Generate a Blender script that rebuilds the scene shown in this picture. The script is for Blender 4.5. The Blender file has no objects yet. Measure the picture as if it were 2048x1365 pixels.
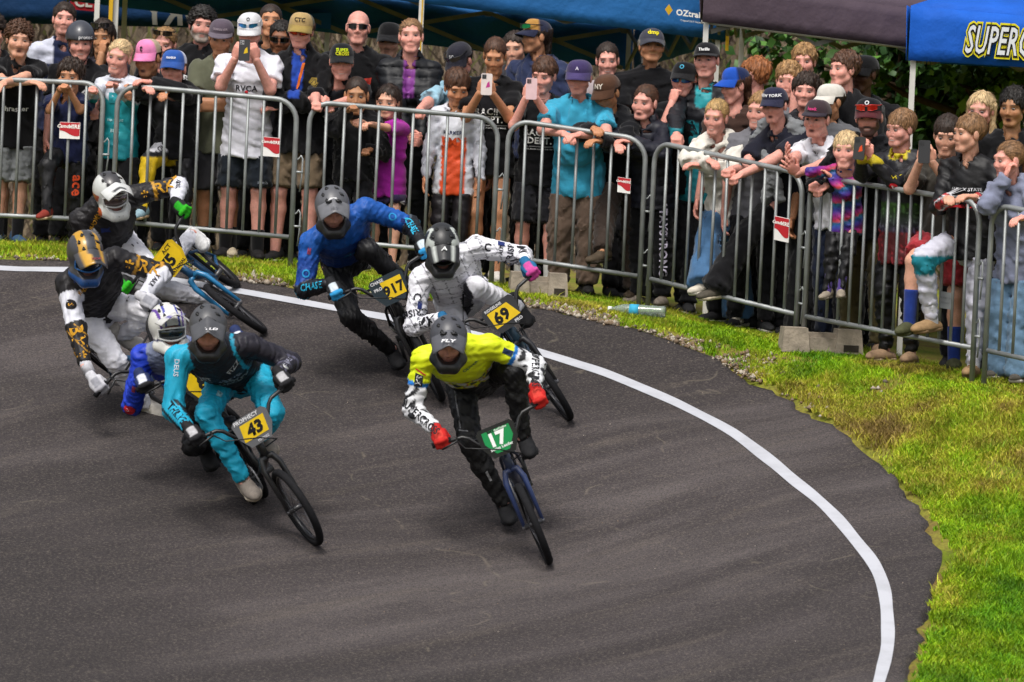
import bpy, bmesh, math, random
import numpy as np
from mathutils import Vector, Matrix
R = math.radians
rng = np.random.default_rng(7)
random.seed(7)
scene = bpy.context.scene
COL = scene.collection

# ------------------------------------------------------------------ camera
FPX = 12200.0                      # focal length in photo pixels (photo is 2048 wide): a long telephoto
CAM = np.array([0.0, -40.0, 1.4])
PITCH, ROLL = R(2.57), R(2.58)
Fv = np.array([0, math.cos(PITCH), -math.sin(PITCH)])
R0 = np.array([1.0, 0, 0]); U0 = np.array([0, math.sin(PITCH), math.cos(PITCH)])
Rv = math.cos(ROLL) * R0 + math.sin(ROLL) * U0
Uv = -math.sin(ROLL) * R0 + math.cos(ROLL) * U0
cam_d = bpy.data.cameras.new('camera'); cam = bpy.data.objects.new('camera', cam_d); COL.objects.link(cam)
cam_d.sensor_width = 36.0; cam_d.lens = FPX / 2048 * 36.0
cam_d.clip_start = 0.5; cam_d.clip_end = 600
cam_d.dof.use_dof = True; cam_d.dof.focus_distance = 38.4; cam_d.dof.aperture_fstop = 5.6
cam.matrix_world = Matrix(((Rv[0], Uv[0], -Fv[0], CAM[0]), (Rv[1], Uv[1], -Fv[1], CAM[1]),
                           (Rv[2], Uv[2], -Fv[2], CAM[2]), (0, 0, 0, 1)))
scene.camera = cam

# ------------------------------------------------------------------ overcast light
world = bpy.data.worlds.new('World'); scene.world = world; world.use_nodes = True
wn = world.node_tree; bg = wn.nodes['Background']
sky = wn.nodes.new('ShaderNodeTexSky'); sky.sky_type = 'NISHITA'; sky.sun_disc = False
SUN_EL, SUN_AZ = R(58), R(200)     # high soft sun behind the camera, a little to the left
sky.sun_elevation = SUN_EL; sky.sun_rotation = SUN_AZ
sky.air_density = 1.0; sky.dust_density = 6.0; sky.ozone_density = 1.0
hs = wn.nodes.new('ShaderNodeHueSaturation'); hs.inputs['Saturation'].default_value = 0.35
wn.links.new(sky.outputs[0], hs.inputs['Color']); wn.links.new(hs.outputs[0], bg.inputs['Color'])
bg.inputs['Strength'].default_value = 0.115
sun_d = bpy.data.lights.new('sun', 'SUN'); sun_d.energy = 1.5; sun_d.angle = R(15); sun_d.color = (1, 0.96, 0.9)
sun = bpy.data.objects.new('sun', sun_d); COL.objects.link(sun)
sd = Vector((math.sin(SUN_AZ) * math.cos(SUN_EL), math.cos(SUN_AZ) * math.cos(SUN_EL), math.sin(SUN_EL)))
sun.rotation_euler = sd.to_track_quat('Z', 'Y').to_euler()
vs = scene.view_settings
vs.view_transform = 'Standard'; vs.look = 'None'; vs.gamma = 1; vs.use_curve_mapping = False; vs.exposure = 0.5
scene.cycles.use_denoising = True
scene.cycles.max_bounces = 6

# ------------------------------------------------------------------ photo pixels -> rays
def raydir(x, y):
    x = np.asarray(x, float); y = np.asarray(y, float)
    return Fv + ((x - 1024) / FPX)[..., None] * Rv - ((y - 682.5) / FPX)[..., None] * Uv
def pxD(x, y, D):                   # the point seen at pixel (x, y) at distance D along the view axis
    return CAM + raydir(x, y) * np.asarray(D, float)[..., None]
def proj(p):
    v = np.asarray(p, float) - CAM; d = v @ Fv
    return 1024 + FPX * (v @ Rv) / d, 682.5 - FPX * (v @ Uv) / d, d

# ------------------------------------------------------------------ the lie of the land
BARRIER = [(-260, 487, 40.9), (0, 497, 40.6), (300, 515, 40.5), (572, 537, 40.4), (800, 556, 40.5), (1000, 577, 40.5), (1275, 618, 40.4),
           (1440, 655, 39.8), (1597, 695, 39.3), (1780, 726, 38.5), (1950, 756, 37.8), (2060, 778, 37.5), (2340, 830, 36.6)]
EDGE = [(-300, 488, 40.3), (0, 505, 40.1), (200, 517, 40.0), (400, 542, 39.95), (560, 573, 39.85), (800, 592, 39.8), (1010, 606, 39.75), (1110, 622, 39.7),
        (1200, 648, 39.5), (1300, 674, 39.35), (1400, 706, 39.0), (1450, 738, 38.8), (1500, 768, 38.5), (1560, 800, 38.2), (1620, 840, 37.8), (1690, 895, 37.2), (1770, 958, 36.5),
        (1830, 1020, 35.8), (1872, 1070, 35.2), (1892, 1108, 34.8), (1885, 1150, 34.4), (1858, 1200, 33.9), (1848, 1255, 33.4), (1838, 1310, 32.8),
        (1822, 1365, 32.2), (1760, 1500, 30.8), (1600, 1700, 28.8)]
LINE = [(-300, 528, 40.0), (0, 541, 39.8), (80, 546, 39.78), (250, 562, 39.75), (440, 582, 39.65), (560, 600, 39.55), (700, 629, 39.4), (860, 660, 39.2), (1000, 690, 38.95), (1090, 714, 38.75),
        (1150, 733, 38.6), (1220, 754, 38.4), (1330, 799, 37.95), (1400, 831, 37.6), (1450, 855, 37.3), (1490, 880, 37.0), (1560, 935, 36.4), (1620, 985, 35.9), (1670, 1033, 35.4),
        (1715, 1083, 34.9), (1745, 1125, 34.5), (1765, 1170, 34.05), (1774, 1220, 33.55), (1774, 1275, 33.0), (1768, 1330, 32.5), (1758, 1372, 32.1), (1720, 1480, 31.0), (1580, 1670, 29.0)]
def curve3(tab):
    a = np.array(tab, float); return pxD(a[:, 0], a[:, 1], a[:, 2])
def resample(P, step):              # smooth (Catmull-Rom) and evenly spaced points along a 3D polyline
    Q = np.vstack([2 * P[0] - P[1], P, 2 * P[-1] - P[-2]]); out = []
    for i in range(1, len(Q) - 2):
        p0, p1, p2, p3 = Q[i - 1:i + 3]
        n = max(2, int(np.linalg.norm(p2 - p1) / step))
        for t in np.linspace(0, 1, n, endpoint=False):
            out.append(0.5 * (2 * p1 + (p2 - p0) * t + (2 * p0 - 5 * p1 + 4 * p2 - p3) * t * t + (3 * p1 - p0 - 3 * p2 + p3) * t ** 3))
    out.append(P[-1]); return np.array(out)
bar3, edge3, line3 = curve3(BARRIER), curve3(EDGE), curve3(LINE)
inner = [(0, 700, 38.3), (0, 900, 36.2), (0, 1130, 33.9), (0, 1365, 31.6), (-400, 1365, 31.8), (-400, 900, 36.4), (300, 640, 39.0), (400, 800, 37.3), (510, 660, 38.95), (630, 1092, 34.6), (420, 1365, 32.0),
         (850, 770, 38.1), (1140, 845, 37.3), (1100, 1130, 34.9), (1024, 1365, 32.3), (1500, 1365, 32.3), (1450, 1100, 34.9), (1330, 950, 36.4), (800, 950, 36.2), (300, 1000, 35.3),
         (700, 1500, 30.6), (1400, 1500, 30.9), (0, 1600, 29.4), (2048, 1365, 32.5), (2048, 1180, 34.2), (2048, 1000, 35.8), (2048, 860, 37.0), (1960, 1365, 32.4), (1960, 1100, 34.9), (1950, 900, 36.6),
         (2300, 1365, 32.8), (2300, 1000, 36.0), (2200, 1550, 30.6)]
ctrl = [bar3, edge3[::2], line3[::2], curve3(inner)]
back = bar3.copy(); back[:, 1] += 1.2; back[:, 2] -= 0.02; ctrl.append(back)
back = bar3.copy(); back[:, 1] += 3.0; back[:, 2] -= 0.12; ctrl.append(back[::2])
flat = [(x, 9.0, -0.35) for x in (-14, -7, 0, 7, 14)] + [(-14, 2.5, -.15), (14, 3, -.6), (-16, -4, -1.2), (16, -6, -2.0)] + [(x, y, -2.25) for x in (-16, -8, 0, 8, 16) for y in (-14, -22)]
ctrl.append(np.array(flat, float))
CP = np.vstack(ctrl)
def _tps(r2): return 0.5 * r2 * np.log(r2 + 1e-9)
n_ = len(CP)
K_ = _tps(((CP[:, None, :2] - CP[None, :, :2]) ** 2).sum(-1)) + np.eye(n_) * 0.35
P_ = np.hstack([np.ones((n_, 1)), CP[:, :2]])
SOL = np.linalg.solve(np.block([[K_, P_], [P_.T, np.zeros((3, 3))]]), np.concatenate([CP[:, 2], np.zeros(3)]))
def _gz_exact(q):
    out = _tps(((q[:, None] - CP[None, :, :2]) ** 2).sum(-1)) @ SOL[:n_] + SOL[n_] + q @ SOL[n_ + 1:]
    far = np.clip((np.abs(q[:, 0]) - 16) / 4, 0, 1); far = np.maximum(far, np.clip((q[:, 1] - 9) / 3, 0, 1)); far = np.maximum(far, np.clip((-20 - q[:, 1]) / 3, 0, 1))
    return out * (1 - far) + np.interp(q[:, 1], [-8, 4], [-2.25, -0.35]) * far
_gx = np.arange(-20.4, 20.41, 0.2); _gy = np.arange(-23.4, 12.41, 0.2)
_GX, _GY = np.meshgrid(_gx, _gy, indexing='ij'); _q = np.stack([_GX.ravel(), _GY.ravel()], 1)
GZ = np.concatenate([_gz_exact(_q[i:i + 8000]) for i in range(0, len(_q), 8000)]).reshape(_GX.shape)
def gz(x, y):                       # ground height (bicubic-smooth enough: bilinear on a fine grid of the exact surface)
    x = np.asarray(x, float); y = np.asarray(y, float)
    u = np.clip((x - _gx[0]) / 0.2, 0, len(_gx) - 1.001); v = np.clip((y - _gy[0]) / 0.2, 0, len(_gy) - 1.001)
    i = u.astype(int); j = v.astype(int); a = u - i; b = v - j
    return (GZ[i, j] * (1 - a) + GZ[i + 1, j] * a) * (1 - b) + (GZ[i, j + 1] * (1 - a) + GZ[i + 1, j + 1] * a) * b
def pxG(x, y):                      # the point of the ground seen at a pixel
    d = raydir(x, y); t = np.linspace(28, 50, 900)
    P = CAM + d * t[:, None]; h = P[:, 2] - gz(P[:, 0], P[:, 1])
    i = np.argmax(h < 0) if (h < 0).any() else len(t) - 1
    if i > 0: tt = t[i - 1] + (t[i] - t[i - 1]) * h[i - 1] / (h[i - 1] - h[i])
    else: tt = t[i]
    return CAM + d * tt
def poly_dist(px, py, poly):        # signed distance to a 2D polyline (positive on its right-hand side), and arc length
    P = np.stack([px, py], 1); best = np.full(len(P), 1e9); sg = np.zeros(len(P)); arc = np.zeros(len(P)); s0 = 0
    for a, b in zip(poly[:-1], poly[1:]):
        ab = b - a; L = np.linalg.norm(ab); t = np.clip(((P - a) @ ab) / L ** 2, 0, 1)
        d = P - (a + t[:, None] * ab); dist = np.linalg.norm(d, axis=1)
        cr = ab[0] * d[:, 1] - ab[1] * d[:, 0]
        m = dist < best; best[m] = dist[m]; sg[m] = np.where(cr[m] < 0, 1, -1); arc[m] = s0 + t[m] * L; s0 += L
    return best * sg, arc
def barY(x):                        # y of the barrier line at world x
    return float(np.interp(x, bar3[:, 0], bar3[:, 1]))
# ------------------------------------------------------------------ materials
MATS = {}
def srgb(h):
    if isinstance(h, str):
        h = h.lstrip('#'); c = [int(h[i:i + 2], 16) / 255 for i in (0, 2, 4)]
        return np.array([v / 12.92 if v <= 0.04045 else ((v + 0.055) / 1.055) ** 2.4 for v in c])
    return np.array(h[:3], float)
def new_mat(name, rough=0.8, spec=0.3, metal=0.0, color=None, attr=False, bump=None, coat=0, sss=0, noise=None, sheen=0, emit=None, trans=0, stretch=None):
    if name in MATS: return MATS[name]
    m = bpy.data.materials.new(name); m.use_nodes = True; nt = m.node_tree; b = nt.nodes['Principled BSDF']
    b.inputs['Roughness'].default_value = rough; b.inputs['Specular IOR Level'].default_value = spec; b.inputs['Metallic'].default_value = metal
    if coat: b.inputs['Coat Weight'].default_value = coat; b.inputs['Coat Roughness'].default_value = 0.15
    if sheen: b.inputs['Sheen Weight'].default_value = sheen
    if trans: b.inputs['Transmission Weight'].default_value = trans
    if sss:
        b.inputs['Subsurface Weight'].default_value = sss; b.inputs['Subsurface Radius'].default_value = (0.012, 0.005, 0.003); b.inputs['Subsurface Scale'].default_value = 1
    tc = nt.nodes.new('ShaderNodeTexCoord')
    src = None; OBJ = tc.outputs['Object']
    if stretch:
        mp = nt.nodes.new('ShaderNodeMapping'); mp.inputs['Scale'].default_value = (1, 1, stretch); nt.links.new(OBJ, mp.inputs['Vector']); OBJ = mp.outputs[0]
    if attr:
        a = nt.nodes.new('ShaderNodeAttribute'); a.attribute_name = 'Col'; src = a.outputs['Color']
    elif color is not None:
        c = srgb(color); b.inputs['Base Color'].default_value = (*c, 1)
        rgb = nt.nodes.new('ShaderNodeRGB'); rgb.outputs[0].default_value = (*c, 1); src = rgb.outputs[0]
    if noise and src is not None:   # (scale, amount): soft blotches of value, wear
        n = nt.nodes.new('ShaderNodeTexNoise'); n.inputs['Scale'].default_value = noise[0]; n.inputs['Detail'].default_value = 5
        nt.links.new(OBJ, n.inputs['Vector'])
        mr = nt.nodes.new('ShaderNodeMapRange'); mr.inputs[1].default_value = 0.3; mr.inputs[2].default_value = 0.7
        mr.inputs[3].default_value = 1 - noise[1]; mr.inputs[4].default_value = 1 + noise[1]
        nt.links.new(n.outputs[0], mr.inputs[0])
        mx = nt.nodes.new('ShaderNodeMix'); mx.data_type = 'RGBA'; mx.blend_type = 'MULTIPLY'; mx.inputs[0].default_value = 1
        nt.links.new(src, mx.inputs[6]); nt.links.new(mr.outputs[0], mx.inputs[7]); src = mx.outputs[2]
    if src is not None: nt.links.new(src, b.inputs['Base Color'])
    if bump:                        # (scale, strength, distance)
        n = nt.nodes.new('ShaderNodeTexNoise'); n.inputs['Scale'].default_value = bump[0]; n.inputs['Detail'].default_value = 4
        nt.links.new(OBJ, n.inputs['Vector'])
        bp = nt.nodes.new('ShaderNodeBump'); bp.inputs['Strength'].default_value = bump[1]; bp.inputs['Distance'].default_value = bump[2]
        nt.links.new(n.outputs[0], bp.inputs['Height']); nt.links.new(bp.outputs[0], b.inputs['Normal'])
    if emit: b.inputs['Emission Color'].default_value = (*srgb(emit[0]), 1); b.inputs['Emission Strength'].default_value = emit[1]
    MATS[name] = m; return m
M_SKIN = new_mat('skin', 0.55, 0.35, attr=True, sss=0.12, noise=(60, 0.10), bump=(180, 0.15, 0.002))
M_CLOTH = new_mat('cloth', 0.92, 0.15, attr=True, noise=(14, 0.16), bump=(38, 0.5, 0.006), sheen=0.15)
M_SLICK = new_mat('slick_cloth', 0.55, 0.35, attr=True, noise=(16, 0.12), bump=(26, 0.45, 0.006))
M_HAIR = new_mat('hair', 0.55, 0.4, attr=True, noise=(120, 0.5), bump=(130, 0.8, 0.005), stretch=.14)
M_HARD = new_mat('painted_shell', 0.38, 0.5, attr=True, coat=0.25, noise=(20, 0.08))
M_MATTE = new_mat('matte_shell', 0.42, 0.5, attr=True, noise=(25, 0.12))
M_PRINT = new_mat('print_ink', 0.75, 0.25, attr=True)
M_LEATHER = new_mat('shoe_upper', 0.8, 0.3, attr=True, noise=(40, 0.18), bump=(60, 0.4, 0.003))
M_LENS = new_mat('mirror_lens', 0.08, 0.6, 0.6, attr=True, coat=0.6)
M_BLACKP = new_mat('black_plastic', 0.45, 0.4, color='#141416', noise=(40, 0.2))
M_STEEL = new_mat('galvanised_steel', 0.5, 0.5, 0.45, color='#8e9292', noise=(7, 0.28), bump=(90, 0.25, 0.001))
M_CHROME = new_mat('bare_metal', 0.3, 0.5, 0.9, color='#9a9c9f', noise=(30, 0.1))
M_RUBBER = new_mat('tyre_rubber', 0.85, 0.2, color='#17171a', noise=(40, 0.25), bump=(160, 0.6, 0.002))
M_CONC = new_mat('concrete', 0.95, 0.2, color='#8d8375', noise=(9, 0.3), bump=(45, 0.6, 0.01))

# ------------------------------------------------------------------ object helpers
def tag(o, label=None, cat=None, group=None, kind=None):
    if label: o['label'] = label
    if cat: o['category'] = cat
    if group: o['group'] = group
    if kind: o['kind'] = kind
    return o
def empty(name, loc, parent=None):
    o = bpy.data.objects.new(name, None); COL.objects.link(o); o.location = tuple(map(float, loc)); o.empty_display_size = 0.1
    if parent: o.parent = parent
    return o
def mk(name, V, F, mat, parent=None, col=None, smooth=True, base=None, mats=None, fmat=None):
    """one mesh object from numpy arrays; V in world space, base = world position of the parent"""
    V = np.asarray(V, float)
    if base is not None: V = V - np.asarray(base)
    me = bpy.data.meshes.new(name)
    if isinstance(F, np.ndarray):
        k = F.shape[1]; me.vertices.add(len(V)); me.vertices.foreach_set('co', V.astype(np.float32).ravel())
        me.loops.add(F.size); me.loops.foreach_set('vertex_index', F.astype(np.int32).ravel())
        me.polygons.add(len(F)); me.polygons.foreach_set('loop_start', np.arange(0, F.size, k, dtype=np.int32))
        try: me.polygons.foreach_set('loop_total', np.full(len(F), k, np.int32))
        except Exception: pass
        me.update(calc_edges=True)
    else:
        me.from_pydata(V.tolist(), [], F)
    if col is not None:
        col = np.asarray(col, float)
        if col.ndim == 1: col = np.tile(col[:3], (len(V), 1))
        a = me.color_attributes.new('Col', 'FLOAT_COLOR', 'POINT')
        a.data.foreach_set('color', np.hstack([col[:, :3], np.ones((len(V), 1))]).astype(np.float32).ravel())
    if smooth: me.polygons.foreach_set('use_smooth', np.ones(len(me.polygons), bool))
    for m in (mats or [mat]): me.materials.append(m)
    if fmat is not None: me.polygons.foreach_set('material_index', np.asarray(fmat, np.int32))
    me.validate(clean_customdata=False); me.update()
    o = bpy.data.objects.new(name, me); COL.objects.link(o)
    if parent is not None: o.parent = parent
    return o
def same(name, src, parent, loc=(0, 0, 0)):         # another object on the same mesh data
    o = bpy.data.objects.new(name, src.data); COL.objects.link(o); o.parent = parent; o.location = loc; return o
def frame(w, up=(0, 0, 1)):
    w = np.asarray(w, float); w = w / (np.linalg.norm(w) + 1e-12)
    u = np.cross(up, w)
    if np.linalg.norm(u) < 1e-3: u = np.cross((1, 0, 0), w)
    u /= np.linalg.norm(u); return u, np.cross(w, u), w
class MB:                            # collects simple solids into one mesh
    def __init__(s): s.v = []; s.f = []; s.n = 0; s.c = []
    def add(s, V, F, c=None):
        V = np.asarray(V, float); s.v.append(V); s.f += [[int(i) + s.n for i in f] for f in F]; s.n += len(V)
        s.c.append(np.tile(np.asarray(c if c is not None else (1, 1, 1), float)[:3], (len(V), 1)))
    def tube(s, pts, r, n=8, c=None, cap=True, closed=False):
        pts = np.asarray(pts, float); m = len(pts); r = np.broadcast_to(np.asarray(r, float), (m,))
        V = []; u = None
        for i in range(m):
            if closed: d = pts[(i + 1) % m] - pts[i - 1]
            else: d = pts[min(i + 1, m - 1)] - pts[max(i - 1, 0)]
            d = d / (np.linalg.norm(d) + 1e-12)
            if u is None: u, v, _ = frame(d)
            else:
                u = u - d * (u @ d); u /= np.linalg.norm(u) + 1e-12; v = np.cross(d, u)
            for k in range(n):
                a = 2 * math.pi * k / n; V.append(pts[i] + r[i] * (math.cos(a) * u + math.sin(a) * v))
        F = []
        for i in range(m if closed else m - 1):
            j = (i + 1) % m
            for k in range(n):
                k2 = (k + 1) % n; F.append([i * n + k, i * n + k2, j * n + k2, j * n + k])
        if cap and not closed: F.append(list(range(n))[::-1]); F.append([(m - 1) * n + k for k in range(n)])
        s.add(V, F, c)
    def box(s, o, ax, ay, az, c=None):                # centre and three half-axis vectors
        o, ax, ay, az = (np.asarray(q, float) for q in (o, ax, ay, az))
        V = [o + i * ax + j * ay + k * az for k in (-1, 1) for j in (-1, 1) for i in (-1, 1)]
        F = [[0, 2, 3, 1], [4, 5, 7, 6], [0, 1, 5, 4], [2, 6, 7, 3], [0, 4, 6, 2], [1, 3, 7, 5]]
        if np.dot(np.cross(ax, ay), az) < 0: F = [f[::-1] for f in F]
        s.add(V, F, c)
    def prism(s, outline, thick, o, u, v, c=None):    # outline (2D) on the plane o,u,v extruded by +-thick/2 along u x v
        o, u, v = (np.asarray(q, float) for q in (o, u, v)); w = np.cross(u, v); w /= np.linalg.norm(w)
        n = len(outline); V = [o + x * u + y * v + k * w * thick / 2 for k in (-1, 1) for x, y in outline]
        F = [list(range(n))[::-1], list(range(n, 2 * n))] + [[i, (i + 1) % n, n + (i + 1) % n, n + i] for i in range(n)]
        s.add(V, F, c)
    def lathe(s, prof, o, axis, n=16, c=None):        # (r, h) profile
        u, v, w = frame(axis); V = []; m = len(prof)
        for r, h in prof:
            for k in range(n):
                a = 2 * math.pi * k / n; V.append(np.asarray(o) + w * h + max(r, 1e-4) * (math.cos(a) * u + math.sin(a) * v))
        F = [[i * n + k, i * n + (k + 1) % n, (i + 1) * n + (k + 1) % n, (i + 1) * n + k] for i in range(m - 1) for k in range(n)]
        F.append(list(range(n))[::-1]); F.append([(m - 1) * n + k for k in range(n)])
        s.add(V, F, c)
    def build(s, name, mat, parent=None, base=None, smooth=True, flat_angle=None):
        o = mk(name, np.vstack(s.v), s.f, mat, parent, np.vstack(s.c), smooth, base)
        if flat_angle:
            me = o.data
            try: me.set_sharp_from_angle(angle=R(flat_angle))
            except Exception: pass
        return o

# ------------------------------------------------------------------ flat lettering -> triangles
_font_cache = {}
def text_tris(txt, bold=0.02, shear=0.0):
    key = (txt, bold, shear)
    if key in _font_cache: return _font_cache[key]
    cu = bpy.data.curves.new('t', 'FONT'); cu.body = txt; cu.size = 1; cu.resolution_u = 2; cu.offset = bold; cu.shear = shear; cu.space_character = 1.05
    cu.align_x = 'CENTER'; cu.align_y = 'CENTER'; cu.fill_mode = 'FRONT'
    ob = bpy.data.objects.new('t', cu); COL.objects.link(ob)
    dg = bpy.context.evaluated_depsgraph_get(); me = ob.evaluated_get(dg).to_mesh(); me.calc_loop_triangles()
    V = np.array([v.co[:2] for v in me.vertices]); F = np.array([t.vertices[:] for t in me.loop_triangles])
    ob.evaluated_get(dg).to_mesh_clear(); bpy.data.objects.remove(ob); bpy.data.curves.remove(cu)
    if len(V):
        V = V - (V.max(0) + V.min(0)) / 2
    _font_cache[key] = (V, F); return V, F
# ------------------------------------------------------------------ ground sheet, track, line
def grid_mesh(xs, ys, zf):
    X, Y = np.meshgrid(xs, ys, indexing='ij'); Z = zf(X, Y); nx, ny = X.shape
    V = np.stack([X.ravel(), Y.ravel(), Z.ravel()], 1); i = np.arange(nx * ny).reshape(nx, ny)
    F = np.stack([i[:-1, :-1].ravel(), i[1:, :-1].ravel(), i[1:, 1:].ravel(), i[:-1, 1:].ravel()], 1)
    return V, F
edge_r = resample(edge3, 0.05)
# a little unevenness along the broken tar edge
s_ = np.arange(len(edge_r)) * 0.05
wob = 0.018 * np.sin(s_ * 7.3) + 0.012 * np.sin(s_ * 19.1 + 1) + 0.012 * np.sin(s_ * 41 + 2) + 0.02 * np.sin(s_ * 2.1)
tg = np.gradient(edge_r[:, :2], axis=0); tg /= np.linalg.norm(tg, axis=1)[:, None]
nrm_in = np.stack([tg[:, 1], -tg[:, 0]], 1)          # to the right of travel = inside of the track
edge_w = edge_r[:, :2] + nrm_in * wob[:, None]
edge2 = edge_r[::4, :2]
def nodes(m): return m.node_tree.nodes, m.node_tree.links, m.node_tree.nodes['Principled BSDF']
def ramp(N, stops, interp='LINEAR'):
    r = N.new('ShaderNodeValToRGB'); r.color_ramp.interpolation = interp
    el = r.color_ramp.elements
    while len(el) < len(stops): el.new(0.5)
    for e, (p, c) in zip(el, stops): e.position = p; e.color = (*srgb(c), 1)
    return r
def noise(N, L, vec, scale, detail=5, rough=0.6, dist=0):
    n = N.new('ShaderNodeTexNoise'); n.inputs['Scale'].default_value = scale; n.inputs['Detail'].default_value = detail
    n.inputs['Roughness'].default_value = rough; n.inputs['Distortion'].default_value = dist; L.new(vec, n.inputs['Vector']); return n.outputs[0]
def mix(N, L, a, b, fac, mode='MIX'):
    x = N.new('ShaderNodeMix'); x.data_type = 'RGBA'; x.blend_type = mode
    for k, q in ((0, fac), (6, a), (7, b)):
        if hasattr(q, 'is_output'): L.new(q, x.inputs[k])
        else: x.inputs[k].default_value = q if k == 0 else (*srgb(q), 1)
    return x.outputs[2]
def mrange(N, L, v, a, b, c, d):
    m = N.new('ShaderNodeMapRange'); L.new(v, m.inputs[0])
    for i, q in enumerate((a, b, c, d)): m.inputs[i + 1].default_value = q
    return m.outputs[0]
# soil / lawn ground
m_soil = new_mat('lawn_soil', 0.95, 0.1, color='#4d4a22'); N, L, B = nodes(m_soil)
tc = N.new('ShaderNodeTexCoord')
c = ramp(N, [(0.36, '#5c6d1a'), (0.5, '#7d7a33'), (0.66, '#6b5636')]); L.new(noise(N, L, tc.outputs['Object'], 1.6, 6), c.inputs[0])
c2 = mix(N, L, c.outputs[0], '#4a3f2a', mrange(N, L, noise(N, L, tc.outputs['Object'], 45, 3), 0.45, 0.7, 0, 0.7))
L.new(c2, B.inputs['Base Color'])
xs = np.concatenate([np.linspace(-150, -20, 14), np.arange(-14, 14.01, 0.22), np.linspace(20, 150, 14)])
ys = np.concatenate([np.linspace(-60, -20, 8), np.arange(-14, 11.01, 0.22), np.linspace(14, 160, 20)])
V, F = grid_mesh(xs, ys, gz)
d, _ = poly_dist(V[:, 0], V[:, 1], edge2); m = (np.abs(V[:, 0]) < 25) & (V[:, 1] > -25)
V[:, 2] -= np.where(m & (d > 0.05), 0.07, 0.0)
ground = tag(mk('ground', V, F, m_soil), kind='structure')
# the sealed track: a sheet that hugs the land, from the broken edge inwards
offs = np.concatenate([[0, 0.03], np.linspace(0.08, 2.0, 25), np.linspace(2.12, 9.5, 64), np.linspace(10, 18, 10)])
ii = np.arange(0, len(edge_w), 2); E = edge_w[ii]
# inward direction: smoothed normals so that the strips do not cross on the inside of the bend
nn = nrm_in[ii].copy()
for _ in range(60): nn[1:-1] = (nn[:-2] + nn[1:-1] * 2 + nn[2:]) / 4
nn /= np.linalg.norm(nn, axis=1)[:, None]
fan = np.array([-9.0, -9.5])                       # strips converge on the inside of the curve
VT = []; UV = []
al = np.concatenate([[0], np.cumsum(np.linalg.norm(np.diff(E, axis=0), axis=1))])
for i in range(len(E)):
    to = fan - E[i]; Ld = np.linalg.norm(to); to = to / Ld
    for o in offs:
        w = min(1, o / 1.2); dr = nn[i] * (1 - w) + to * w; dr /= np.linalg.norm(dr)
        VT.append(E[i] + dr * min(o, Ld * 0.97) * 1.0); UV.append((al[i], o))
VT = np.array(VT); UV = np.array(UV)
Z = gz(VT[:, 0], VT[:, 1]) + 0.012
Z -= np.where(UV[:, 1] < 0.02, 0.075, 0)           # the broken lip
nE, nO = len(E), len(offs); i_ = np.arange(nE * nO).reshape(nE, nO)
FT = np.stack([i_[:-1, :-1].ravel(), i_[:-1, 1:].ravel(), i_[1:, 1:].ravel(), i_[1:, :-1].ravel()], 1)[:, ::-1]
m_tar = new_mat('asphalt', 0.88, 0.25, color='#3a3638'); N, L, B = nodes(m_tar)
uvn = N.new('ShaderNodeAttribute'); uvn.attribute_name = 'run'; tc = N.new('ShaderNodeTexCoord')
def scaled(vec, s):
    mp = N.new('ShaderNodeMapping'); mp.inputs['Scale'].default_value = s; L.new(vec, mp.inputs['Vector']); return mp.outputs[0]
def turned(vec, ang, s):
    r_ = N.new('ShaderNodeMapping'); r_.inputs['Rotation'].default_value = (0, 0, R(ang)); L.new(vec, r_.inputs['Vector']); return scaled(r_.outputs[0], s)
OB = tc.outputs['Object']
streak = noise(N, L, turned(OB, -38, (0.22, 1.5, 1)), 1.0, 7, 0.62, 0.5)
streak2 = noise(N, L, turned(OB, -42, (0.6, 6, 1)), 1.0, 5, 0.65, 0.5)
blot = noise(N, L, tc.outputs['Object'], 0.34, 4, 0.55)
fine = noise(N, L, tc.outputs['Object'], 60, 3, 0.8)
fine2 = noise(N, L, tc.outputs['Object'], 95, 3, 0.85)
c = ramp(N, [(0.32, '#2c2829'), (0.5, '#3e393a'), (0.68, '#565050')]); L.new(streak, c.inputs[0])
c = mix(N, L, c.outputs[0], '#6b6259', mrange(N, L, streak2, 0.54, 0.80, 0, 0.5))
c = mix(N, L, c, '#2a2728', mrange(N, L, blot, 0.44, 0.62, 0, 0.75))
c = mix(N, L, c, '#776e66', mrange(N, L, fine, 0.50, 0.68, 0, 0.6))
c = mix(N, L, c, '#161314', mrange(N, L, fine2, 0.50, 0.64, 0, 0.85))
crk = N.new('ShaderNodeTexVoronoi'); crk.feature = 'DISTANCE_TO_EDGE'; crk.inputs['Scale'].default_value = 0.33
dn = N.new('ShaderNodeTexNoise'); dn.inputs['Scale'].default_value = 1.3; L.new(tc.outputs['Object'], dn.inputs['Vector'])
va = N.new('ShaderNodeVectorMath'); va.operation = 'ADD'; L.new(tc.outputs['Object'], va.inputs[0]); L.new(dn.outputs['Color'], va.inputs[1]); L.new(va.outputs[0], crk.inputs['Vector'])
scuff = mrange(N, L, noise(N, L, scaled(uvn.outputs['Vector'], (7, 1.3, 1)), 1.0, 2, 0.5), 0.5, 0.6, 0, 1)
cm = N.new('ShaderNodeMath'); cm.operation = 'MULTIPLY'; L.new(mrange(N, L, crk.outputs[0], 0.0, 0.005, 0.3, 0), cm.inputs[0]); L.new(scuff, cm.inputs[1])
c = mix(N, L, c, '#857c6c', cm.outputs[0])
L.new(c, B.inputs['Base Color'])
bp = N.new('ShaderNodeBump'); bp.inputs['Strength'].default_value = 0.7; bp.inputs['Distance'].default_value = 0.01
L.new(fine, bp.inputs['Height']); L.new(bp.outputs[0], B.inputs['Normal'])
track = mk('asphalt_track', np.column_stack([VT, Z]), FT, m_tar)
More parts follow.
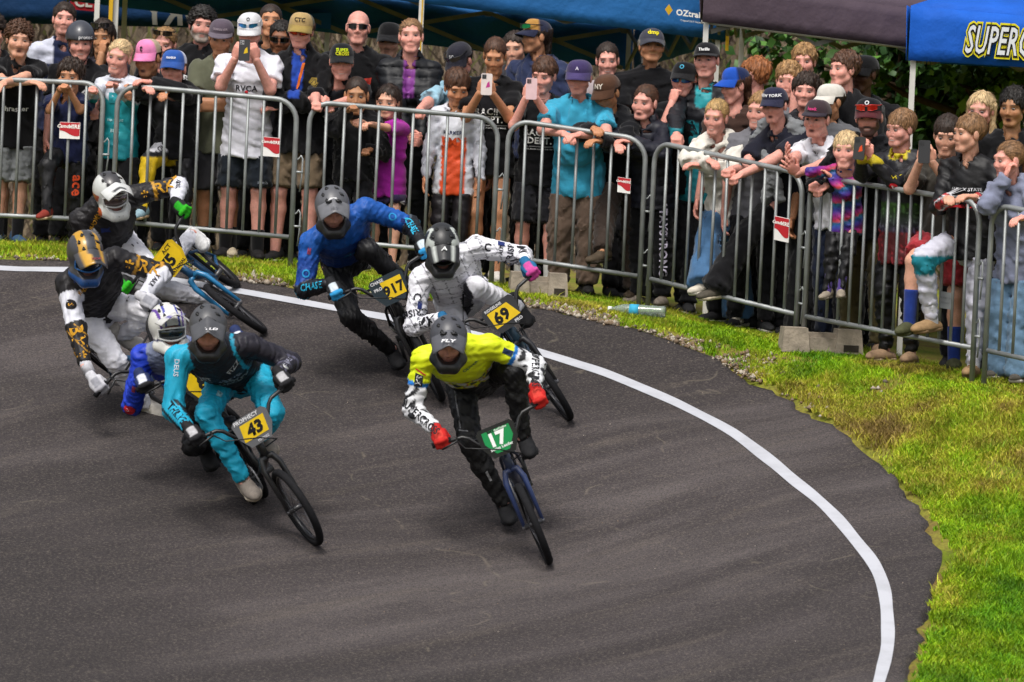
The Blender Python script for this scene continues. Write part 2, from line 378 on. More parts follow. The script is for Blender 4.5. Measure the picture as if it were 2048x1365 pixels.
at = track.data.attributes.new('run', 'FLOAT_VECTOR', 'POINT'); at.data.foreach_set('vector', np.column_stack([UV, np.zeros(len(UV))]).astype(np.float32).ravel())
tag(track, kind='structure')
# hand-painted white line
ln = resample(line3, 0.06); t2 = np.gradient(ln[:, :2], axis=0); t2 /= np.linalg.norm(t2, axis=1)[:, None]; n2 = np.stack([t2[:, 1], -t2[:, 0]], 1)
s_ = np.arange(len(ln)) * 0.06
cen = ln[:, :2] + n2 * (0.003 * np.sin(s_ * 2.3) + 0.003 * np.sin(s_ * 5.1 + 1))[:, None]
# width as measured across the photo (horizontal runs look thicker on the steep bank)
hw = np.interp(s_ / s_[-1], [0, 0.15, 0.3, 0.45, 0.6, 0.75, 1], [0.055, 0.055, 0.062, 0.052, 0.041, 0.034, 0.034]) * (1 + 0.04 * np.sin(s_ * 3.7) + 0.04 * np.sin(s_ * 9.3))
rows = []
for k in np.linspace(-1, 1, 5): rows.append(cen + n2 * (hw * k)[:, None])
Q = np.array(rows).transpose(1, 0, 2).reshape(-1, 2)
VL = np.column_stack([Q, gz(Q[:, 0], Q[:, 1]) + 0.017]); j = np.arange(len(ln) * 5).reshape(len(ln), 5)
FL = np.stack([j[:-1, :-1].ravel(), j[:-1, 1:].ravel(), j[1:, 1:].ravel(), j[1:, :-1].ravel()], 1)[:, ::-1]
m_line = new_mat('line_paint', 0.7, 0.3, color='#eeeef0'); N, L, B = nodes(m_line); tc = N.new('ShaderNodeTexCoord')
c = mix(N, L, '#b5b7be', '#94959b', mrange(N, L, noise(N, L, tc.outputs['Object'], 5, 5), 0.45, 0.75, 0, 0.5))
c = mix(N, L, c, '#5f5b5c', mrange(N, L, noise(N, L, tc.outputs['Object'], 120, 3, 0.8), 0.66, 0.76, 0, 0.85)); L.new(c, B.inputs['Base Color'])
tag(mk('painted_line', VL, FL, m_line), kind='structure')

# ------------------------------------------------------------------ grass: real blades
bar2 = bar3[:, :2]
_lx = np.arange(-7.6, 8.1, .04); _ly = np.arange(-9.6, 3.3, .04); _LX, _LY = np.meshgrid(_lx, _ly, indexing='ij')
_LD = poly_dist(_LX.ravel(), _LY.ravel(), edge2)[0].reshape(_LX.shape); _LB = poly_dist(_LX.ravel(), _LY.ravel(), bar2)[0].reshape(_LX.shape)
def lawn_points(n):
    pts = []
    while sum(map(len, pts)) < n:
        P = np.column_stack([rng.uniform(-7.5, 8.0, 60000), rng.uniform(-9.5, 3.2, 60000)])
        i = ((P[:, 0] + 7.6) / .04).astype(int); j = ((P[:, 1] + 9.6) / .04).astype(int); d, db = _LD[i, j], _LB[i, j]
        Z = gz(P[:, 0], P[:, 1]); x, y, D = proj(np.column_stack([P, Z]))
        keep = (d < -.01 + .03 * np.sin(P[:, 0] * 31) * np.sin(P[:, 1] * 27)) & (x > -150) & (x < 2200) & (y < 1450) & (db > -1.8)
        keep &= rng.random(len(P)) < np.where(db < 0, 0.35, 1.0)
        grav = ((x > 1000) & (x < 1240) & (d > -.22)) | ((x > 350) & (x < 570) & (d > -.16)) | ((x > 1430) & (x < 1500) & (d > -.25)) | ((x > 1330) & (x < 1400) & (d > -.15))
        keep &= rng.random(len(P)) < np.where(grav, .12, 1.0)
        pts.append(np.column_stack([P, Z, d, db])[keep])
    return np.vstack(pts)[:n]
def vnoise(x, y, s, seed=0):
    r = np.random.default_rng(seed); ph = r.uniform(0, 6.28, 8); an = r.uniform(0, 6.28, 8); k = r.uniform(0.6, 1.6, 8) * s
    return sum(np.sin(k[i] * (x * math.cos(an[i]) + y * math.sin(an[i])) + ph[i]) for i in range(8)) / 4
NB = 420000
lp = lawn_points(NB)
dry = vnoise(lp[:, 0], lp[:, 1], 2.4, 3) * 0.75 + vnoise(lp[:, 0], lp[:, 1], 8.0, 5) * 0.6 + vnoise(lp[:, 0], lp[:, 1], 22.0, 6) * 0.35 + rng.normal(0, 0.35, NB) - 0.25
dry += np.where(lp[:, 4] < 0.1, 0.75, 0) + np.exp(-((lp[:, 4] - 0.8) / 0.7) ** 2) * 0.75 * (lp[:, 0] > 1.5) + np.exp(-((lp[:, 4] - 2.4) / 0.6) ** 2) * 0.35 * (lp[:, 0] > 2.5)
bare = vnoise(lp[:, 0], lp[:, 1], 5.0, 11) + 0.5 * vnoise(lp[:, 0], lp[:, 1], 13.0, 12)
keep = rng.random(NB) < np.where(bare > .85, 0.15, np.where(bare > .6, .55, 1.0))
lp, dry = lp[keep], dry[keep]; nb = len(lp)
hgt = (0.017 + 0.022 * rng.random(nb) ** 2) * (1 + 0.5 * vnoise(lp[:, 0], lp[:, 1], 4, 8).clip(-0.6, 1))
hgt *= np.where((lp[:, 3] > -0.12), 1.15, 1.0) + 0.9 * (rng.random(nb) < 0.02)
wd = 0.0021 + 0.0017 * rng.random(nb)
an = rng.uniform(0, 6.28, nb); ln_ = hgt * rng.uniform(0.3, 1.1, nb); bd = rng.uniform(0, 6.28, nb)
b0 = lp[:, :3]; side = np.column_stack([np.cos(an), np.sin(an), np.zeros(nb)]) * wd[:, None]
mid = b0 + np.column_stack([np.cos(bd) * ln_ * 0.35, np.sin(bd) * ln_ * 0.35, hgt * 0.6]); tip = b0 + np.column_stack([np.cos(bd) * ln_, np.sin(bd) * ln_, hgt])
VG = np.stack([b0 - side, b0 + side, mid + side * 0.8, mid - side * 0.8, tip], 1).reshape(-1, 3); k5 = np.arange(nb)[:, None] * 5
FG = np.vstack([k5 + [0, 1, 2], k5 + [0, 2, 3], k5 + [3, 2, 4]])
ga, gb_, gc, gd = srgb('#558808'), srgb('#88a80e'), srgb('#aca338'), srgb('#7f6a3a')
t = dry.clip(-1.2, 1.6)
cg = np.where((t < 0)[:, None], ga + (gb_ - ga) * (1 + t / 1.2)[:, None].clip(0, 1), np.where((t < 0.9)[:, None], gb_ + (gc - gb_) * (t / 0.9)[:, None].clip(0, 1), gc + (gd - gc) * ((t - 0.9) / 0.7)[:, None].clip(0, 1)))
cg = cg * rng.uniform(0.6, 1.25, (nb, 1)) * (1 + .28 * vnoise(lp[:, 0], lp[:, 1], 14.0, 31) .clip(-1, 1))[:, None]
m_grass = new_mat('grass_blade', 0.6, 0.25, attr=True); N, L, B = nodes(m_grass)
B.inputs['Subsurface Weight'].default_value = 0.0
tag(mk('grass', VG, FG, m_grass, col=np.repeat(cg, 5, axis=0)), 'short green and yellowing lawn grass beside the track', 'grass', kind='stuff')

# ------------------------------------------------------------------ loose gravel along the tar edge
gm = MB(); G = []
for (x0, x1, n, wdt) in ((355, 570, 600, 0.12), (1000, 1240, 900, 0.15), (1330, 1400, 160, 0.12), (1425, 1510, 320, 0.18), (560, 1000, 160, 0.10), (-50, 350, 130, 0.06), (1560, 1640, 60, 0.25), (1240, 1330, 60, 0.12)):
    ex = proj(edge_r)[0]
    idx = np.where((ex > x0) & (ex < x1) & (edge_r[:, 1] > -4))[0]
    for q in range(n):
        i = random.choice(idx); o = -abs(random.gauss(0, wdt)) + 0.02
        G.append((*(edge_r[i, :2] + nrm_in[i] * o + rng.normal(0, 0.02, 2)), random.uniform(0.008, 0.026) * (0.6 if random.random() < .7 else 1)))
for q in range(90):                                # stray grit on the tar
    x, y = random.uniform(600, 1850), random.uniform(650, 1365); p = pxG(x, y)
    G.append((p[0], p[1], random.uniform(0.002, 0.005)))
oct_ = np.array([[1, 0, 0], [-1, 0, 0], [0, 1, 0], [0, -1, 0], [0, 0, 1], [0, 0, -1]], float)
of = np.array([[0, 2, 4], [2, 1, 4], [1, 3, 4], [3, 0, 4], [2, 0, 5], [1, 2, 5], [3, 1, 5], [0, 3, 5]])
G = np.array(G); gzv = gz(G[:, 0], G[:, 1]); dd, _ = poly_dist(G[:, 0], G[:, 1], edge2)
VV = []; CC = []
for (x, y, r), z, d_ in zip(G, gzv, dd):
    A = oct_ * r * rng.uniform(0.6, 1.4, (6, 1)); th = rng.uniform(0, 6.28); A = A @ np.array([[math.cos(th), -math.sin(th), 0], [math.sin(th), math.cos(th), 0], [0, 0, 0.8]])
    VV.append(A + (x, y, z + r * 0.4 + (0.012 if d_ > 0 else 0))); CC.append(np.tile(srgb(random.choice(['#95897a', '#7d6d5b', '#70604f', '#655c52', '#a89f92', '#77634a'])), (6, 1)))
tag(mk('gravel', np.vstack(VV), np.vstack([of + 6 * i for i in range(len(G))]), new_mat('stone', 0.9, 0.2, attr=True), col=np.vstack(CC), smooth=False), 'pale gravel scattered along the broken asphalt edge', 'gravel', kind='stuff')

# ------------------------------------------------------------------ scrubby hillside behind
def hz(X, Y): return -0.9 + np.clip(Y - 12, 0, None) * 0.42 + 0.5 * np.sin(X * 0.35 + Y * 0.2) * np.clip((Y - 12) / 6, 0, 1) + 0.25 * np.sin(X * 1.1 - Y * 0.7)
m_hill = new_mat('dry_scrub', 0.95, 0.1, color='#4a4236'); N, L, B = nodes(m_hill); tc = N.new('ShaderNodeTexCoord')
mp = N.new('ShaderNodeMapping'); mp.inputs['Scale'].default_value = (1, 1, 0.4); mp.inputs['Rotation'].default_value = (0, R(35), 0); L.new(tc.outputs['Object'], mp.inputs['Vector'])
c = ramp(N, [(0.3, '#2e2922'), (0.48, '#544a3e'), (0.62, '#6b5f50'), (0.75, '#57592f')]); L.new(noise(N, L, mp.outputs[0], 0.9, 8, 0.65, 1.2), c.inputs[0]); L.new(c.outputs[0], B.inputs['Base Color'])
V, F = grid_mesh(np.linspace(-70, 70, 141), np.linspace(11, 70, 60), hz)
tag(mk('hillside', V, F, m_hill), kind='structure')
# dry stalks and scrub on it: too many to count
nS = 26000
X = rng.uniform(-9, 11, nS); Y = rng.uniform(12.2, 24, nS); Z0 = hz(X, Y); hh = rng.uniform(0.25, 1.0, nS)
lean = rng.normal(0, 0.6, nS); w_ = rng.uniform(0.008, 0.03, nS)
A = np.column_stack([X, Y, Z0 - .05]); T = A + np.column_stack([lean * hh, rng.normal(0, .3, nS) * hh, hh]); S_ = np.column_stack([w_, 0 * w_, 0 * w_])
Vs = np.stack([A - S_, A + S_, T], 1).reshape(-1, 3)
pal = np.array([srgb(h) for h in ('#5d5144', '#463d33', '#776a58', '#3a332b', '#5a5b35', '#6a5c50')]); cs = pal[rng.integers(0, 6, nS)]
tag(mk('dry_scrub', Vs, np.arange(nS * 3).reshape(-1, 3), new_mat('dry_stalk', 0.9, 0.1, attr=True), col=np.repeat(cs, 3, axis=0)), 'brown dry scrub covering the bank behind the crowd', 'scrub', kind='stuff')
# ------------------------------------------------------------------ signed-distance modelling: bodies and clothes grow from joints
f4 = np.float32
def smin(a, b, k):
    h = np.clip(0.5 + 0.5 * (b - a) / k, 0, 1); return b + (a - b) * h - k * h * (1 - h)
def cap(a, b, ra, rb, q=None, fr=None):
    """tapered capsule; q<1 flattens it along fr"""
    a = np.asarray(a, f4); b = np.asarray(b, f4); ab = b - a; L2 = float(ab @ ab) + 1e-9
    if fr is not None: fr = np.asarray(fr, f4)
    def f(P):
        v = P - a; t = np.clip((v @ ab) / L2, 0, 1)
        v = v - t[:, None] * ab
        if q is not None:
            w = v @ fr; v = v + (w * (1 / q - 1))[:, None] * fr
            return (np.sqrt((v * v).sum(1)) - (ra + (rb - ra) * t)) * (0.5 + 0.5 * q)
        return np.sqrt((v * v).sum(1)) - (ra + (rb - ra) * t)
    r = max(ra, rb); f.lo = np.minimum(a, b) - r; f.hi = np.maximum(a, b) + r; return f
def ell(c, r, M=None):
    c = np.asarray(c, f4); r = np.asarray(r, f4); M = np.eye(3, dtype=f4) if M is None else np.asarray(M, f4)   # rows of M: local axes
    def f(P):
        v = (P - c) @ M.T; k0 = np.sqrt(((v / r) ** 2).sum(1)) + 1e-9; k1 = np.sqrt(((v / (r * r)) ** 2).sum(1)) + 1e-9
        return k0 * (k0 - 1) / k1
    m = float(r.max()); f.lo = c - m; f.hi = c + m; return f
def union(fs, k=0.03):
    def f(P):
        d = fs[0](P)
        for g in fs[1:]: d = smin(d, g(P), k)
        return d
    f.lo = np.min([g.lo for g in fs], 0); f.hi = np.max([g.hi for g in fs], 0); return f
def cut(g, *planes):                 # keep the side against each (point, outward normal)
    pl = [(np.asarray(p, f4), np.asarray(n, f4) / np.linalg.norm(n)) for p, n in planes]
    def f(P):
        d = g(P)
        for p, n in pl: d = np.maximum(d, (P - p) @ n)
        return d
    f.lo, f.hi = g.lo, g.hi; return f
def minus(g, h):
    def f(P): return np.maximum(g(P), -h(P))
    f.lo, f.hi = g.lo, g.hi; return f
_CE = [(0, 1), (2, 3), (4, 5), (6, 7), (0, 2), (1, 3), (4, 6), (5, 7), (0, 4), (1, 5), (2, 6), (3, 7)]
_CO = np.array([[i & 1, (i >> 1) & 1, (i >> 2) & 1] for i in range(8)])
def nets(f, h, pad=0.03, lo=None, hi=None, newton=1):
    lo = np.asarray(f.lo if lo is None else lo, float) - pad - h; hi = np.asarray(f.hi if hi is None else hi, float) + pad + h
    n = np.ceil((hi - lo) / h).astype(int) + 1
    ax = [lo[i] + h * np.arange(n[i]) for i in range(3)]
    # coarse pass to skip empty space
    B = 4; nb = -(-n // B); cx = [lo[i] + h * (B * np.arange(nb[i]) + (B - 1) / 2) for i in range(3)]
    X, Y, Z = np.meshgrid(*cx, indexing='ij'); Fc = f(np.stack([X.ravel(), Y.ravel(), Z.ravel()], 1).astype(f4)).reshape(nb)
    big = np.repeat(np.repeat(np.repeat(Fc, B, 0), B, 1), B, 2)[:n[0], :n[1], :n[2]]
    near = np.argwhere(np.abs(big) < h * B * 1.5 + 0.02)
    Fv_ = big.astype(np.float64)
    Fv_[tuple(near.T)] = f((lo + h * near).astype(f4))
    ins = Fv_ < 0
    sl = [slice(0, -1), slice(1, None)]
    cs = [ins[sl[c[0]], sl[c[1]], sl[c[2]]] for c in _CO]
    cnt = sum(c.astype(np.int8) for c in cs); act = (cnt > 0) & (cnt < 8)
    ijk = np.argwhere(act); m = len(ijk)
    if m == 0: return np.zeros((0, 3)), np.zeros((0, 4), int)
    idx = -np.ones(act.shape, int); idx[act] = np.arange(m)
    cv = np.stack([Fv_[ijk[:, 0] + c[0], ijk[:, 1] + c[1], ijk[:, 2] + c[2]] for c in _CO], 1)
    acc = np.zeros((m, 3)); num = np.zeros(m)
    for a, b in _CE:
        fa, fb = cv[:, a], cv[:, b]; mk_ = (fa < 0) != (fb < 0)
        t = np.where(mk_, fa / np.where(mk_, fa - fb, 1), 0)
        acc += np.where(mk_[:, None], _CO[a] + t[:, None] * (_CO[b] - _CO[a]), 0); num += mk_
    V = lo + h * (ijk + acc / num[:, None])
    Fs = []
    for d in range(3):
        u, v = (d + 1) % 3, (d + 2) % 3
        s0 = [slice(None)] * 3; s1 = [slice(None)] * 3; s0[d] = slice(0, -1); s1[d] = slice(1, None)
        A, Bm = ins[tuple(s0)], ins[tuple(s1)]; e = np.argwhere(A != Bm)
        e = e[(e[:, u] > 0) & (e[:, v] > 0) & (e[:, u] < n[u] - 1) & (e[:, v] < n[v] - 1)]
        fl = A[tuple(e.T)]
        q = []
        for du, dv in ((-1, -1), (0, -1), (0, 0), (-1, 0)):
            c = e.copy(); c[:, u] += du; c[:, v] += dv; q.append(idx[tuple(c.T)])
        q = np.stack(q, 1); q[~fl] = q[~fl][:, ::-1]; Fs.append(q)
    F = np.vstack(Fs)
    for _ in range(newton):
        g, d0 = grad(f, V); V = V - g * np.clip(d0, -h, h)[:, None]
    return V, F
def grad(f, V, e=0.003):
    V = V.astype(f4); d0 = f(V); g = np.zeros((len(V), 3))
    for i in range(3):
        o = np.zeros(3, f4); o[i] = e; g[:, i] = (f(V + o) - d0) / e
    return g / np.maximum((g * g).sum(1), 0.3)[:, None], d0
def folds(seed, amp, wl, stretch=1.0):            # wrinkle field for cloth
    r = np.random.default_rng(seed); D = r.normal(size=(5, 3)); D /= np.linalg.norm(D, axis=1)[:, None]; D = (D * (6.28 / wl) * r.uniform(0.6, 1.7, (5, 1))).astype(f4); ph = r.uniform(0, 6.28, 5).astype(f4); D = D * np.array([1, 1, stretch], f4)
    def g(P):
        w = np.sin(P @ D[0] + ph[0]) * 1.5
        return f4(amp) * (np.abs(np.sin(P @ D[1] + ph[1] + w)) + 0.7 * np.sin(P @ D[2] + ph[2] + 1.3 * w) + 0.5 * np.sin(P @ D[3] + ph[3] + w * .7) - 0.6)
    return g
def plus(g, h):
    def f(P): return g(P) + h(P)
    f.lo, f.hi = g.lo, g.hi; return f
def nz(v): v = np.asarray(v, float); return v / (np.linalg.norm(v) + 1e-12)
def two_bone(a, t, l1, l2, hint):    # elbow position; the end point is pulled in if out of reach
    a, t = np.asarray(a, float), np.asarray(t, float); d = t - a; L = np.linalg.norm(d) + 1e-9
    if L > (l1 + l2) * 0.998: t = a + d / L * (l1 + l2) * 0.998; d = t - a; L = np.linalg.norm(d)
    if L < abs(l1 - l2) * 1.1 + 0.02: L = abs(l1 - l2) * 1.1 + 0.02; t = a + nz(d) * L; d = t - a
    x = (l1 * l1 - l2 * l2 + L * L) / (2 * L); y = math.sqrt(max(l1 * l1 - x * x, 0)); w = d / L
    h = np.asarray(hint, float); h = h - w * (h @ w); h = nz(h)
    return a + w * x + h * y, t
def rotm(side, fr, up): return np.array([side, fr, up])    # rows: local axes in world

# ------------------------------------------------------------------ head template (x = person's left, y = front, z = up), 24 cm tall
def head_sdf(female=False):
    jw = 0.9 if female else 1.0
    fs = [ell((0, -.018, .036), (.074, .093, .084)), ell((0, .020, -.028), (.064 * jw, .074, .084)), cap((-.018, .066, -.096), (.018, .066, -.096), .020 * jw, .020 * jw),
          cap((-.046 * jw, .01, -.058), (-.02, .055, -.09), .020, .018), cap((.046 * jw, .01, -.058), (.02, .055, -.09), .020, .018),
          ell((-.04, .058, -.024), (.026, .024, .024)), ell((.04, .058, -.024), (.026, .024, .024)), cap((-.034, .074, .026), (.034, .074, .026), .014, .014)]
    f = union(fs, .022)
    eyes = union([ell((-.031, .103, .006), (.020, .02, .012)), ell((.031, .103, .006), (.020, .02, .012))], .004)
    def g(P):
        d = f(P); e = eyes(P); h = np.clip(0.5 - 0.5 * (d + e) / .012, 0, 1); d = d * (1 - h) + (-e) * h + .012 * h * (1 - h)
        for q, k in ((cap((0, .084, .012), (0, .101, -.028), .007, .0105), .014), (cap((-.012, .090, -.034), (.012, .090, -.034), .0085, .0085), .010),
                     (cap((-.015, .081, -.061), (.015, .081, -.061), .0065, .0065), .010), (cap((-.012, .079, -.072), (.012, .079, -.072), .007, .007), .010),
                     (ell((-.076, -.006, -.004), (.010, .02, .033)), .006), (ell((.076, -.006, -.004), (.010, .02, .033)), .006)):
            d = smin(d, q(P), k)
        return d
    g.lo = np.array([-.1, -.13, -.14]); g.hi = np.array([.1, .13, .13]); return g
def head_masks(V):
    x, y, z = V.T; fr = y > .03
    lip = np.exp(-((np.abs(x) / .021) ** 4) - (((z + .066) / .0095) ** 4)) * fr
    brow = np.exp(-(((np.abs(x) - .031) / .021) ** 4) - (((z - .0275 + .10 * (np.abs(x) - .03) ** 2 / .03) / .0055) ** 4)) * fr
    eye = np.exp(-(((np.abs(x) - .031) / .017) ** 4) - (((z - .006) / .0085) ** 4)) * fr
    beard = np.clip((-.046 - z) / .012, 0, 1) * np.clip((y + .01) / .03, 0, 1) * (1 - np.exp(-((x / .018) ** 4) - (((z + .067) / .010) ** 4)))
    beard = np.maximum(beard, np.clip((.005 - z) / .02, 0, 1) * np.clip((np.abs(x) - .052) / .008, 0, 1) * np.clip((y + .015) / .02, 0, 1) * (np.abs(x) < .072))
    mous = np.exp(-((x / .027) ** 4) - (((z + .052) / .0075) ** 4)) * fr
    cheek = np.exp(-(((np.abs(x) - .042) / .02) ** 2) - (((z + .028) / .02) ** 2)) * fr + np.exp(-((x / .014) ** 2) - (((z + .03) / .014) ** 2)) * (y > .09)
    mouth = np.exp(-((x / .016) ** 4) - (((z + .068) / .011) ** 4)) * fr; slit = np.exp(-((x / .02) ** 6) - (((z + .066) / .0035) ** 4)) * fr
    stub = np.clip((-.04 - z) / .02, 0, 1) * np.clip((y - 0.0) / .03, 0, 1)
    return dict(lip=lip, brow=brow, eye=eye, beard=beard, mous=mous, cheek=cheek, mouth=mouth, slit=slit, stub=stub)
HEADS = {}
for sex in ('m', 'f'):
    V, F = nets(head_sdf(sex == 'f'), .0056, newton=1)
    HEADS[sex] = (V, F, head_masks(V))
# eyeballs
def uv_sphere(c, r, nu=10, nv=7):
    th = np.linspace(0, 2 * math.pi, nu, endpoint=False); ph = np.linspace(0.001, math.pi - .001, nv)
    V = np.array([[math.sin(p) * math.cos(t), math.cos(p), math.sin(p) * math.sin(t)] for p in ph for t in th]) * r + c
    F = np.array([[i * nu + k, i * nu + (k + 1) % nu, (i + 1) * nu + (k + 1) % nu, (i + 1) * nu + k] for i in range(nv - 1) for k in range(nu)])
    return V, F
# ------------------------------------------------------------------ hand templates: origin at the wrist, y towards the fingers, z = back of the hand, x = thumb side
def hand_sdf(curl, spread=0.0, thumb=0.5, point=False):
    fs = [ell((0, .046, 0), (.040, .050, .016)), cap((0, -.02, 0), (0, .02, 0), .027, .026, .75, (0, 0, 1))]
    for i, (x, L, r) in enumerate(((.028, .072, .0092), (.010, .080, .0095), (-.009, .074, .0090), (-.027, .058, .0082))):
        c = curl * (0.15 if (point and i == 0) else 1.0); p = np.array([x, .082, 0.0]); a = 0.0
        for k, fr in enumerate((.46, .31, .23)):
            a += c * (0.9, 1.15, 0.7)[k]; dx = spread * (x / .03) * .35
            q = p + L * fr * nz((dx, math.cos(a), -math.sin(a))); fs.append(cap(p, q, r, r * .9)); p = q
    b = np.array([.030, .018, -.006]); m = b + np.array([.026 - .012 * curl, .030, -.012 - .012 * curl]) * (.6 + thumb * .6); e = m + np.array([.010 - .03 * curl * thumb, .028, -.004 - .012 * curl])
    fs += [cap(b, m, .0135, .0115), cap(m, e, .0112, .0092)]
    f = union(fs, .008); return f
HANDS = {}
for nme, a in dict(relaxed=(.45,), grip=(1.35, 0, .4), flat=(.12, .5, 1.0), fist=(1.55, 0, .3), open=(.22, 1.0, 1.2), hold=(.85, .2, 1.0)).items():
    f = hand_sdf(*a); HANDS[nme] = nets(f, .0068, pad=.01, newton=1)
# ------------------------------------------------------------------ shoe template: origin under the ankle on the sole, y to the toes, 27 cm long
def shoe_parts(kind='sneaker'):
    up = [cap((0, -.055, .045), (0, .02, .045), .040, .040, None), ell((0, .075, .030), (.046, .095, .036)), cap((0, -.04, .07), (0, -.03, .09), .040, .041)]
    if kind == 'clog': up = [ell((0, .07, .034), (.052, .11, .045)), cap((0, -.06, .03), (0, .03, .035), .036, .046)]
    if kind == 'boot': up.append(cap((0, -.03, .08), (0, -.03, .15), .045, .048))
    f = cut(union(up, .03), ((0, 0, .018), (0, 0, -1)))
    if kind == 'sneaker' or kind == 'boot': f = cut(f, ((0, -.03, .105 if kind == 'sneaker' else .165), (0, 0, 1)))
    sole = cut(union([cap((0, -.055, .02), (0, .0, .02), .041, .042), cap((0, .0, .02), (0, .085, .02), .042, .048), cap((0, .085, .02), (0, .12, .022), .048, .036)], .02), ((0, 0, .024), (0, 0, 1)), ((0, 0, 0.0), (0, 0, -1)))
    return nets(f, .0095, newton=1), nets(sole, .0095, newton=1)
SHOES = {k: shoe_parts(k) for k in ('sneaker', 'clog', 'boot')}
def place(V, M, o, s=1.0, mirror=False):
    V = V * s
    if mirror: V = V * (-1, 1, 1)
    return V @ np.asarray(M) + o     # M rows = local axes in world
# ------------------------------------------------------------------ people
SKIN = dict(fair='#cf9c84', pink='#d4988a', tan='#b5805f', olive='#a97a58', brown='#7e5138', dark='#4a2f22')
HAIRC = dict(black='#17120f', dark='#2a1d15', brown='#4a3020', light='#7c5c3e', blond='#a58656', pale='#bda37a', ginger='#8a552f', grey='#97928a', sandy='#8d6c45')
Zv = np.array([0.0, 0, 1])
def hair_sdf(style, seed, capped=False):
    t = dict(short=.008, buzz=.003, messy=.014, curly=.017, tied=.004, long=.008, mullet=.011, under=.008, fringe=.011, quiff=.013, bob=.012).get(style, .012)
    base = ell((0, -.020, .040), (.075 + t, .094 + t, .085 + t))
    k, z0 = (.62, -.012) if style == 'fringe' else ((.98, -.018) if style in ('messy', 'curly', 'quiff') else (1.22, -.020))
    if style in ('tied', 'long'): k, z0 = 1.38, -.018
    cn = nz((0, k, -1)).astype(f4); r_ = np.random.default_rng(seed); ph = r_.uniform(0, 6, 3)
    def hairline(g_, *extra):
        def f_(P): return np.maximum(g_(P), (P - np.array([0, 0, z0], f4)) @ cn + f4(.006) * np.sin(P[:, 0] * 85 + ph[0]) + f4(.004) * np.sin(P[:, 0] * 190 + ph[1]))
        f_.lo, f_.hi = g_.lo, g_.hi; return cut(f_, *extra) if extra else f_
    parts = [hairline(base)]
    if style == 'under': parts = [hairline(base, ((0, 0, .055), (0, 0, 1)))]
    if style == 'long': parts += [cap((0, -.075, .02), (0, -.085, -.22), .062, .045, .55, (0, 1, 0)), cap((-.068, -.02, .03), (-.080, -.005, -.20), .026, .022), cap((.068, -.02, .03), (.080, -.005, -.20), .026, .022)]
    if style == 'bob': parts += [cap((-.07, -.02, .03), (-.072, -.02, -.08), .024, .022), cap((.07, -.02, .03), (.072, -.02, -.08), .024, .022), cap((0, -.08, .02), (0, -.075, -.10), .06, .05, .5, (0, 1, 0))]
    if style == 'mullet': parts += [cap((0, -.075, .0), (0, -.085, -.13), .062, .040, .6, (0, 1, 0))]
    if style == 'tied': parts += [ell((0, -.125, .02), (.032, .032, .032)), cap((0, -.12, .0), (0, -.11, -.16), .022, .014)]
    f = union(parts, .016)
    if capped: f = cut(f, ((0, 0, .045), (0, .12, 1)))
    if style in ('messy', 'curly', 'quiff', 'fringe', 'mullet', 'short', 'under', 'long', 'bob'):
        amp, wl = dict(messy=(.010, .034), curly=(.011, .026), quiff=(.008, .036), fringe=(.004, .03)).get(style, (.004, .03))
        f = plus(f, folds(seed, amp, wl, 1.0 if style == 'curly' else .22))
    f.lo = f.lo - .02; f.hi = f.hi + .02
    return f
def grid_faces(a, b, wrap=False):
    F = []
    for i in range(a - 1):
        for k in range(b if wrap else b - 1): F.append([i * b + k, i * b + (k + 1) % b, (i + 1) * b + (k + 1) % b, (i + 1) * b + k])
    return F
def cap_mesh(front, back, brimc, high=0.0, flat=False):
    n = 28; rings = 9; V = []; C = []
    for i in range(rings):
        t = i / (rings - 1); sc = math.cos(t * math.pi / 2) ** 0.62 if t < 1 else 0.02
        for k in range(n):
            a = 2 * math.pi * k / n; x, y = math.sin(a), math.cos(a)
            z = .036 + .012 * y * sc + (.088 + high * max(0, y) * sc) * math.sin(t * math.pi / 2)
            V.append((x * .086 * sc, -.018 + y * (.104 + .3 * high * (y > 0)) * sc, z)); C.append(front if y > 0.25 else back)
    F = grid_faces(rings, n, True) + [[(rings - 1) * n + k for k in range(n)]]
    crown = (np.array(V), F, np.array(C))
    V = []; m = 13
    for top in (1, 0):
        for i in range(5):
            for k in range(m):
                a = R(-68 + 136 * k / (m - 1)); r = i / 4; x = math.sin(a); y = math.cos(a)
                ext = .072 * max(0, math.cos(a)) ** 0.8
                px_, py_ = x * .087, -.018 + y * .106
                q = (px_ * (1 + .02 * r), py_ + ext * r, .040 + .010 * y - (.012 if flat else .030) * r - (0.004 if flat else .022) * r * abs(math.sin(a)) ** 2 + (.0025 if top else -.0025))
                V.append(q)
    F1 = grid_faces(5, m); F2 = [[i + 5 * m for i in f[::-1]] for f in F1]
    side = [[4 * m + k, 4 * m + k + 1, 9 * m + k + 1, 9 * m + k] for k in range(m - 1)]
    return crown, (np.array(V), F1 + F2 + side, brimc)
def dome_y(x, z, e=.003): return -.018 + (.108 + e) * np.sqrt(np.clip(1 - (x / .092) ** 2 - ((z - .035) / .125) ** 2, .05, 1))
GLASS = {}
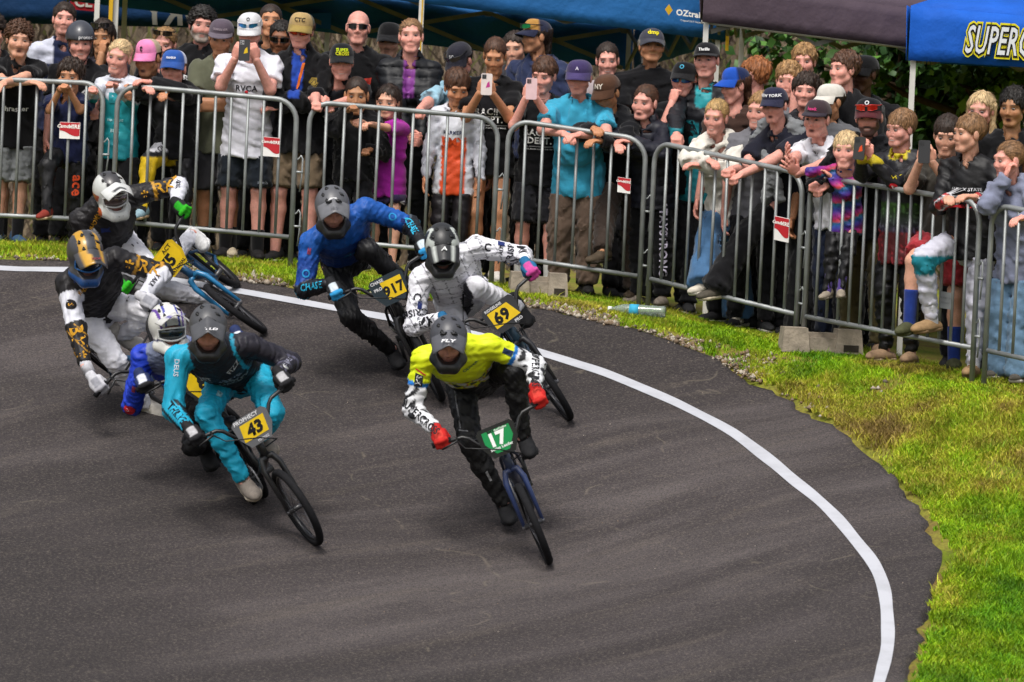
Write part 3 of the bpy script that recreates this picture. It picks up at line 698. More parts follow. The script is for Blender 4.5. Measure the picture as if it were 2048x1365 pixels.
def glasses_mesh(lens, frame_c, y0=.104, z0=.004, big=1.0):
    """wrap-around sunglasses: two lens plates, a bridge and temples"""
    L_ = MB(); Fm = MB()
    for s in (-1, 1):
        P = []
        for i in range(7):
            a = i / 6; x = s * (.008 + .056 * a * big); y = y0 - .030 * (abs(x) / .062) ** 2; h = .017 * big * (1 - .35 * (a - .45) ** 2 * 4 * .6)
            P += [(x, y, z0 + h), (x, y, z0 - h)]
        V = np.array(P); F = [[2 * i, 2 * i + 1, 2 * i + 3, 2 * i + 2] for i in range(6)]
        if s < 0: F = [f[::-1] for f in F]
        V2 = V - (0, .003, 0); L_.add(np.vstack([V, V2]), F + [[i + 14 for i in f[::-1]] for f in F], lens)
        Fm.tube([(s * .009, y0 + .001, z0 + .016 * big), (s * .035, y0 - .009, z0 + .018 * big), (s * .063, y0 - .031, z0 + .013 * big), (s * .074, y0 - .06, z0 + .010), (s * .078, -.01, z0 + .008)], .0032, 5, frame_c)
        Fm.tube([(s * .009, y0, z0 - .016 * big), (s * .035, y0 - .010, z0 - .019 * big), (s * .063, y0 - .031, z0 - .011 * big)], .002, 5, frame_c)
    Fm.tube([(-.01, y0, z0 + .010), (0, y0 + .003, z0 + .012), (.01, y0, z0 + .010)], .003, 5, frame_c)
    return L_, Fm
def skate_helmet():
    f = cut(minus(ell((0, -.015, .035), (.102, .125, .115)), ell((0, -.015, .02), (.090, .112, .105))), ((0, 0, .018), (0, .12, -1)))
    return nets(f, .009)
def strands(V, style, n, rs, colr):
    """loose hair lying on the hair volume, each lock a thin sliver"""
    P = V[rs.integers(0, len(V), n)]; N_ = P - (0, -.02, .03); N_ /= np.linalg.norm(N_, axis=1)[:, None]
    if style == 'tied': d = np.array([0, -.12, .02]) - P
    elif style in ('long', 'bob', 'mullet'): d = np.tile([0, -.15, -1.0], (n, 1)) + N_ * .1
    else: d = P - np.array([0, -.05, .13]) + (0, 0, -.015)
    d = d - N_ * (d * N_).sum(1)[:, None]; d /= np.linalg.norm(d, axis=1)[:, None] + 1e-6; d = d + rs.normal(0, dict(curly=.9, tied=.10, long=.12, mullet=.15).get(style, .26), (n, 3)); d /= np.linalg.norm(d, axis=1)[:, None]
    L_ = dict(short=.018, fringe=.034, messy=.032, curly=.020, long=.07, tied=.045, quiff=.03, mullet=.05, under=.02).get(style, .025) * rs.uniform(.5, 1.4, n); lift = dict(messy=.012, quiff=.009, curly=.008, tied=.0008, long=.002, under=.002, fringe=.003).get(style, .004) * rs.uniform(.2, 1.6, n)
    w = np.cross(d, N_) * rs.uniform(.0012, .0030, n)[:, None]; b0 = P + N_ * .0012 - d * (L_ * .4)[:, None]; tip = P + d * (L_ * .6)[:, None] + N_ * lift[:, None]; mid_ = P + N_ * (.0022 + lift * .25)[:, None]
    VV = np.stack([b0, mid_ + w, mid_ - w, tip], 1).reshape(-1, 3); k = np.arange(n)[:, None] * 4; F = np.vstack([k + [0, 1, 2, 2][:3] if False else k + np.array([0, 1, 2]), k + np.array([1, 3, 2])])
    return VV, F, np.repeat(colr * rs.uniform(.55, 1.5, (n, 1)), 4, axis=0)
class Person: pass
def build_person(sp):
    """sp: one dict per person, see the table"""
    g = sp.get; p = Person(); seed = int(abs(sp['h'][0]) * 7 + sp['h'][1]); rs = np.random.default_rng(seed)
    # --- where the head is: pixel + a row behind the barrier
    x0 = pxD(sp['h'][0], sp['h'][1], 40)[0]; Yh = barY(x0) + g('r', 0.4)
    H = pxD(sp['h'][0], sp['h'][1], (Yh - CAM[1]) / raydir(*sp['h'])[1])
    yaw, al = R(g('yaw', 0)), R(g('lean', 6)); fr = np.array([math.sin(yaw), -math.cos(yaw), 0]); side = np.cross(Zv, fr)
    ut = math.cos(al) * Zv + math.sin(al) * fr; ft = math.cos(al) * fr - math.sin(al) * Zv; un = nz(Zv + ut)
    gh = float(gz(H[0], H[1] + .3 * math.sin(al))); hz_ = H[2] - gh
    u = (hz_ - g('lift', 0)) / (.922 * g('crouch', 1) + .49 * math.cos(al) + .205 * math.cos(al / 2))
    hs = g('hs', float(np.interp(u * 1.75, [1.0, 1.4, 1.75], [.98, 1.0, .98])))
    if sp.get('u'): u = sp['u']
    w = g('build', 1.0) * (0.93 if g('sex', 'm') == 'f' else 1.0)
    Cc = H - un * .205 * u - fr * (.028 * u + .02 * math.sin(al)); Pv = Cc - ut * .49 * u
    p.u = u
    shw = (.175 if g('sex', 'm') == 'm' else .155) * u * (.5 + .5 * w)
    shA, shB = Cc - side * shw - ut * .030 * u, Cc + side * shw - ut * .030 * u      # A: the person's right, left in the photo
    hipA, hipB = Pv - side * .085 * u, Pv + side * .085 * u
    base = np.array([Pv[0], Pv[1], float(gz(Pv[0], Pv[1]))]); p.base = base
    # --- arms
    hands = []
    def arm(spec, sh, sgn):
        out = side * sgn
        kind = spec[0] if spec else 'down'
        hint = -Zv * .9 + out * .55 - fr * .45; up_hint = None; pose = 'relaxed'
        if kind == 'down': t = sh - Zv * .545 * u + out * .06 * u + fr * .05; hint = -fr + out * .3
        elif kind in ('rail', 'px'):
            dY = spec[3] if len(spec) > 3 else (0.0 if kind == 'rail' else -.3)
            Yt = (barY(pxD(spec[1], spec[2], 40)[0]) + (dY if kind == 'rail' else 0)) if kind == 'rail' else Yh + dY
            t = pxD(spec[1], spec[2], (Yt - CAM[1]) / raydir(spec[1], spec[2])[1]); pose = 'grip' if kind == 'rail' else 'hold'
            if len(spec) > 4: pose = spec[4]
        elif kind == 'cross':
            t = Cc - ut * (.27 + .03 * sgn) * u + ft * .20 * u - side * sgn * .10 * u; hint = -Zv * .6 + out * 1.0 + fr * .25; pose = 'relaxed'
        elif kind == 'clasp': t = Cc - ut * .42 * u + ft * .20 * u + out * .02; pose = 'hold'
        else: t = sh - Zv * .5 * u
        if len(spec or ()) > 5 and spec[5] is not None: hint = np.asarray(spec[5], float)
        el, wr = two_bone(sh, t, .295 * u, .255 * u, hint)
        return el, wr, pose, kind
    elA, wrA, poA, kA = arm(g('A', ('down',)), shA, -1); elB, wrB, poB, kB = arm(g('B', ('down',)), shB, 1)
    # --- legs
    def leg(spec, hip, sgn):
        if spec:
            Yt = barY(pxD(spec[0], spec[1], 40)[0]) + (spec[2] if len(spec) > 2 else 0.0)
            t = pxD(spec[0], spec[1], (Yt - CAM[1]) / raydir(spec[0], spec[1])[1])
            if len(spec) <= 3: t[2] = max(t[2], float(gz(t[0], t[1])))
        else:
            t = Pv + side * sgn * .105 * u + fr * (.03 * sgn) + rs.normal(0, .02, 3); t = np.array([t[0], t[1], 0]) - fr * 0.0
            t[2] = gz(t[0], t[1]) + g('lift', 0)
        an = t + Zv * .085 * u
        kn, an = two_bone(hip, an, .424 * u, .416 * u, fr + side * sgn * .12)
        return kn, an
    knA, anA = leg(g('fA'), hipA, -1); knB, anB = leg(g('fB'), hipB, 1)
    root = empty('person', base); p.root = root
    tag(root, sp['label'], 'person', 'spectators behind the barriers')
    skin = srgb(SKIN[g('skin', 'fair')]) * rs.uniform(.92, 1.06); hairc = srgb(HAIRC.get(g('hair', ('short', 'brown'))[1], '#4a3020'))
    # --- body
    tw = w * u
    torso = [cap(Pv - ut * .02 * u, Pv + ut * .16 * u, .150 * tw, .132 * tw, .68, ft), cap(Pv + ut * .16 * u, Cc - ut * .13 * u, .132 * tw, .158 * tw, .66, ft), cap(Cc - ut * .13 * u, Cc - ut * .05 * u, .158 * tw, .125 * tw, .66, ft), cap(shA, shB, .050 * u, .050 * u), cap(Cc + ut * .035 * u, shA, .050 * u, .040 * u), cap(Cc + ut * .035 * u, shB, .050 * u, .040 * u)]
    if g('belly'): torso.append(ell(Pv + ut * .18 * u + ft * .06 * u, np.array([.15, .12, .15]) * u * g('belly'), rotm(side, ft, ut)))
    if g('sex') == 'f' and u > .85: torso += [ell(Cc - ut * .16 * u + ft * .075 * u + side * s * .065 * u, np.array([.06, .05, .06]) * u) for s in (-1, 1)]
    neck = cap(Cc + ut * .0, H - Zv * .03 * hs - fr * .012, .058 * hs, .051 * hs)
    la = [cap(shA, elA, .048 * tw, .039 * tw), cap(elA, wrA, .039 * tw, .027 * u)]; lb = [cap(shB, elB, .048 * tw, .039 * tw), cap(elB, wrB, .039 * tw, .027 * u)]
    def legp(h, k, a):
        cf = k + (a - k) * .3 - fr * .018 * u
        return [cap(h, k, .082 * tw, .053 * u), cap(k, cf, .052 * u, .054 * u), cap(cf, a, .054 * u, .036 * u)]
    ga, gb = legp(hipA, knA, anA), legp(hipB, knB, anB)
    bf = union(torso + [neck] + la + lb + ga + gb, .022 * u)
    V, F = nets(bf, .0165 if g('fine', 1) else .02)
    col = np.tile(skin, (len(V), 1)); parts = [(V, F, col)]
    # head
    hy, hp, hr = R(g('hy', g('yaw', 0))), R(g('hp', 8)), R(g('hr', rs.uniform(-4, 4)))
    hf = np.array([math.sin(hy) * math.cos(hp), -math.cos(hy) * math.cos(hp), -math.sin(hp)]); hsd = nz(np.cross(Zv, hf)); hu = np.cross(hf, hsd)
    hu, hsd = hu * math.cos(hr) + hsd * math.sin(hr), hsd * math.cos(hr) - hu * math.sin(hr)
    # head frame: x = left, y = front, z = up
    HM = rotm(-np.cross(hf, hu) * -1 if False else np.cross(hu, hf) * 1.0, hf, hu)
    sx = rs.uniform(.96, 1.05) * (1.04 if g('build', 1) > 1.1 else 1.0); sz = rs.uniform(.95, 1.02); hsc = np.array([sx, 1.0, sz]) * hs
    p.place_h = lambda V_: (np.asarray(V_, float) * hsc) @ HM + H
    hv, hf_, mk_ = HEADS['f' if g('sex') == 'f' or u < .8 else 'm']
    hc = np.tile(skin, (len(hv), 1))
    def blend(m, c, a=1.0):
        nonlocal hc
        m = (np.clip(m, 0, 1) * a)[:, None]; hc = hc * (1 - m) + np.asarray(c) * m
    hd = hairc * .9
    blend(mk_['cheek'], skin * (1.08, .84, .80), .4); blend(mk_['eye'], skin * .38, .7); blend(mk_['lip'], skin * (.84, .58, .56), .55); blend(mk_['slit'], skin * .3, .75)  # eye sockets and lip line: soft shade put into the skin colour
    blend(mk_['brow'], hd, .88 if g('brow', 1) else .4)
    bd = g('beard')
    if bd: blend(mk_['beard'], srgb(HAIRC[bd]), .88); blend(mk_['mous'], srgb(HAIRC[bd]), .9)
    if g('mous'): blend(mk_['mous'], srgb(HAIRC[g('mous')]), .85)
    if g('stub'): blend(mk_['stub'], skin * .55, .55)
    if g('mouth') == 'open': blend(mk_['mouth'], (.05, .015, .015), .95)
    if g('mouth') == 'smile': blend(mk_['slit'], (.62, .55, .5), .9)
    hx, hyv, hzv = hv.T
    hv2 = hv.copy(); x_, y_, z_ = hv.T                   # no two faces alike
    nose = np.exp(-((x_ / .022) ** 4)) * np.clip((y_ - .082) / .012, 0, 1) * (z_ > -.048) * (z_ < .03); hv2[:, 1] -= nose * np.clip(y_ - .085, 0, 1) * rs.uniform(.0, .75)
    low = np.clip((-z_ - .02) / .06, 0, 1); hv2[:, 0] *= 1 + low * rs.uniform(-.10, .10); hv2[:, 2] -= low * rs.uniform(-.010, .006); hv2[:, 1] += low * np.clip(y_ / .08, 0, 1) * rs.uniform(-.008, .004); ck = np.exp(-(((np.abs(x_) - .045) / .02) ** 2) - (((z_ + .04) / .03) ** 2)); hv2[:, 0] += np.sign(x_) * ck * rs.uniform(-.004, .006)
    parts.append((p.place_h(hv2), hf_, hc))
    for s in (-1, 1):
        ev, ef = uv_sphere(np.array([s * .031, .0785, .006]), .0115); ev[:, 2] = .006 + (ev[:, 2] - .006) * .62 - .001
        ec = np.where(((ev[:, 0] - s * .031) ** 2 + (ev[:, 2] - .006) ** 2 < .0056 ** 2)[:, None] & (ev[:, 1] > .077)[:, None], (.018, .012, .01), (.24, .205, .19)); parts.append((p.place_h(ev), ef, ec))
    # hands
    for el, wr, po, sgn, kd in ((elA, wrA, poA, -1, kA), (elB, wrB, poB, 1, kB)):
        hv, hf_ = HANDS[po]; y = nz(wr - el)
        if kd == 'rail': y = nz(y + fr * .3 - Zv * .15); z = nz(Zv * 1.0 + fr * .3 - y * (y @ Zv))
        elif kd == 'px': z = nz(fr * .8 + side * sgn * .5); y = nz(y * .6 + Zv * .5)
        elif kd == 'cross': z = nz(fr * .6 + Zv * .6)
        elif kd == 'clasp': z = nz(fr + Zv * .3)
        else: z = side * sgn
        z = nz(z - y * (y @ z)); xx = np.cross(y, z)
        parts.append((place(hv, rotm(xx, y, z), wr, .98 * u ** .8 * (1.0 if g('sex') != 'f' else .92), mirror=(sgn < 0)), hf_ if sgn > 0 else hf_[:, ::-1], np.tile(skin * (1.03, .95, .93), (len(hv), 1))))
    p.__dict__.update(H=H, C=Cc, P=Pv, side=side, ut=ut, ft=ft, fr=fr, wrA=wrA, wrB=wrB, elA=elA, elB=elB, shA=shA, shB=shB, HM=HM, hs=hs, knA=knA, knB=knB, anA=anA, anB=anB, hipA=hipA, hipB=hipB, y=Yh)
    # --- top
    T = dict(kind='tee', col='#16161a'); T.update(g('top', {})); kind = T['kind']; c0 = srgb(T['col'])
    inf = dict(tee=.016, polo=.017, long=.018, jersey=.013, hoodie=.028, puffer=.036, jacket=.028).get(kind, .016) * (.6 + .4 * u)
    tt = [cap(Pv - ut * .02 * u, Pv + ut * .16 * u, .150 * tw + inf, .138 * tw + inf, .70, ft), cap(Pv + ut * .16 * u, Cc - ut * .13 * u, .138 * tw + inf, .158 * tw + inf, .68, ft), cap(Cc - ut * .13 * u, Cc - ut * .045 * u, .158 * tw + inf, .125 * tw + inf * .8, .68, ft), cap(shA, shB, .051 * u + inf * .6, .051 * u + inf * .6), cap(Cc + ut * .032 * u, shA, .050 * u + inf * .5, .044 * u + inf * .5), cap(Cc + ut * .032 * u, shB, .050 * u + inf * .5, .044 * u + inf * .5), cap(Pv + 0 * ut, Pv + nz(-Zv * .75 - ut * .25) * (T.get('hem', .09) * u + .06), .154 * tw + inf, .172 * tw + inf, .76, fr)]
    drop = T.get('hem', .09) * u; dn = nz(-Zv * .75 - ut * .25)
    tt += torso[6:] and [plus(q, lambda P_, i_=inf: np.float32(-i_ * .9) + 0 * P_[:, 0]) for q in torso[6:]] or []
    core = cut(union(tt, .03 * u), (Pv + dn * drop, dn))
    long_ = kind in ('long', 'hoodie', 'puffer', 'jacket', 'jersey') if 'sleeve' not in T else T['sleeve'] > 1
    slv = []
    for sh, el, wr in ((shA, elA, wrA), (shB, elB, wrB)):
        d1, d2 = nz(el - sh), nz(wr - el); si = inf * (1.0 if kind != 'tee' else 1.0)
        if long_:
            slv.append(cut(union([cap(sh, el, .046 * tw + si, .039 * tw + si), cap(el, wr, .041 * tw + si, .029 * u + si * .7)], .015), (wr - d2 * .008, d2)))
        else:
            e = sh + (el - sh) * T.get('sleeve', .68); slv.append(cut(cap(sh, sh + (el - sh) * 1.0, .047 * tw + si, .050 * tw + si * 1.3), (e, d1)))
    hole = cap(Cc + ft * .012, H, .058 * hs + .003, .056 * hs)
    if kind in ('hoodie',): slv.append(cut(cap(Cc + side * .07 - ft * .03 + ut * .03, Cc - side * .07 - ft * .03 + ut * .03, .055, .055), (Cc + ut * .09, ut))); slv.append(ell(Cc - ft * .085 * u - ut * .03, (.12 * u, .06 * u, .11 * u), rotm(side, ft, ut)))
    if kind in ('jacket', 'puffer', 'polo'): slv.append(cap(Cc + ut * .02, Cc + ut * (.05 if kind == 'polo' else .075), .085 * hs, .078 * hs))
    tf = union([core] + slv, .022 * u); tf = minus(tf, hole)
    if kind in ('tee', 'long', 'jersey', 'hoodie'):      # ribbed collar
        cax = nz(ut * .9 + Zv * .4 + ft * .35).astype(f4); cct = (Cc + ut * .046 * u + ft * .016 * u).astype(f4); cR, cr_ = f4(.064 * hs), f4(.0085 if kind != 'hoodie' else .014)
        def ring(P_, g_=tf):
            v = P_ - cct; h_ = v @ cax; rr = np.sqrt(np.maximum((v * v).sum(1) - h_ * h_, 0)) - cR; return smin(g_(P_), np.sqrt(rr * rr + h_ * h_) - cr_, f4(.008))
        ring.lo, ring.hi = core.lo, core.hi; tf = ring
    if kind in ('jacket', 'puffer', 'polo') or T.get('vneck'): tf = minus(tf, cap(Cc + ft * .12 + ut * .06, Cc + ft * .13 - ut * T.get('vneck', .10) * u, .055, .008))
    amp, wl = dict(tee=(.0075, .13), polo=(.007, .12), jersey=(.006, .10), hoodie=(.010, .12), long=(.007, .12), jacket=(.008, .11), puffer=(.003, .10)).get(kind, (.004, .15))
    tf = plus(tf, folds(seed + 3, amp, wl))
    if kind == 'puffer':
        uu = ut.astype(f4); oo = Cc.astype(f4)
        tf = plus(tf, lambda P_: f4(.013) * (1 - np.abs(np.sin(((P_ - oo) @ uu) * (math.pi / .062)))) ** 3)
    tf.lo = np.min([q.lo for q in [core] + slv], 0); tf.hi = np.max([q.hi for q in [core] + slv], 0); p.top = tf
    V, F = nets(tf, .0155, pad=.015)
    col = np.tile(c0, (len(V), 1)); q = V - Cc; lu, lv, lw = q @ side, q @ ut, q @ ft; inn = np.minimum(np.abs(lu) / (shw + 1e-6), 9)
    p.tl = (lu, lv, lw)
    if 'fn' in T: col = T['fn'](V, lu / u, lv / u, lw / u, col, p)
    if 'yoke' in T: col[(lv > -.10 * u - .0 * lu) & (np.abs(lu) > .07 * u)] = srgb(T['yoke'])
    if 'inner' in T: col[(np.abs(lu) < T.get('iw', .045) * u * (1 + 1.2 * (lv / u + .35).clip(-.3, .4))) & (lw > .03) & (lv > -T.get('il', .3) * u)] = srgb(T['inner'])
    if 'slvc' in T:
        for sh, el, wr in ((shA, elA, wrA), (shB, elB, wrB)):
            ds = np.minimum(cap(sh + (el - sh) * .25, el, .05, .05)(V.astype(f4)), cap(el, wr, .05, .05)(V.astype(f4))); col[ds < .02] = srgb(T['slvc'])
    nm = dict(tee='t_shirt', polo='polo_shirt', jersey='jersey', hoodie='hoodie', long='long_sleeve_shirt', jacket='jacket', puffer='puffer_jacket')[kind]
    topo = mk(nm, V, F, M_SLICK if kind in ('jersey', 'puffer') else M_CLOTH, root, col, base=base)
    for dcl in T.get('dec', ()):
        decal(dcl, p, tf, topo, base)
    # --- bottom
    Bt = dict(kind='pants', col='#17171b'); Bt.update(g('bot', {})); bk = Bt['kind']; cb = srgb(Bt['col'])
    lg = []
    shin = dict(pants=1.0, shorts=-1, bike=1.0, flare=1.0)[bk]
    for h_, k_, a_ in ((hipA, knA, anA), (hipB, knB, anB)):
        dt, dsn = nz(k_ - h_), nz(a_ - k_)
        if bk == 'shorts':
            e = h_ + (k_ - h_) * Bt.get('len', .88); lg.append(cut(cap(h_, k_, .090 * tw + .012, .078 * tw + .012), (e, dt)))
        else:
            lo_ = Bt.get('loose', .016); an_r = .040 * u + lo_ * (2.2 if bk == 'flare' else 1.1) if bk != 'bike' else .044 * u
            lg.append(cut(union([cap(h_, k_, .086 * tw + lo_ * .6, .058 * u + lo_), cap(k_, a_, .058 * u + lo_, an_r)], .02), (a_ + dsn * (.035 if bk == 'flare' else .0), dsn)))
    pel = cut(union([cap(Pv + ut * .10 * u, Pv - ut * .03 * u, .145 * tw + .008, .152 * tw + .010, .72, ft)] + ([ell(Pv + ut * .12 * u + ft * .05 * u, np.array([.14, .115, .10]) * u * g('belly'), rotm(side, ft, ut))] if g('belly') else []), .02), (Pv + ut * .10 * u, ut))
    pf = plus(union([pel] + lg, .02 * u), folds(seed + 9, Bt.get('fold', .0065) * 1.15, .095)); pf.lo = np.min([q.lo for q in [pel] + lg], 0); pf.hi = np.max([q.hi for q in [pel] + lg], 0); p.bot = pf
    pf0 = pf; pf = minus(pf, cut(cap(Pv + dn * drop, Cc, .215 * u, .215 * u, .76, ft), (Pv + dn * (drop - .02), dn))); p.bot = pf
    V, F = nets(pf, .0175, pad=.015); col = np.tile(cb, (len(V), 1))
    if 'fn' in Bt: col = Bt['fn'](V, col, p)
    boto = mk('shorts' if bk == 'shorts' else ('jeans' if Bt.get('jeans') else 'trousers'), V, F, M_SLICK if bk == 'bike' else M_CLOTH, root, col, base=base)
    for dcl in Bt.get('dec', ()):
        decal(dcl, p, pf, boto, base)
    v0 = parts[0][0]; cov = np.minimum(tf(v0.astype(f4)), pf0(v0.astype(f4))) < .003      # the body draws back under its clothes
    gr, _ = grad(bf, v0); parts[0] = (v0 - gr / (np.linalg.norm(gr, axis=1)[:, None] + 1e-6) * (.028 * u * cov)[:, None], parts[0][1], parts[0][2])
    n0 = 0; VV, FF, CC = [], [], []
    for v_, f_, c_ in parts: VV.append(v_); FF.append(np.asarray(f_) + n0); CC.append(c_); n0 += len(v_)
    body = mk('body', np.vstack(VV), np.vstack(FF), M_SKIN, root, np.vstack(CC), base=base)
    # --- shoes and socks
    S_ = dict(kind='sneaker', col='#2a2a2c', sole='#c9c4ba'); S_.update(g('shoe', {}))
    for an, kn, sgn in ((anA, knA, -1), (anB, knB, 1)):
        (uv_, uf), (sv, sf_) = SHOES[S_['kind']]; yd = nz(fr + side * sgn * .25); pitch = 0
        if g('fA' if sgn < 0 else 'fB'): yd = nz(yd + Zv * g('toe', -.12))
        xd = nz(np.cross(yd, Zv)); zd = np.cross(xd, yd); Ms = rotm(xd, yd, zd); o = an - Zv * .085 * u; sc = u ** .9
        sh_o = mk('shoe', place(uv_, Ms, o, sc), uf, M_LEATHER, root, srgb(S_['col']), base=base)
        mk('sole', place(sv, Ms, o, sc), sf_, M_LEATHER, sh_o, srgb(S_['sole']), base=base)
        if S_.get('sock'):
            dsn = nz(kn - an); V, F = nets(cut(cap(an - dsn * .03, an + dsn * S_.get('sl', .13), .042 * u, .050 * u), (an + dsn * S_.get('sl', .13), dsn)), .012)
            mk('sock', V, F, M_CLOTH, root, srgb(S_['sock']), base=base)
    # --- hair and headgear
    st = g('hair', ('short', 'brown'))[0]
    if st != 'bald':
        V, F = nets(hair_sdf(st, seed, bool(g('cap'))), .0075, pad=.012); c = np.tile(hairc, (len(V), 1)) * (1 + .12 * np.sin(V[:, :1] * 260 + 3 * np.sin(V[:, 2:] * 60)) + .12 * np.sin(V[:, 2:] * 190 + V[:, 1:2] * 150))
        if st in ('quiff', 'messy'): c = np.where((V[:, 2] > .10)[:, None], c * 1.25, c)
        if st != 'buzz':
            sv_, sf2, sc_ = strands(V, st, 900 if st == 'long' else 620, rs, hairc); nV = len(V); V = np.vstack([V, sv_]); c = np.vstack([c, sc_]); F = np.vstack([F, np.column_stack([sf2, sf2[:, 2]])[:, :4] + nV]) if False else [list(map(int, q_)) for q_ in F] + [list(map(int, q_ + nV)) for q_ in sf2]
        mk('hair', p.place_h(V), F, M_HAIR, root, c.clip(0, 1), base=base)
    if g('cap'):
        k = g('cap'); cr, br = cap_mesh(srgb(k[0]), srgb(k[1]), srgb(k[2]), k[4] if len(k) > 4 else 0, len(k) > 5 and k[5] == 'flat')
        back = len(k) > 5 and k[5] == 'back'; fl = np.array([-1, -1, 1]) if back else np.array([1, 1, 1]); tilt = g('ctilt', 0)
        def pc(V_):
            V_ = np.asarray(V_) * fl
            if tilt: a = R(tilt); V_ = np.column_stack([V_[:, 0], V_[:, 1] * math.cos(a) - (V_[:, 2] - .04) * math.sin(a), .04 + V_[:, 1] * math.sin(a) + (V_[:, 2] - .04) * math.cos(a)])
            return p.place_h(V_)
        co = mk('cap', pc(cr[0]), cr[1], M_CLOTH, root, cr[2], base=base); mk('brim', pc(br[0]), br[1], M_CLOTH, co, br[2], base=base)
        if len(k) > 3 and k[3]:
            items = [k[3]] if isinstance(k[3], tuple) else k[3]
            for tx, szz, cc_, zz in items:
                tv, tf_ = text_tris(tx, .03); tv = tv * szz; x, z = tv[:, 0], tv[:, 1] + zz
                mk('logo', pc(np.column_stack([-x if False else x * -1 * -1, dome_y(x, z, .005 + .3 * (k[4] if len(k) > 4 else 0)), z])), tf_, M_PRINT, co, srgb(cc_), base=base, smooth=False)
    if g('shades'):
        lens, fcol, where = g('shades'); Lm, Fm = glasses_mesh(srgb(lens), srgb(fcol), *((.106, .004) if where == 'eyes' else (.112, .075) if where == 'cap' else (.098, .095)))
        go = mk('sunglasses', p.place_h(np.vstack(Fm.v)), Fm.f, M_BLACKP if fcol == '#101012' else M_HARD, root, np.vstack(Fm.c), base=base)
        mk('lens', p.place_h(np.vstack(Lm.v)), Lm.f, M_LENS, go, np.vstack(Lm.c), base=base)
    if g('lid'):
        V, F = skate_helmet(); ho = mk('skate_helmet', p.place_h(V), F, M_HARD, root, srgb('#3a3c44'), base=base)
        st_ = MB()
        for s in (-1, 1): st_.tube([(s * .088, .02, .02), (s * .078, .035, -.05), (s * .03, .045, -.125), (0, .05, -.132)], .005, 5, srgb('#15151a'))
        mk('strap', p.place_h(np.vstack(st_.v)), st_.f, M_BLACKP, ho, base=base)
        for s in (-.055, -.02, .02, .055): vt = MB(); vt.lathe([(.009, 0), (.009, .004)], (s, .093 - abs(s) * .5, .098 - abs(s) * .35), (0, .6, .8), 8); mk('vent', p.place_h(np.vstack(vt.v)), vt.f, M_BLACKP, ho, base=base)
        tv, tf_ = text_tris('protec', .02); tv = tv * .035; mk('logo', p.place_h(np.column_stack([tv[:, 0] + .03, .012 + .108 * np.sqrt(1 - ((tv[:, 0] + .03) / .105) ** 2) + 0 * tv[:, 0], tv[:, 1] + .048])), tf_, M_PRINT, ho, srgb('#d8d8da'), base=base, smooth=False)
    return p
def project(P2, o, uax, vax, n, f, off=.0035):       # lay 2D points on the zero surface of f, looking along -n
    Q = (o + P2[:, :1] * uax + P2[:, 1:] * vax).astype(float); S0 = Q + n * .30
    t = np.zeros(len(Q))
    for _ in range(60):
        d = f((S0 - n * t[:, None]).astype(f4)); t += np.clip(d, -.01, .02) * .8
        if np.abs(d).max() < 5e-4: break
    t = np.clip(t, 0, .6)
    ok = np.abs(f((S0 - n * t[:, None]).astype(f4))) < .02
    if ok.any(): t = np.where(ok, t, np.median(t[ok]))
    return S0 - n * t[:, None] + n * off
def patch_tris(outline, n=6):                        # convex outline -> fan with subdivided spokes
    O = np.asarray(outline, float); c = O.mean(0); m = len(O); V = [c]; F = []
    for r in range(1, n + 1): V += list(c + (O - c) * r / n)
    for k in range(m): F.append([0, 1 + k, 1 + (k + 1) % m])
    for r in range(n - 1):
        for k in range(m):
            a, b = 1 + r * m + k, 1 + r * m + (k + 1) % m; F += [[a, a + m, b + m], [a, b + m, b]]
    return np.array(V), np.array(F)
def dense(outline, step):
    O = np.asarray(outline, float); out = []
    for a, b in zip(O, np.roll(O, -1, 0)):
        k = max(1, int(np.linalg.norm(b - a) / step)); out += [a + (b - a) * i / k for i in range(k)]
    return np.array(out)
def circle(r, n=16, ry=None): return [(r * math.cos(6.2832 * k / n), (ry or r) * math.sin(6.2832 * k / n)) for k in range(n)]
def decal(d, p, f, parent, base, name='print'):
    """d = (what, size, (u, v) on the chest, colour[, turn, frame, sx])"""
    what, size, (cu, cv), colr = d[:4]; turn = R(d[4]) if len(d) > 4 and d[4] else 0; fr_ = d[5] if len(d) > 5 else None
    if fr_ is None: o, ua, va, n = p.C, p.side, p.ut, p.ft
    else: o, ua, va, n = fr_(p) if callable(fr_) else fr_
    if isinstance(what, str): V, F = text_tris(what, d[7] if len(d) > 7 else .025); V = V * size
    else: V, F = patch_tris(dense(np.array(what) * size, .02), 3)
    if len(V) == 0: return
    if len(d) > 6 and d[6]: V = V * (d[6], 1)
    c, s = math.cos(turn), math.sin(turn); V = V @ np.array([[c, s], [-s, c]])
    Q = project(V + (cu, cv), o, ua, va, n, f)
    return mk(name, Q, F, M_PRINT, parent, srgb(colr), base=base, smooth=False)
def limb_frame(a, b, n):            # a decal frame along a limb: u runs from a to b
    def fr_(p):
        A, B = getattr(p, a), getattr(p, b); ua = nz(B - A); nn_ = np.asarray(n, float); nn_ = nz(nn_ - ua * (nn_ @ ua)); return A, ua, np.cross(nn_, ua), nn_
    return fr_
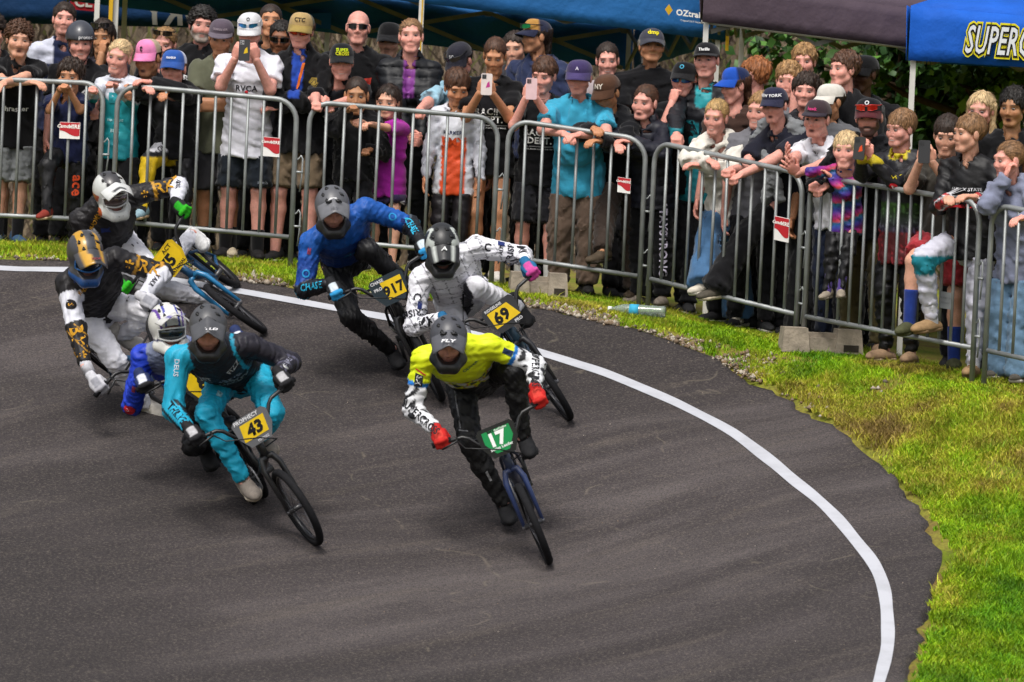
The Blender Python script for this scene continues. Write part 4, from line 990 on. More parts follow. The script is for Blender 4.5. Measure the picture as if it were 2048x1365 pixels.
# ------------------------------------------------------------------ crowd barriers
BARS = [(-170, 193), (222, 580), (606, 982), (1003, 1277), (1295, 1590), (1606, 1944), (1968, 2330)]
BH, BL = 1.12, 0.215                 # top rail and bottom rail height
def bar_px(x): return pxD(x, np.interp(x, [b[0] for b in BARRIER], [b[1] for b in BARRIER]), np.interp(x, [b[0] for b in BARRIER], [b[2] for b in BARRIER]))
wear = ['galvanised barrier before the leaning boy in the curly mullet, at the left edge', 'galvanised barrier before the man filming in a white t-shirt', 'galvanised barrier before the girl in the magenta t-shirt',
        'narrow galvanised barrier before the man in the cyan t-shirt', 'galvanised barrier the girl in the white hoodie leans on', 'galvanised barrier the small blond boy stands on', 'galvanised barrier before the girl in the lavender hoodie, at the right edge']
SIGN = {0: (108, 150), 1: (517, 550), 3: (1226, 1252), 4: (1543, 1573)}
m_sign = new_mat('sign_plastic', 0.5, 0.4, attr=True)
for bi, (xa, xb) in enumerate(BARS):
    a, b = bar_px(xa), bar_px(xb); a[2] = gz(a[0], a[1]); b[2] = gz(b[0], b[1]); root = empty('crowd_barrier', a); tag(root, wear[bi], 'barrier', 'crowd barriers along the track')
    ab = b - a; hd = nz((ab[0], ab[1], 0)); L_ = np.linalg.norm(ab); up = Zv.copy(); sl = ab / L_
    A, B_ = a, b; r = .0175; cr = .14
    def pt(s, h): return A + ab * s + up * h
    fm = MB()                        # bent outer tube: leg, rounded corner, top rail, rounded corner, leg
    pts = [A, A + up * (BH - cr)]
    for k in range(1, 7): t = k / 7 * math.pi / 2; pts.append(A + up * (BH - cr + cr * math.sin(t)) + sl * cr * (1 - math.cos(t)))
    q = []
    for k in range(1, 7): t = k / 7 * math.pi / 2; q.append(B_ + up * (BH - cr + cr * math.sin(t)) - sl * cr * (1 - math.cos(t)))
    pts += [A + up * BH + sl * cr, B_ + up * BH - sl * cr] + q[::-1] + [B_ + up * (BH - cr), B_]
    fm.tube(pts, r, 10); fm.build('frame', M_STEEL, root, a)
    lo_ = MB(); lo_.tube([pt(.0, BL) + sl * r, pt(1, BL) - sl * r], r * .92, 9); lo_.build('bottom_rail', M_STEEL, root, a)
    nb = max(7, int(round(L_ / .113))) if bi not in (0, 6) else int(round(L_ / .113)); br0 = None
    for k in range(1, nb):
        s = k / nb; o_ = pt(s, BL); top_h = BH - BL
        dist = min(s, 1 - s) * L_
        if dist < cr: top_h -= cr - math.sqrt(max(cr * cr - (cr - dist) ** 2, 0))
        m_ = MB(); tl = 0.004 * math.sin(k * 3.1 + bi); m_.tube([o_ + up * r * .7, o_ + up * (top_h - r * .7) + sl * tl], .0105, 7); m_.build('bar', M_STEEL, root, a)
    hk = MB()                        # joining hooks and eyes on the right-hand leg
    for h in (.62, .26):
        o_ = B_ + up * h + sl * (r + .012)
        hk.tube([B_ + up * (h + .10), o_ + up * .12, o_ + up * .14 + sl * .012, o_ + up * .12 + sl * .024, o_ + up * .0 + sl * .022, o_ - up * .10 + sl * .012], .006, 6)
        hk.tube([B_ + up * (h + .03) - hd * .0, o_ + up * .03 + sl * .03], .009, 6)
    hk.build('coupling_hook', M_STEEL, root, a)
    if bi in SIGN:
        x0, x1 = SIGN[bi]; s0 = (bar_px(x0) - a) @ hd / L_; s1 = (bar_px(x1) - a) @ hd / L_
        n_ = nz(np.cross(hd, Zv)); n_ = n_ if n_[1] < 0 else -n_
        c_ = pt((s0 + s1) / 2, .80 if bi != 4 else .74) + n_ * .018; w_ = (s1 - s0) * L_ / 2; hh = w_ * (.78 if bi < 1 else 1.15)
        sg = MB(); sg.box(c_, sl * w_, n_ * .002, up * hh, srgb('#e4e2de')); so = sg.build('hire_sign', m_sign, root, a, smooth=False)
        rd = MB(); xs_ = np.linspace(-1, 1, 9); yl = -.35 - .32 * np.sin((xs_ + .15) * 2.0)
        O = [(x, .96) for x in (-.97, .97)]; O = [(-.97, .96)] + [(x * .97, y) for x, y in zip(xs_, yl)] + [(.97, .96)]
        rd.prism([(x * w_, y * hh) for x, y in O], .001, c_ + n_ * .0032, sl, up, srgb('#b3202a')); rd.build('red_field', m_sign, so, a, smooth=False)
        for tx, sz, ox, oy, shr in (('Camden', .42, -.40, .52, .35), ('HIRE', .52, .48, .50, 0)):
            tv, tf_ = text_tris(tx, .03, shr); tv = tv * w_ * sz * (1.0 if tx == 'HIRE' else 1.1)
            mk('lettering', c_ + n_ * .0055 + (tv[:, :1] + ox * w_) * sl + (tv[:, 1:] + oy * hh) * up, tf_, m_sign, so, srgb('#f2efe9'), base=a, smooth=False)
    if bi == 5:                      # bare metal plate
        c_ = pt(.84, .48) - hd * 0; n_ = nz(np.cross(hd, Zv)); n_ = n_ if n_[1] < 0 else -n_; sg = MB(); sg.box(c_ + n_ * .014, sl * .052, n_ * .002, up * .052); so = sg.build('metal_plate', M_STEEL, root, a, smooth=False)
        for k, tx in enumerate(('PROPERTY OF', 'KENNARDS')):
            tv, tf_ = text_tris(tx, .02); tv = tv * .016; mk('lettering', c_ + n_ * .018 + tv[:, :1] * sl + (tv[:, 1:] + .015 - .03 * k) * up, tf_, M_PRINT, so, srgb('#77797a'), base=a, smooth=False)
# ------------------------------------------------------------------ concrete feet under the fence joints
def block(xpx, ypx, w, label, turn=0, Dd=None):
    o = pxG(xpx, ypx) if Dd is None else Dd; root = empty('concrete_block', o); tag(root, label, 'concrete block', 'concrete blocks at the barrier feet')
    a = R(turn); ux = np.array([math.cos(a), math.sin(a), 0]); uy = np.array([-math.sin(a), math.cos(a), 0]); h = .155; ew = w * .16
    m = MB(); lo_, hi_ = w / 2, w / 2 * .86
    for s in (-1, 1):                # two sloped ends joined by a lower web with a hand slot
        V = []
        for z, e in ((0, 1.0), (h, .84)):
            for x, y in ((-ew, -.11), (ew, -.11), (ew, .11), (-ew, .11)): V.append(o + ux * (s * (w / 2 - ew - .01) + x * e * 1.05) + uy * y * e + Zv * z)
        m = MB(); m.add(V, [[3, 2, 1, 0], [4, 5, 6, 7]] + [[i, (i + 1) % 4, 4 + (i + 1) % 4, 4 + i] for i in range(4)]); m.build('end', M_CONC, root, o, smooth=False)
    m = MB(); m.box(o + Zv * .05, ux * (w * .20), uy * .075, Zv * .045); m.box(o + Zv * .11, ux * (w * .20), uy * .03, Zv * .018); m.build('web', M_CONC, root, o, smooth=False)
    m = MB(); m.box(o + ux * (w / 2 - ew) - uy * .103 + Zv * .035 - uy * .002, ux * w * .09, uy * .006, Zv * .022); m.build('lifting_slot_shade', new_mat('slot_shadow', .95, .1, color='#3a352f', noise=(20, .2)), root, o, smooth=False)  # dark box stands in for the shade inside the slot, no recess cut
block(1640, 705, .54, 'grey concrete block under the barrier where the small boy stands', 6)
block(1075, 592, .40, 'weathered concrete block behind the white rider’s gloved hand'.replace('’', ''), 4)
block(470, 512, .60, 'concrete block in the grass behind the cream sneakers', 3)
# ------------------------------------------------------------------ pop-up marquees
def fabric(name, colr):
    return new_mat(name, .75, .25, color=colr, noise=(2.5, .18), bump=(5, .5, .05))
M_LEG = new_mat('white_powder_coat', .45, .5, color='#c9c8c2', noise=(8, .1)); M_TRUSS = new_mat('grey_truss', .5, .5, .3, color='#7c7a6e', noise=(8, .2)); M_YEL = new_mat('yellow_strap', .6, .3, color='#c9a01f')
def marquee(label, corner, e1, e2, zb, zt, peak, mat, leg_mat=M_LEG, skip_legs=(), inner_mat=None, vmat=None, wav=.012):
    """corner = ground point of the front corner; e1, e2 = its two sides; valance from zb to zt above that ground"""
    o = np.asarray(corner, float); e1 = np.asarray(e1, float); e2 = np.asarray(e2, float); root = empty('marquee', o); tag(root, label, 'marquee', 'pop-up marquees behind the crowd')
    cs = [o, o + e1, o + e1 + e2, o + e2]; mid = o + (e1 + e2) / 2
    n = 14; P = []
    for k in range(4):
        a, b = cs[k], cs[(k + 1) % 4]; V = []
        for j in range(5):
            for i in range(n + 1):
                s = i / n; q = a + (b - a) * s; out = nz(q - mid) if 0 else nz(np.cross(b - a, Zv)); sag = .03 * math.sin(math.pi * s)
                V.append(q + out * (.02 + wav * math.sin(i * 2.4 + k + j * .6)) + Zv * (zb + (zt - zb) * j / 4 - sag * (j / 4)))
        va = mk('valance', V, grid_faces(5, n + 1), vmat or mat, root, base=o); va.modifiers.new('thickness', 'SOLIDIFY').thickness = .004
    V = []; m = 9
    for k in range(4):
        a, b = cs[k], cs[(k + 1) % 4]
        for j in range(m):
            t = j / (m - 1)
            for i in range(n + 1):
                s = i / n; q = (a + (b - a) * s); sag = .03 * math.sin(math.pi * s)
                V.append(q * (1 - t) + mid * t + Zv * (zt + (peak - zt) * (t ** 1.08) - sag * (1 - t) - .03 * math.sin(math.pi * t)))
    F = []
    for k in range(4): F += [[i + k * m * (n + 1) for i in f] for f in grid_faces(m, n + 1)]
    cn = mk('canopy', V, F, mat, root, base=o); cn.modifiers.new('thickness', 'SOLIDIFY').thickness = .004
    for k in range(4):
        if k in skip_legs: continue
        c = cs[k] + nz(mid - cs[k]) * .05; lg = MB(); lg.box(c + Zv * (zt + .0) / 2, (.018, 0, 0), (0, .018, 0), Zv * zt / 2 * .99); lg.build('leg', leg_mat, root, o, smooth=False)
    for k in range(4):               # scissor truss on every side
        a, b = cs[k], cs[(k + 1) % 4]; tr = MB(); inn = nz(mid - (a + b) / 2) * .06
        for j in range(4):
            s0, s1 = j / 4 * .96 + .02, (j + 1) / 4 * .96 + .02
            for h0, h1 in ((zt - .06, zt - .36), (zt - .36, zt - .06)):
                p0, p1 = a + (b - a) * s0 + Zv * h0 + inn, a + (b - a) * s1 + Zv * h1 + inn; tr.box((p0 + p1) / 2, (p1 - p0) / 2, nz(np.cross(p1 - p0, Zv)) * .008, nz(np.cross(np.cross(p1 - p0, Zv), p1 - p0)) * .016)
            tr.box(a + (b - a) * s0 + Zv * (zt - .06) + inn, nz(b - a) * .022, inn / .06 * .018, Zv * .03)
        tr.build('truss', M_TRUSS, root, o, smooth=False)
    return root, cs, mid
def tpx(x, y, Dd): return pxD(x, y, Dd)
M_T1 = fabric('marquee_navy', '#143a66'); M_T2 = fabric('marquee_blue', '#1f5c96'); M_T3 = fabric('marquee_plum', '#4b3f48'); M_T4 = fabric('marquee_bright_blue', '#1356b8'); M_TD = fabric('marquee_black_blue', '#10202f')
def txt_on(root, tx, o, ua, va, nn, sz, colr, bold=.03, shear=0, off=.004, name='lettering'):
    V, F = text_tris(tx, bold, shear); V = V * sz; return mk(name, o + V[:, :1] * ua + V[:, 1:] * va + nn * off, F, M_PRINT, root, srgb(colr), base=np.array(root.location), smooth=False)
def tent_from_px(label, n_px, l_px, depth_vec, zh, peak, mat, vmat=None, legs=(), wav=.012):
    """n_px: (x, y, D) of the valance's lower corner, l_px: the other end of that lower edge"""
    a, b = tpx(*n_px), tpx(*l_px); g0 = float(gz(a[0], a[1]) if a[1] < 10 else -.35); o = np.array([a[0], a[1], g0]); zb = a[2] - g0
    return marquee(label, o, b - a, np.asarray(depth_vec, float), zb, zb + zh, zb + peak, mat, skip_legs=tuple(k for k in range(4) if k not in legs), vmat=vmat, wav=wav)
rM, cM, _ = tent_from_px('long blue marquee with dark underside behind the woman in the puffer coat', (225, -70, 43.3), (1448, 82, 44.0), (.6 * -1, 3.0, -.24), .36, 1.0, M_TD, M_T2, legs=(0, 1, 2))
oM = np.array(rM.location)
lg = MB(); q = tpx(842, 40, 43.3); lg.box((q[0], q[1], .9), (.018, 0, 0), (0, .018, 0), (0, 0, 1.2)); lg.build('leg', M_LEG, rM, oM, smooth=False)
st = MB(); st.box((q[0] + .006, q[1] - .021, .9), (.005, 0, 0), (0, .001, 0), (0, 0, 1.2)); st.build('strap', M_YEL, rM, oM, smooth=False)
a, b = tpx(225, -70, 43.3), tpx(1448, 82, 44.0); ua = nz(b - a); st = MB(); st.box(b - nz(np.cross(ua, Zv)) * -.02 + Zv * .15 + ua * .02, ua * .012, np.array([0, .004, 0]), Zv * .22); st.build('strap', M_YEL, rM, oM, smooth=False)
nn = np.array([0, -1.0, 0]); o_ = tpx(1378, 28, 43.85); txt_on(rM, 'OZtrail', o_, ua, Zv, nn, .06, '#e9e6de', off=.05); txt_on(rM, 'Original DLX Gazebo', o_ - Zv * .055 + ua * .02, ua, Zv, nn, .018, '#d8d6d0', .01, off=.05)
di = MB(); di.prism([(-.028, 0), (0, .04), (.028, 0), (0, -.04)], .002, o_ - ua * .15 + nn * .05 + Zv * .01, ua, Zv); di.build('logo', M_YEL, rM, oM, smooth=False)
rF, cF, _ = tent_from_px('navy printed marquee farther back, behind the bearded man', (-160, 38, 46.8), (664, 58, 46.8), (.1, 3.0, 0), .42, 1.1, M_T1, legs=(0, 1))
uaF = nz(cF[1] - cF[0])
V, F = text_tris('FACTORY', .03, .1); V = V * .24 * (-1, 1); o_ = tpx(432, 30, 46.7); mk('lettering', o_ + V[:, :1] * uaF + V[:, 1:] * Zv - (0, .04, 0), F[:, ::-1], M_PRINT, rF, srgb('#b9b6b0'), base=np.array(rF.location), smooth=False)
rd = MB(); o_ = tpx(168, 4, 46.7); rd.prism([(-.09, -.06), (.12, -.075), (.09, .12), (-.13, .12)], .002, o_ - (0, .04, 0), uaF, Zv, srgb('#a31d2a')); rd.build('red_print', M_PRINT, rF, np.array(rF.location), smooth=False); txt_on(rF, 'CL', o_, uaF, Zv, nn, .11, '#d0ccc6', off=.05)
sw = MB(); o_ = tpx(292, 12, 46.7); sw.tube([o_ + uaF * (.10 * math.cos(t)) + Zv * (.06 * math.sin(t * 1.0) + .01 * t) - (0, .045, 0) for t in np.linspace(0, 7, 26)], .004, 5, srgb('#6f9cc8')); sw.build('swirl_print', M_PRINT, rF, np.array(rF.location))
cb = MB(); o_ = tpx(640, 44, 46.6); cb.prism([(-.09, -.045), (.085, -.055), (.085, .07), (-.09, .06)], .003, o_ - (0, .045, 0), uaF, Zv, srgb('#1a5bb0')); cb.build('corner_panel', M_PRINT, rF, np.array(rF.location), smooth=False)
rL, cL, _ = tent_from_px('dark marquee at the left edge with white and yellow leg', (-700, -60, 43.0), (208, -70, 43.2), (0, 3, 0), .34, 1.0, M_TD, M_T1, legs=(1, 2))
lg = MB(); q = tpx(221, 40, 43.3); lg.box((q[0], q[1], .9), (.014, 0, 0), (0, .014, 0), (0, 0, 1.2)); lg.build('leg', M_YEL, rL, np.array(rL.location), smooth=False)
rP, cP, _ = tent_from_px('plum grey marquee between the two blue ones', (1403, 44, 41.9), (2260, 150, 42.6), (.35, 3.0, 0), .30, 1.15, M_T3, legs=(0, 2, 3))
rl = MB(); a, b = tpx(1403, 44, 41.9), tpx(2260, 150, 42.6); rl.tube([a + (0, .03, .0), b + (0, .03, .0)], .013, 8); rl.build('eave_rail', M_LEG, rP, np.array(rP.location))
rB, cB, _ = tent_from_px('bright blue marquee printed with a yellow outlined logo, at the right edge', (1816, 121, 40.2), (2700, 175, 40.2), (.3, 3, 0), .36, 1.2, M_T4, legs=(0,), wav=.006)
uaB = nz(cB[1] - cB[0]); wB = nz(cB[1] - cB[0]); uaB = wB * .46; o_ = tpx(1930, 78, 40.15) + wB * (text_tris('SUPERCROSS', .012, .3)[0][:, 0].max() * .26 * .46)
for bold, colr, off in ((.115, '#d9cf1e', .030), (.065, '#111114', .034), (.012, '#cfd3d8', .038)): txt_on(rB, 'SUPERCROSS', o_, uaB, Zv, nn, .26, colr, bold, .3, off)
# ------------------------------------------------------------------ leafy trees behind the right-hand marquee
def tree(name, label, centre, rad, n, trunk_to, seed, pal, leaf=.075):
    r = np.random.default_rng(seed); c = np.asarray(centre, float); gx, gy = trunk_to; base = np.array([gx, gy, float(gz(gx, gy)) if gy < 11 else float(hz(gx, gy))]); root = empty(name, base); tag(root, label, 'tree', 'trees behind the crowd')
    tm = MB(); top = np.array([c[0], c[1], c[2] - rad[2] * .2])
    tm.tube([base - Zv * .1, base * .5 + top * .5 + (.1, 0, 0), top], [.13, .10, .06], 9)
    cl = []
    for k in range(16):
        e = c + r.normal(0, .5, 3) * rad; cl.append(e); tm.tube([top - Zv * r.uniform(0, .5), (top + e) / 2 + r.normal(0, .1, 3), e], [.04, .025, .008], 6)
    tm.build('trunk', new_mat('bark', .95, .2, color='#4a3c2e', noise=(12, .3), bump=(30, .6, .02)), root, base)
    cl = np.array(cl); P = cl[r.integers(0, len(cl), n)] + r.normal(0, .26, (n, 3)) * np.array(rad) * .8
    d = r.normal(size=(n, 3)) + (0, 0, -.5); d /= np.linalg.norm(d, axis=1)[:, None]; w_ = np.cross(d, r.normal(size=(n, 3))); w_ /= np.linalg.norm(w_, axis=1)[:, None]; nrm = np.cross(d, w_)
    L_ = (leaf * r.uniform(.6, 1.4, n))[:, None]; V = np.stack([P, P + d * L_ * .45 + w_ * L_ * .33, P + d * L_, P + d * L_ * .45 - w_ * L_ * .33, P + d * L_ * .5 + nrm * L_ * .06], 1).reshape(-1, 3); k5 = np.arange(n)[:, None] * 5
    F = np.vstack([k5 + [0, 1, 4], k5 + [1, 2, 4], k5 + [2, 3, 4], k5 + [3, 0, 4]]); cc = np.array([srgb(h) for h in pal])[r.integers(0, len(pal), n)] * r.uniform(.7, 1.25, (n, 1))
    cr = mk('crown', V, F, new_mat('leaf', .5, .35, attr=True), root, np.repeat(cc, 5, axis=0), base=base); cr['kind'] = 'stuff'
    return root
GP = ('#27481a', '#33591f', '#1f3a16', '#42692a', '#4f7a2e')
q = tpx(1950, 180, 46.0); tree('leafy_tree', 'dense green tree right behind the bright blue marquee', (q[0], q[1], q[2] + .1), (1.0, .6, .75), 5200, (q[0] + .2, q[1] + .3), 21, GP, .10)
q = tpx(1775, 185, 46.0); tree('leafy_tree', 'thin green tree showing left of the bright blue marquee leg', (q[0], q[1], q[2] + .15), (.42, .4, .62), 1000, (q[0] + .3, q[1] + .3), 22, GP, .095)
q = tpx(2010, 170, 45.0); tree('leafy_tree', 'lighter green sapling above the black haired man', (q[0], q[1], q[2] - .05), (.5, .4, .3), 700, (q[0] + .1, q[1] + .2), 23, ('#5f8a2c', '#4b7424', '#76993a'), .095)
# ------------------------------------------------------------------ the spectators, left to right
BK = '#101013'
def teal_low(V, u, v, w, col, p):
    col[(v < -.13 + .02 * np.sin(u * 40))] = srgb('#1b8a94'); col[v < -.47] = srgb('#157f8c'); return col
def orange_low(V, u, v, w, col, p):
    m = (np.abs(u) < .085) & (w > 0); col[m & (v < -.18)] = srgb('#c9481f'); col[m & (v > -.24) & (v < -.18)] = srgb('#d9dade'); col[(np.abs(u) > .085) & (np.abs(u) < .105) & (v < -.2)] = srgb('#cc4a1e'); return col
def thrills(V, u, v, w, col, p):
    col[(v < -.17) & (np.abs(u) < .26)] = srgb('#14707c'); col[(np.abs(u) < .05) & (v > -.08) & (w > 0)] = srgb('#1f8f98'); return col
def rainbow(V, u, v, w, col, p):
    pal = np.array([srgb(h) for h in ('#1d6a74', '#25408c', '#4d2a86', '#a02a7e', '#b83a2c')]); t = ((-v * 5.2 + u * 1.5 + .3) % 1.0) * 4; i = t.astype(int).clip(0, 3); f = (t - i)[:, None]; c = pal[i] * (1 - f) + pal[i + 1] * f
    g_ = (np.abs(np.sin(u * 90)) < .14) | (np.abs(np.sin(v * 90)) < .14); return np.where(g_[:, None], c * .45, c)
def hotpatch(V, u, v, w, col, p):
    m = v < -.30; t = ((-v - .30) / .26).clip(0, 1)[:, None]; c = srgb('#4f8a22') * (1 - t) + srgb('#6a2f86') * t; c = np.where(t > .75, srgb('#a0323a'), c); c = np.where(((np.abs(np.sin(u * 95)) < .25) | (np.abs(np.sin(v * 95)) < .25))[:, None], c, c * .25); col[m] = c[m]
    col[(v > .0) & (np.abs(u) < .075) & (w > 0)] = srgb('#b9a71f'); col[(np.abs(u - .2) < .03) & (v < -.2)] = srgb('#c02a6a'); return col
def redarms(V, u, v, w, col, p):
    for a, b in ((p.elA, p.wrA), (p.elB, p.wrB)):
        d = cap(a + (b - a) * .55, b, .05, .05)(V.astype(f4)); n_ = np.sin(V @ np.array([90., 60, 80])); col[(d < .02) & (n_ > .2)] = srgb('#a3262a'); col[(d < .02) & (n_ < -.5)] = srgb('#c8c8cc')
    return col
def yellowleg(V, col, p):
    for k, h, a in ((p.knA, p.hipA, p.anA),):
        d = np.minimum(cap(h + (k - h) * .2, k, .09, .08)(V.astype(f4)), cap(k, a, .07, .06)(V.astype(f4))); m = d < .03; z = (V - k)[:, 2]; col[m] = srgb('#c9a818'); col[m & (z > .035)] = srgb('#1a1a1e'); col[m & (z > .075)] = srgb('#c9c9cf')
    return col
def tealside(V, col, p):
    for k, h, a in ((p.knA, p.hipA, p.anA),):
        d = cap(h, k, .09, .08)(V.astype(f4)); col[(d < .03) & ((V - (h + k) / 2)[:, 2] < -.045)] = srgb('#1d7f90')
    return col
RD = lambda v=-.17: [('RACING', .062, (0, v), '#e4e4e4'), ('DEPT.', .062, (-.01, v - .055), '#e4e4e4'), ([(-1, -.03), (1, -.03), (1, .03), (-1, .03)], .10, (0, v - .095), '#9a9a9a'), ('ALL ROADS LEAD TO THE TRACK', .012, (0, v - .112), '#b9b9b9')]
blk = dict(col=BK)
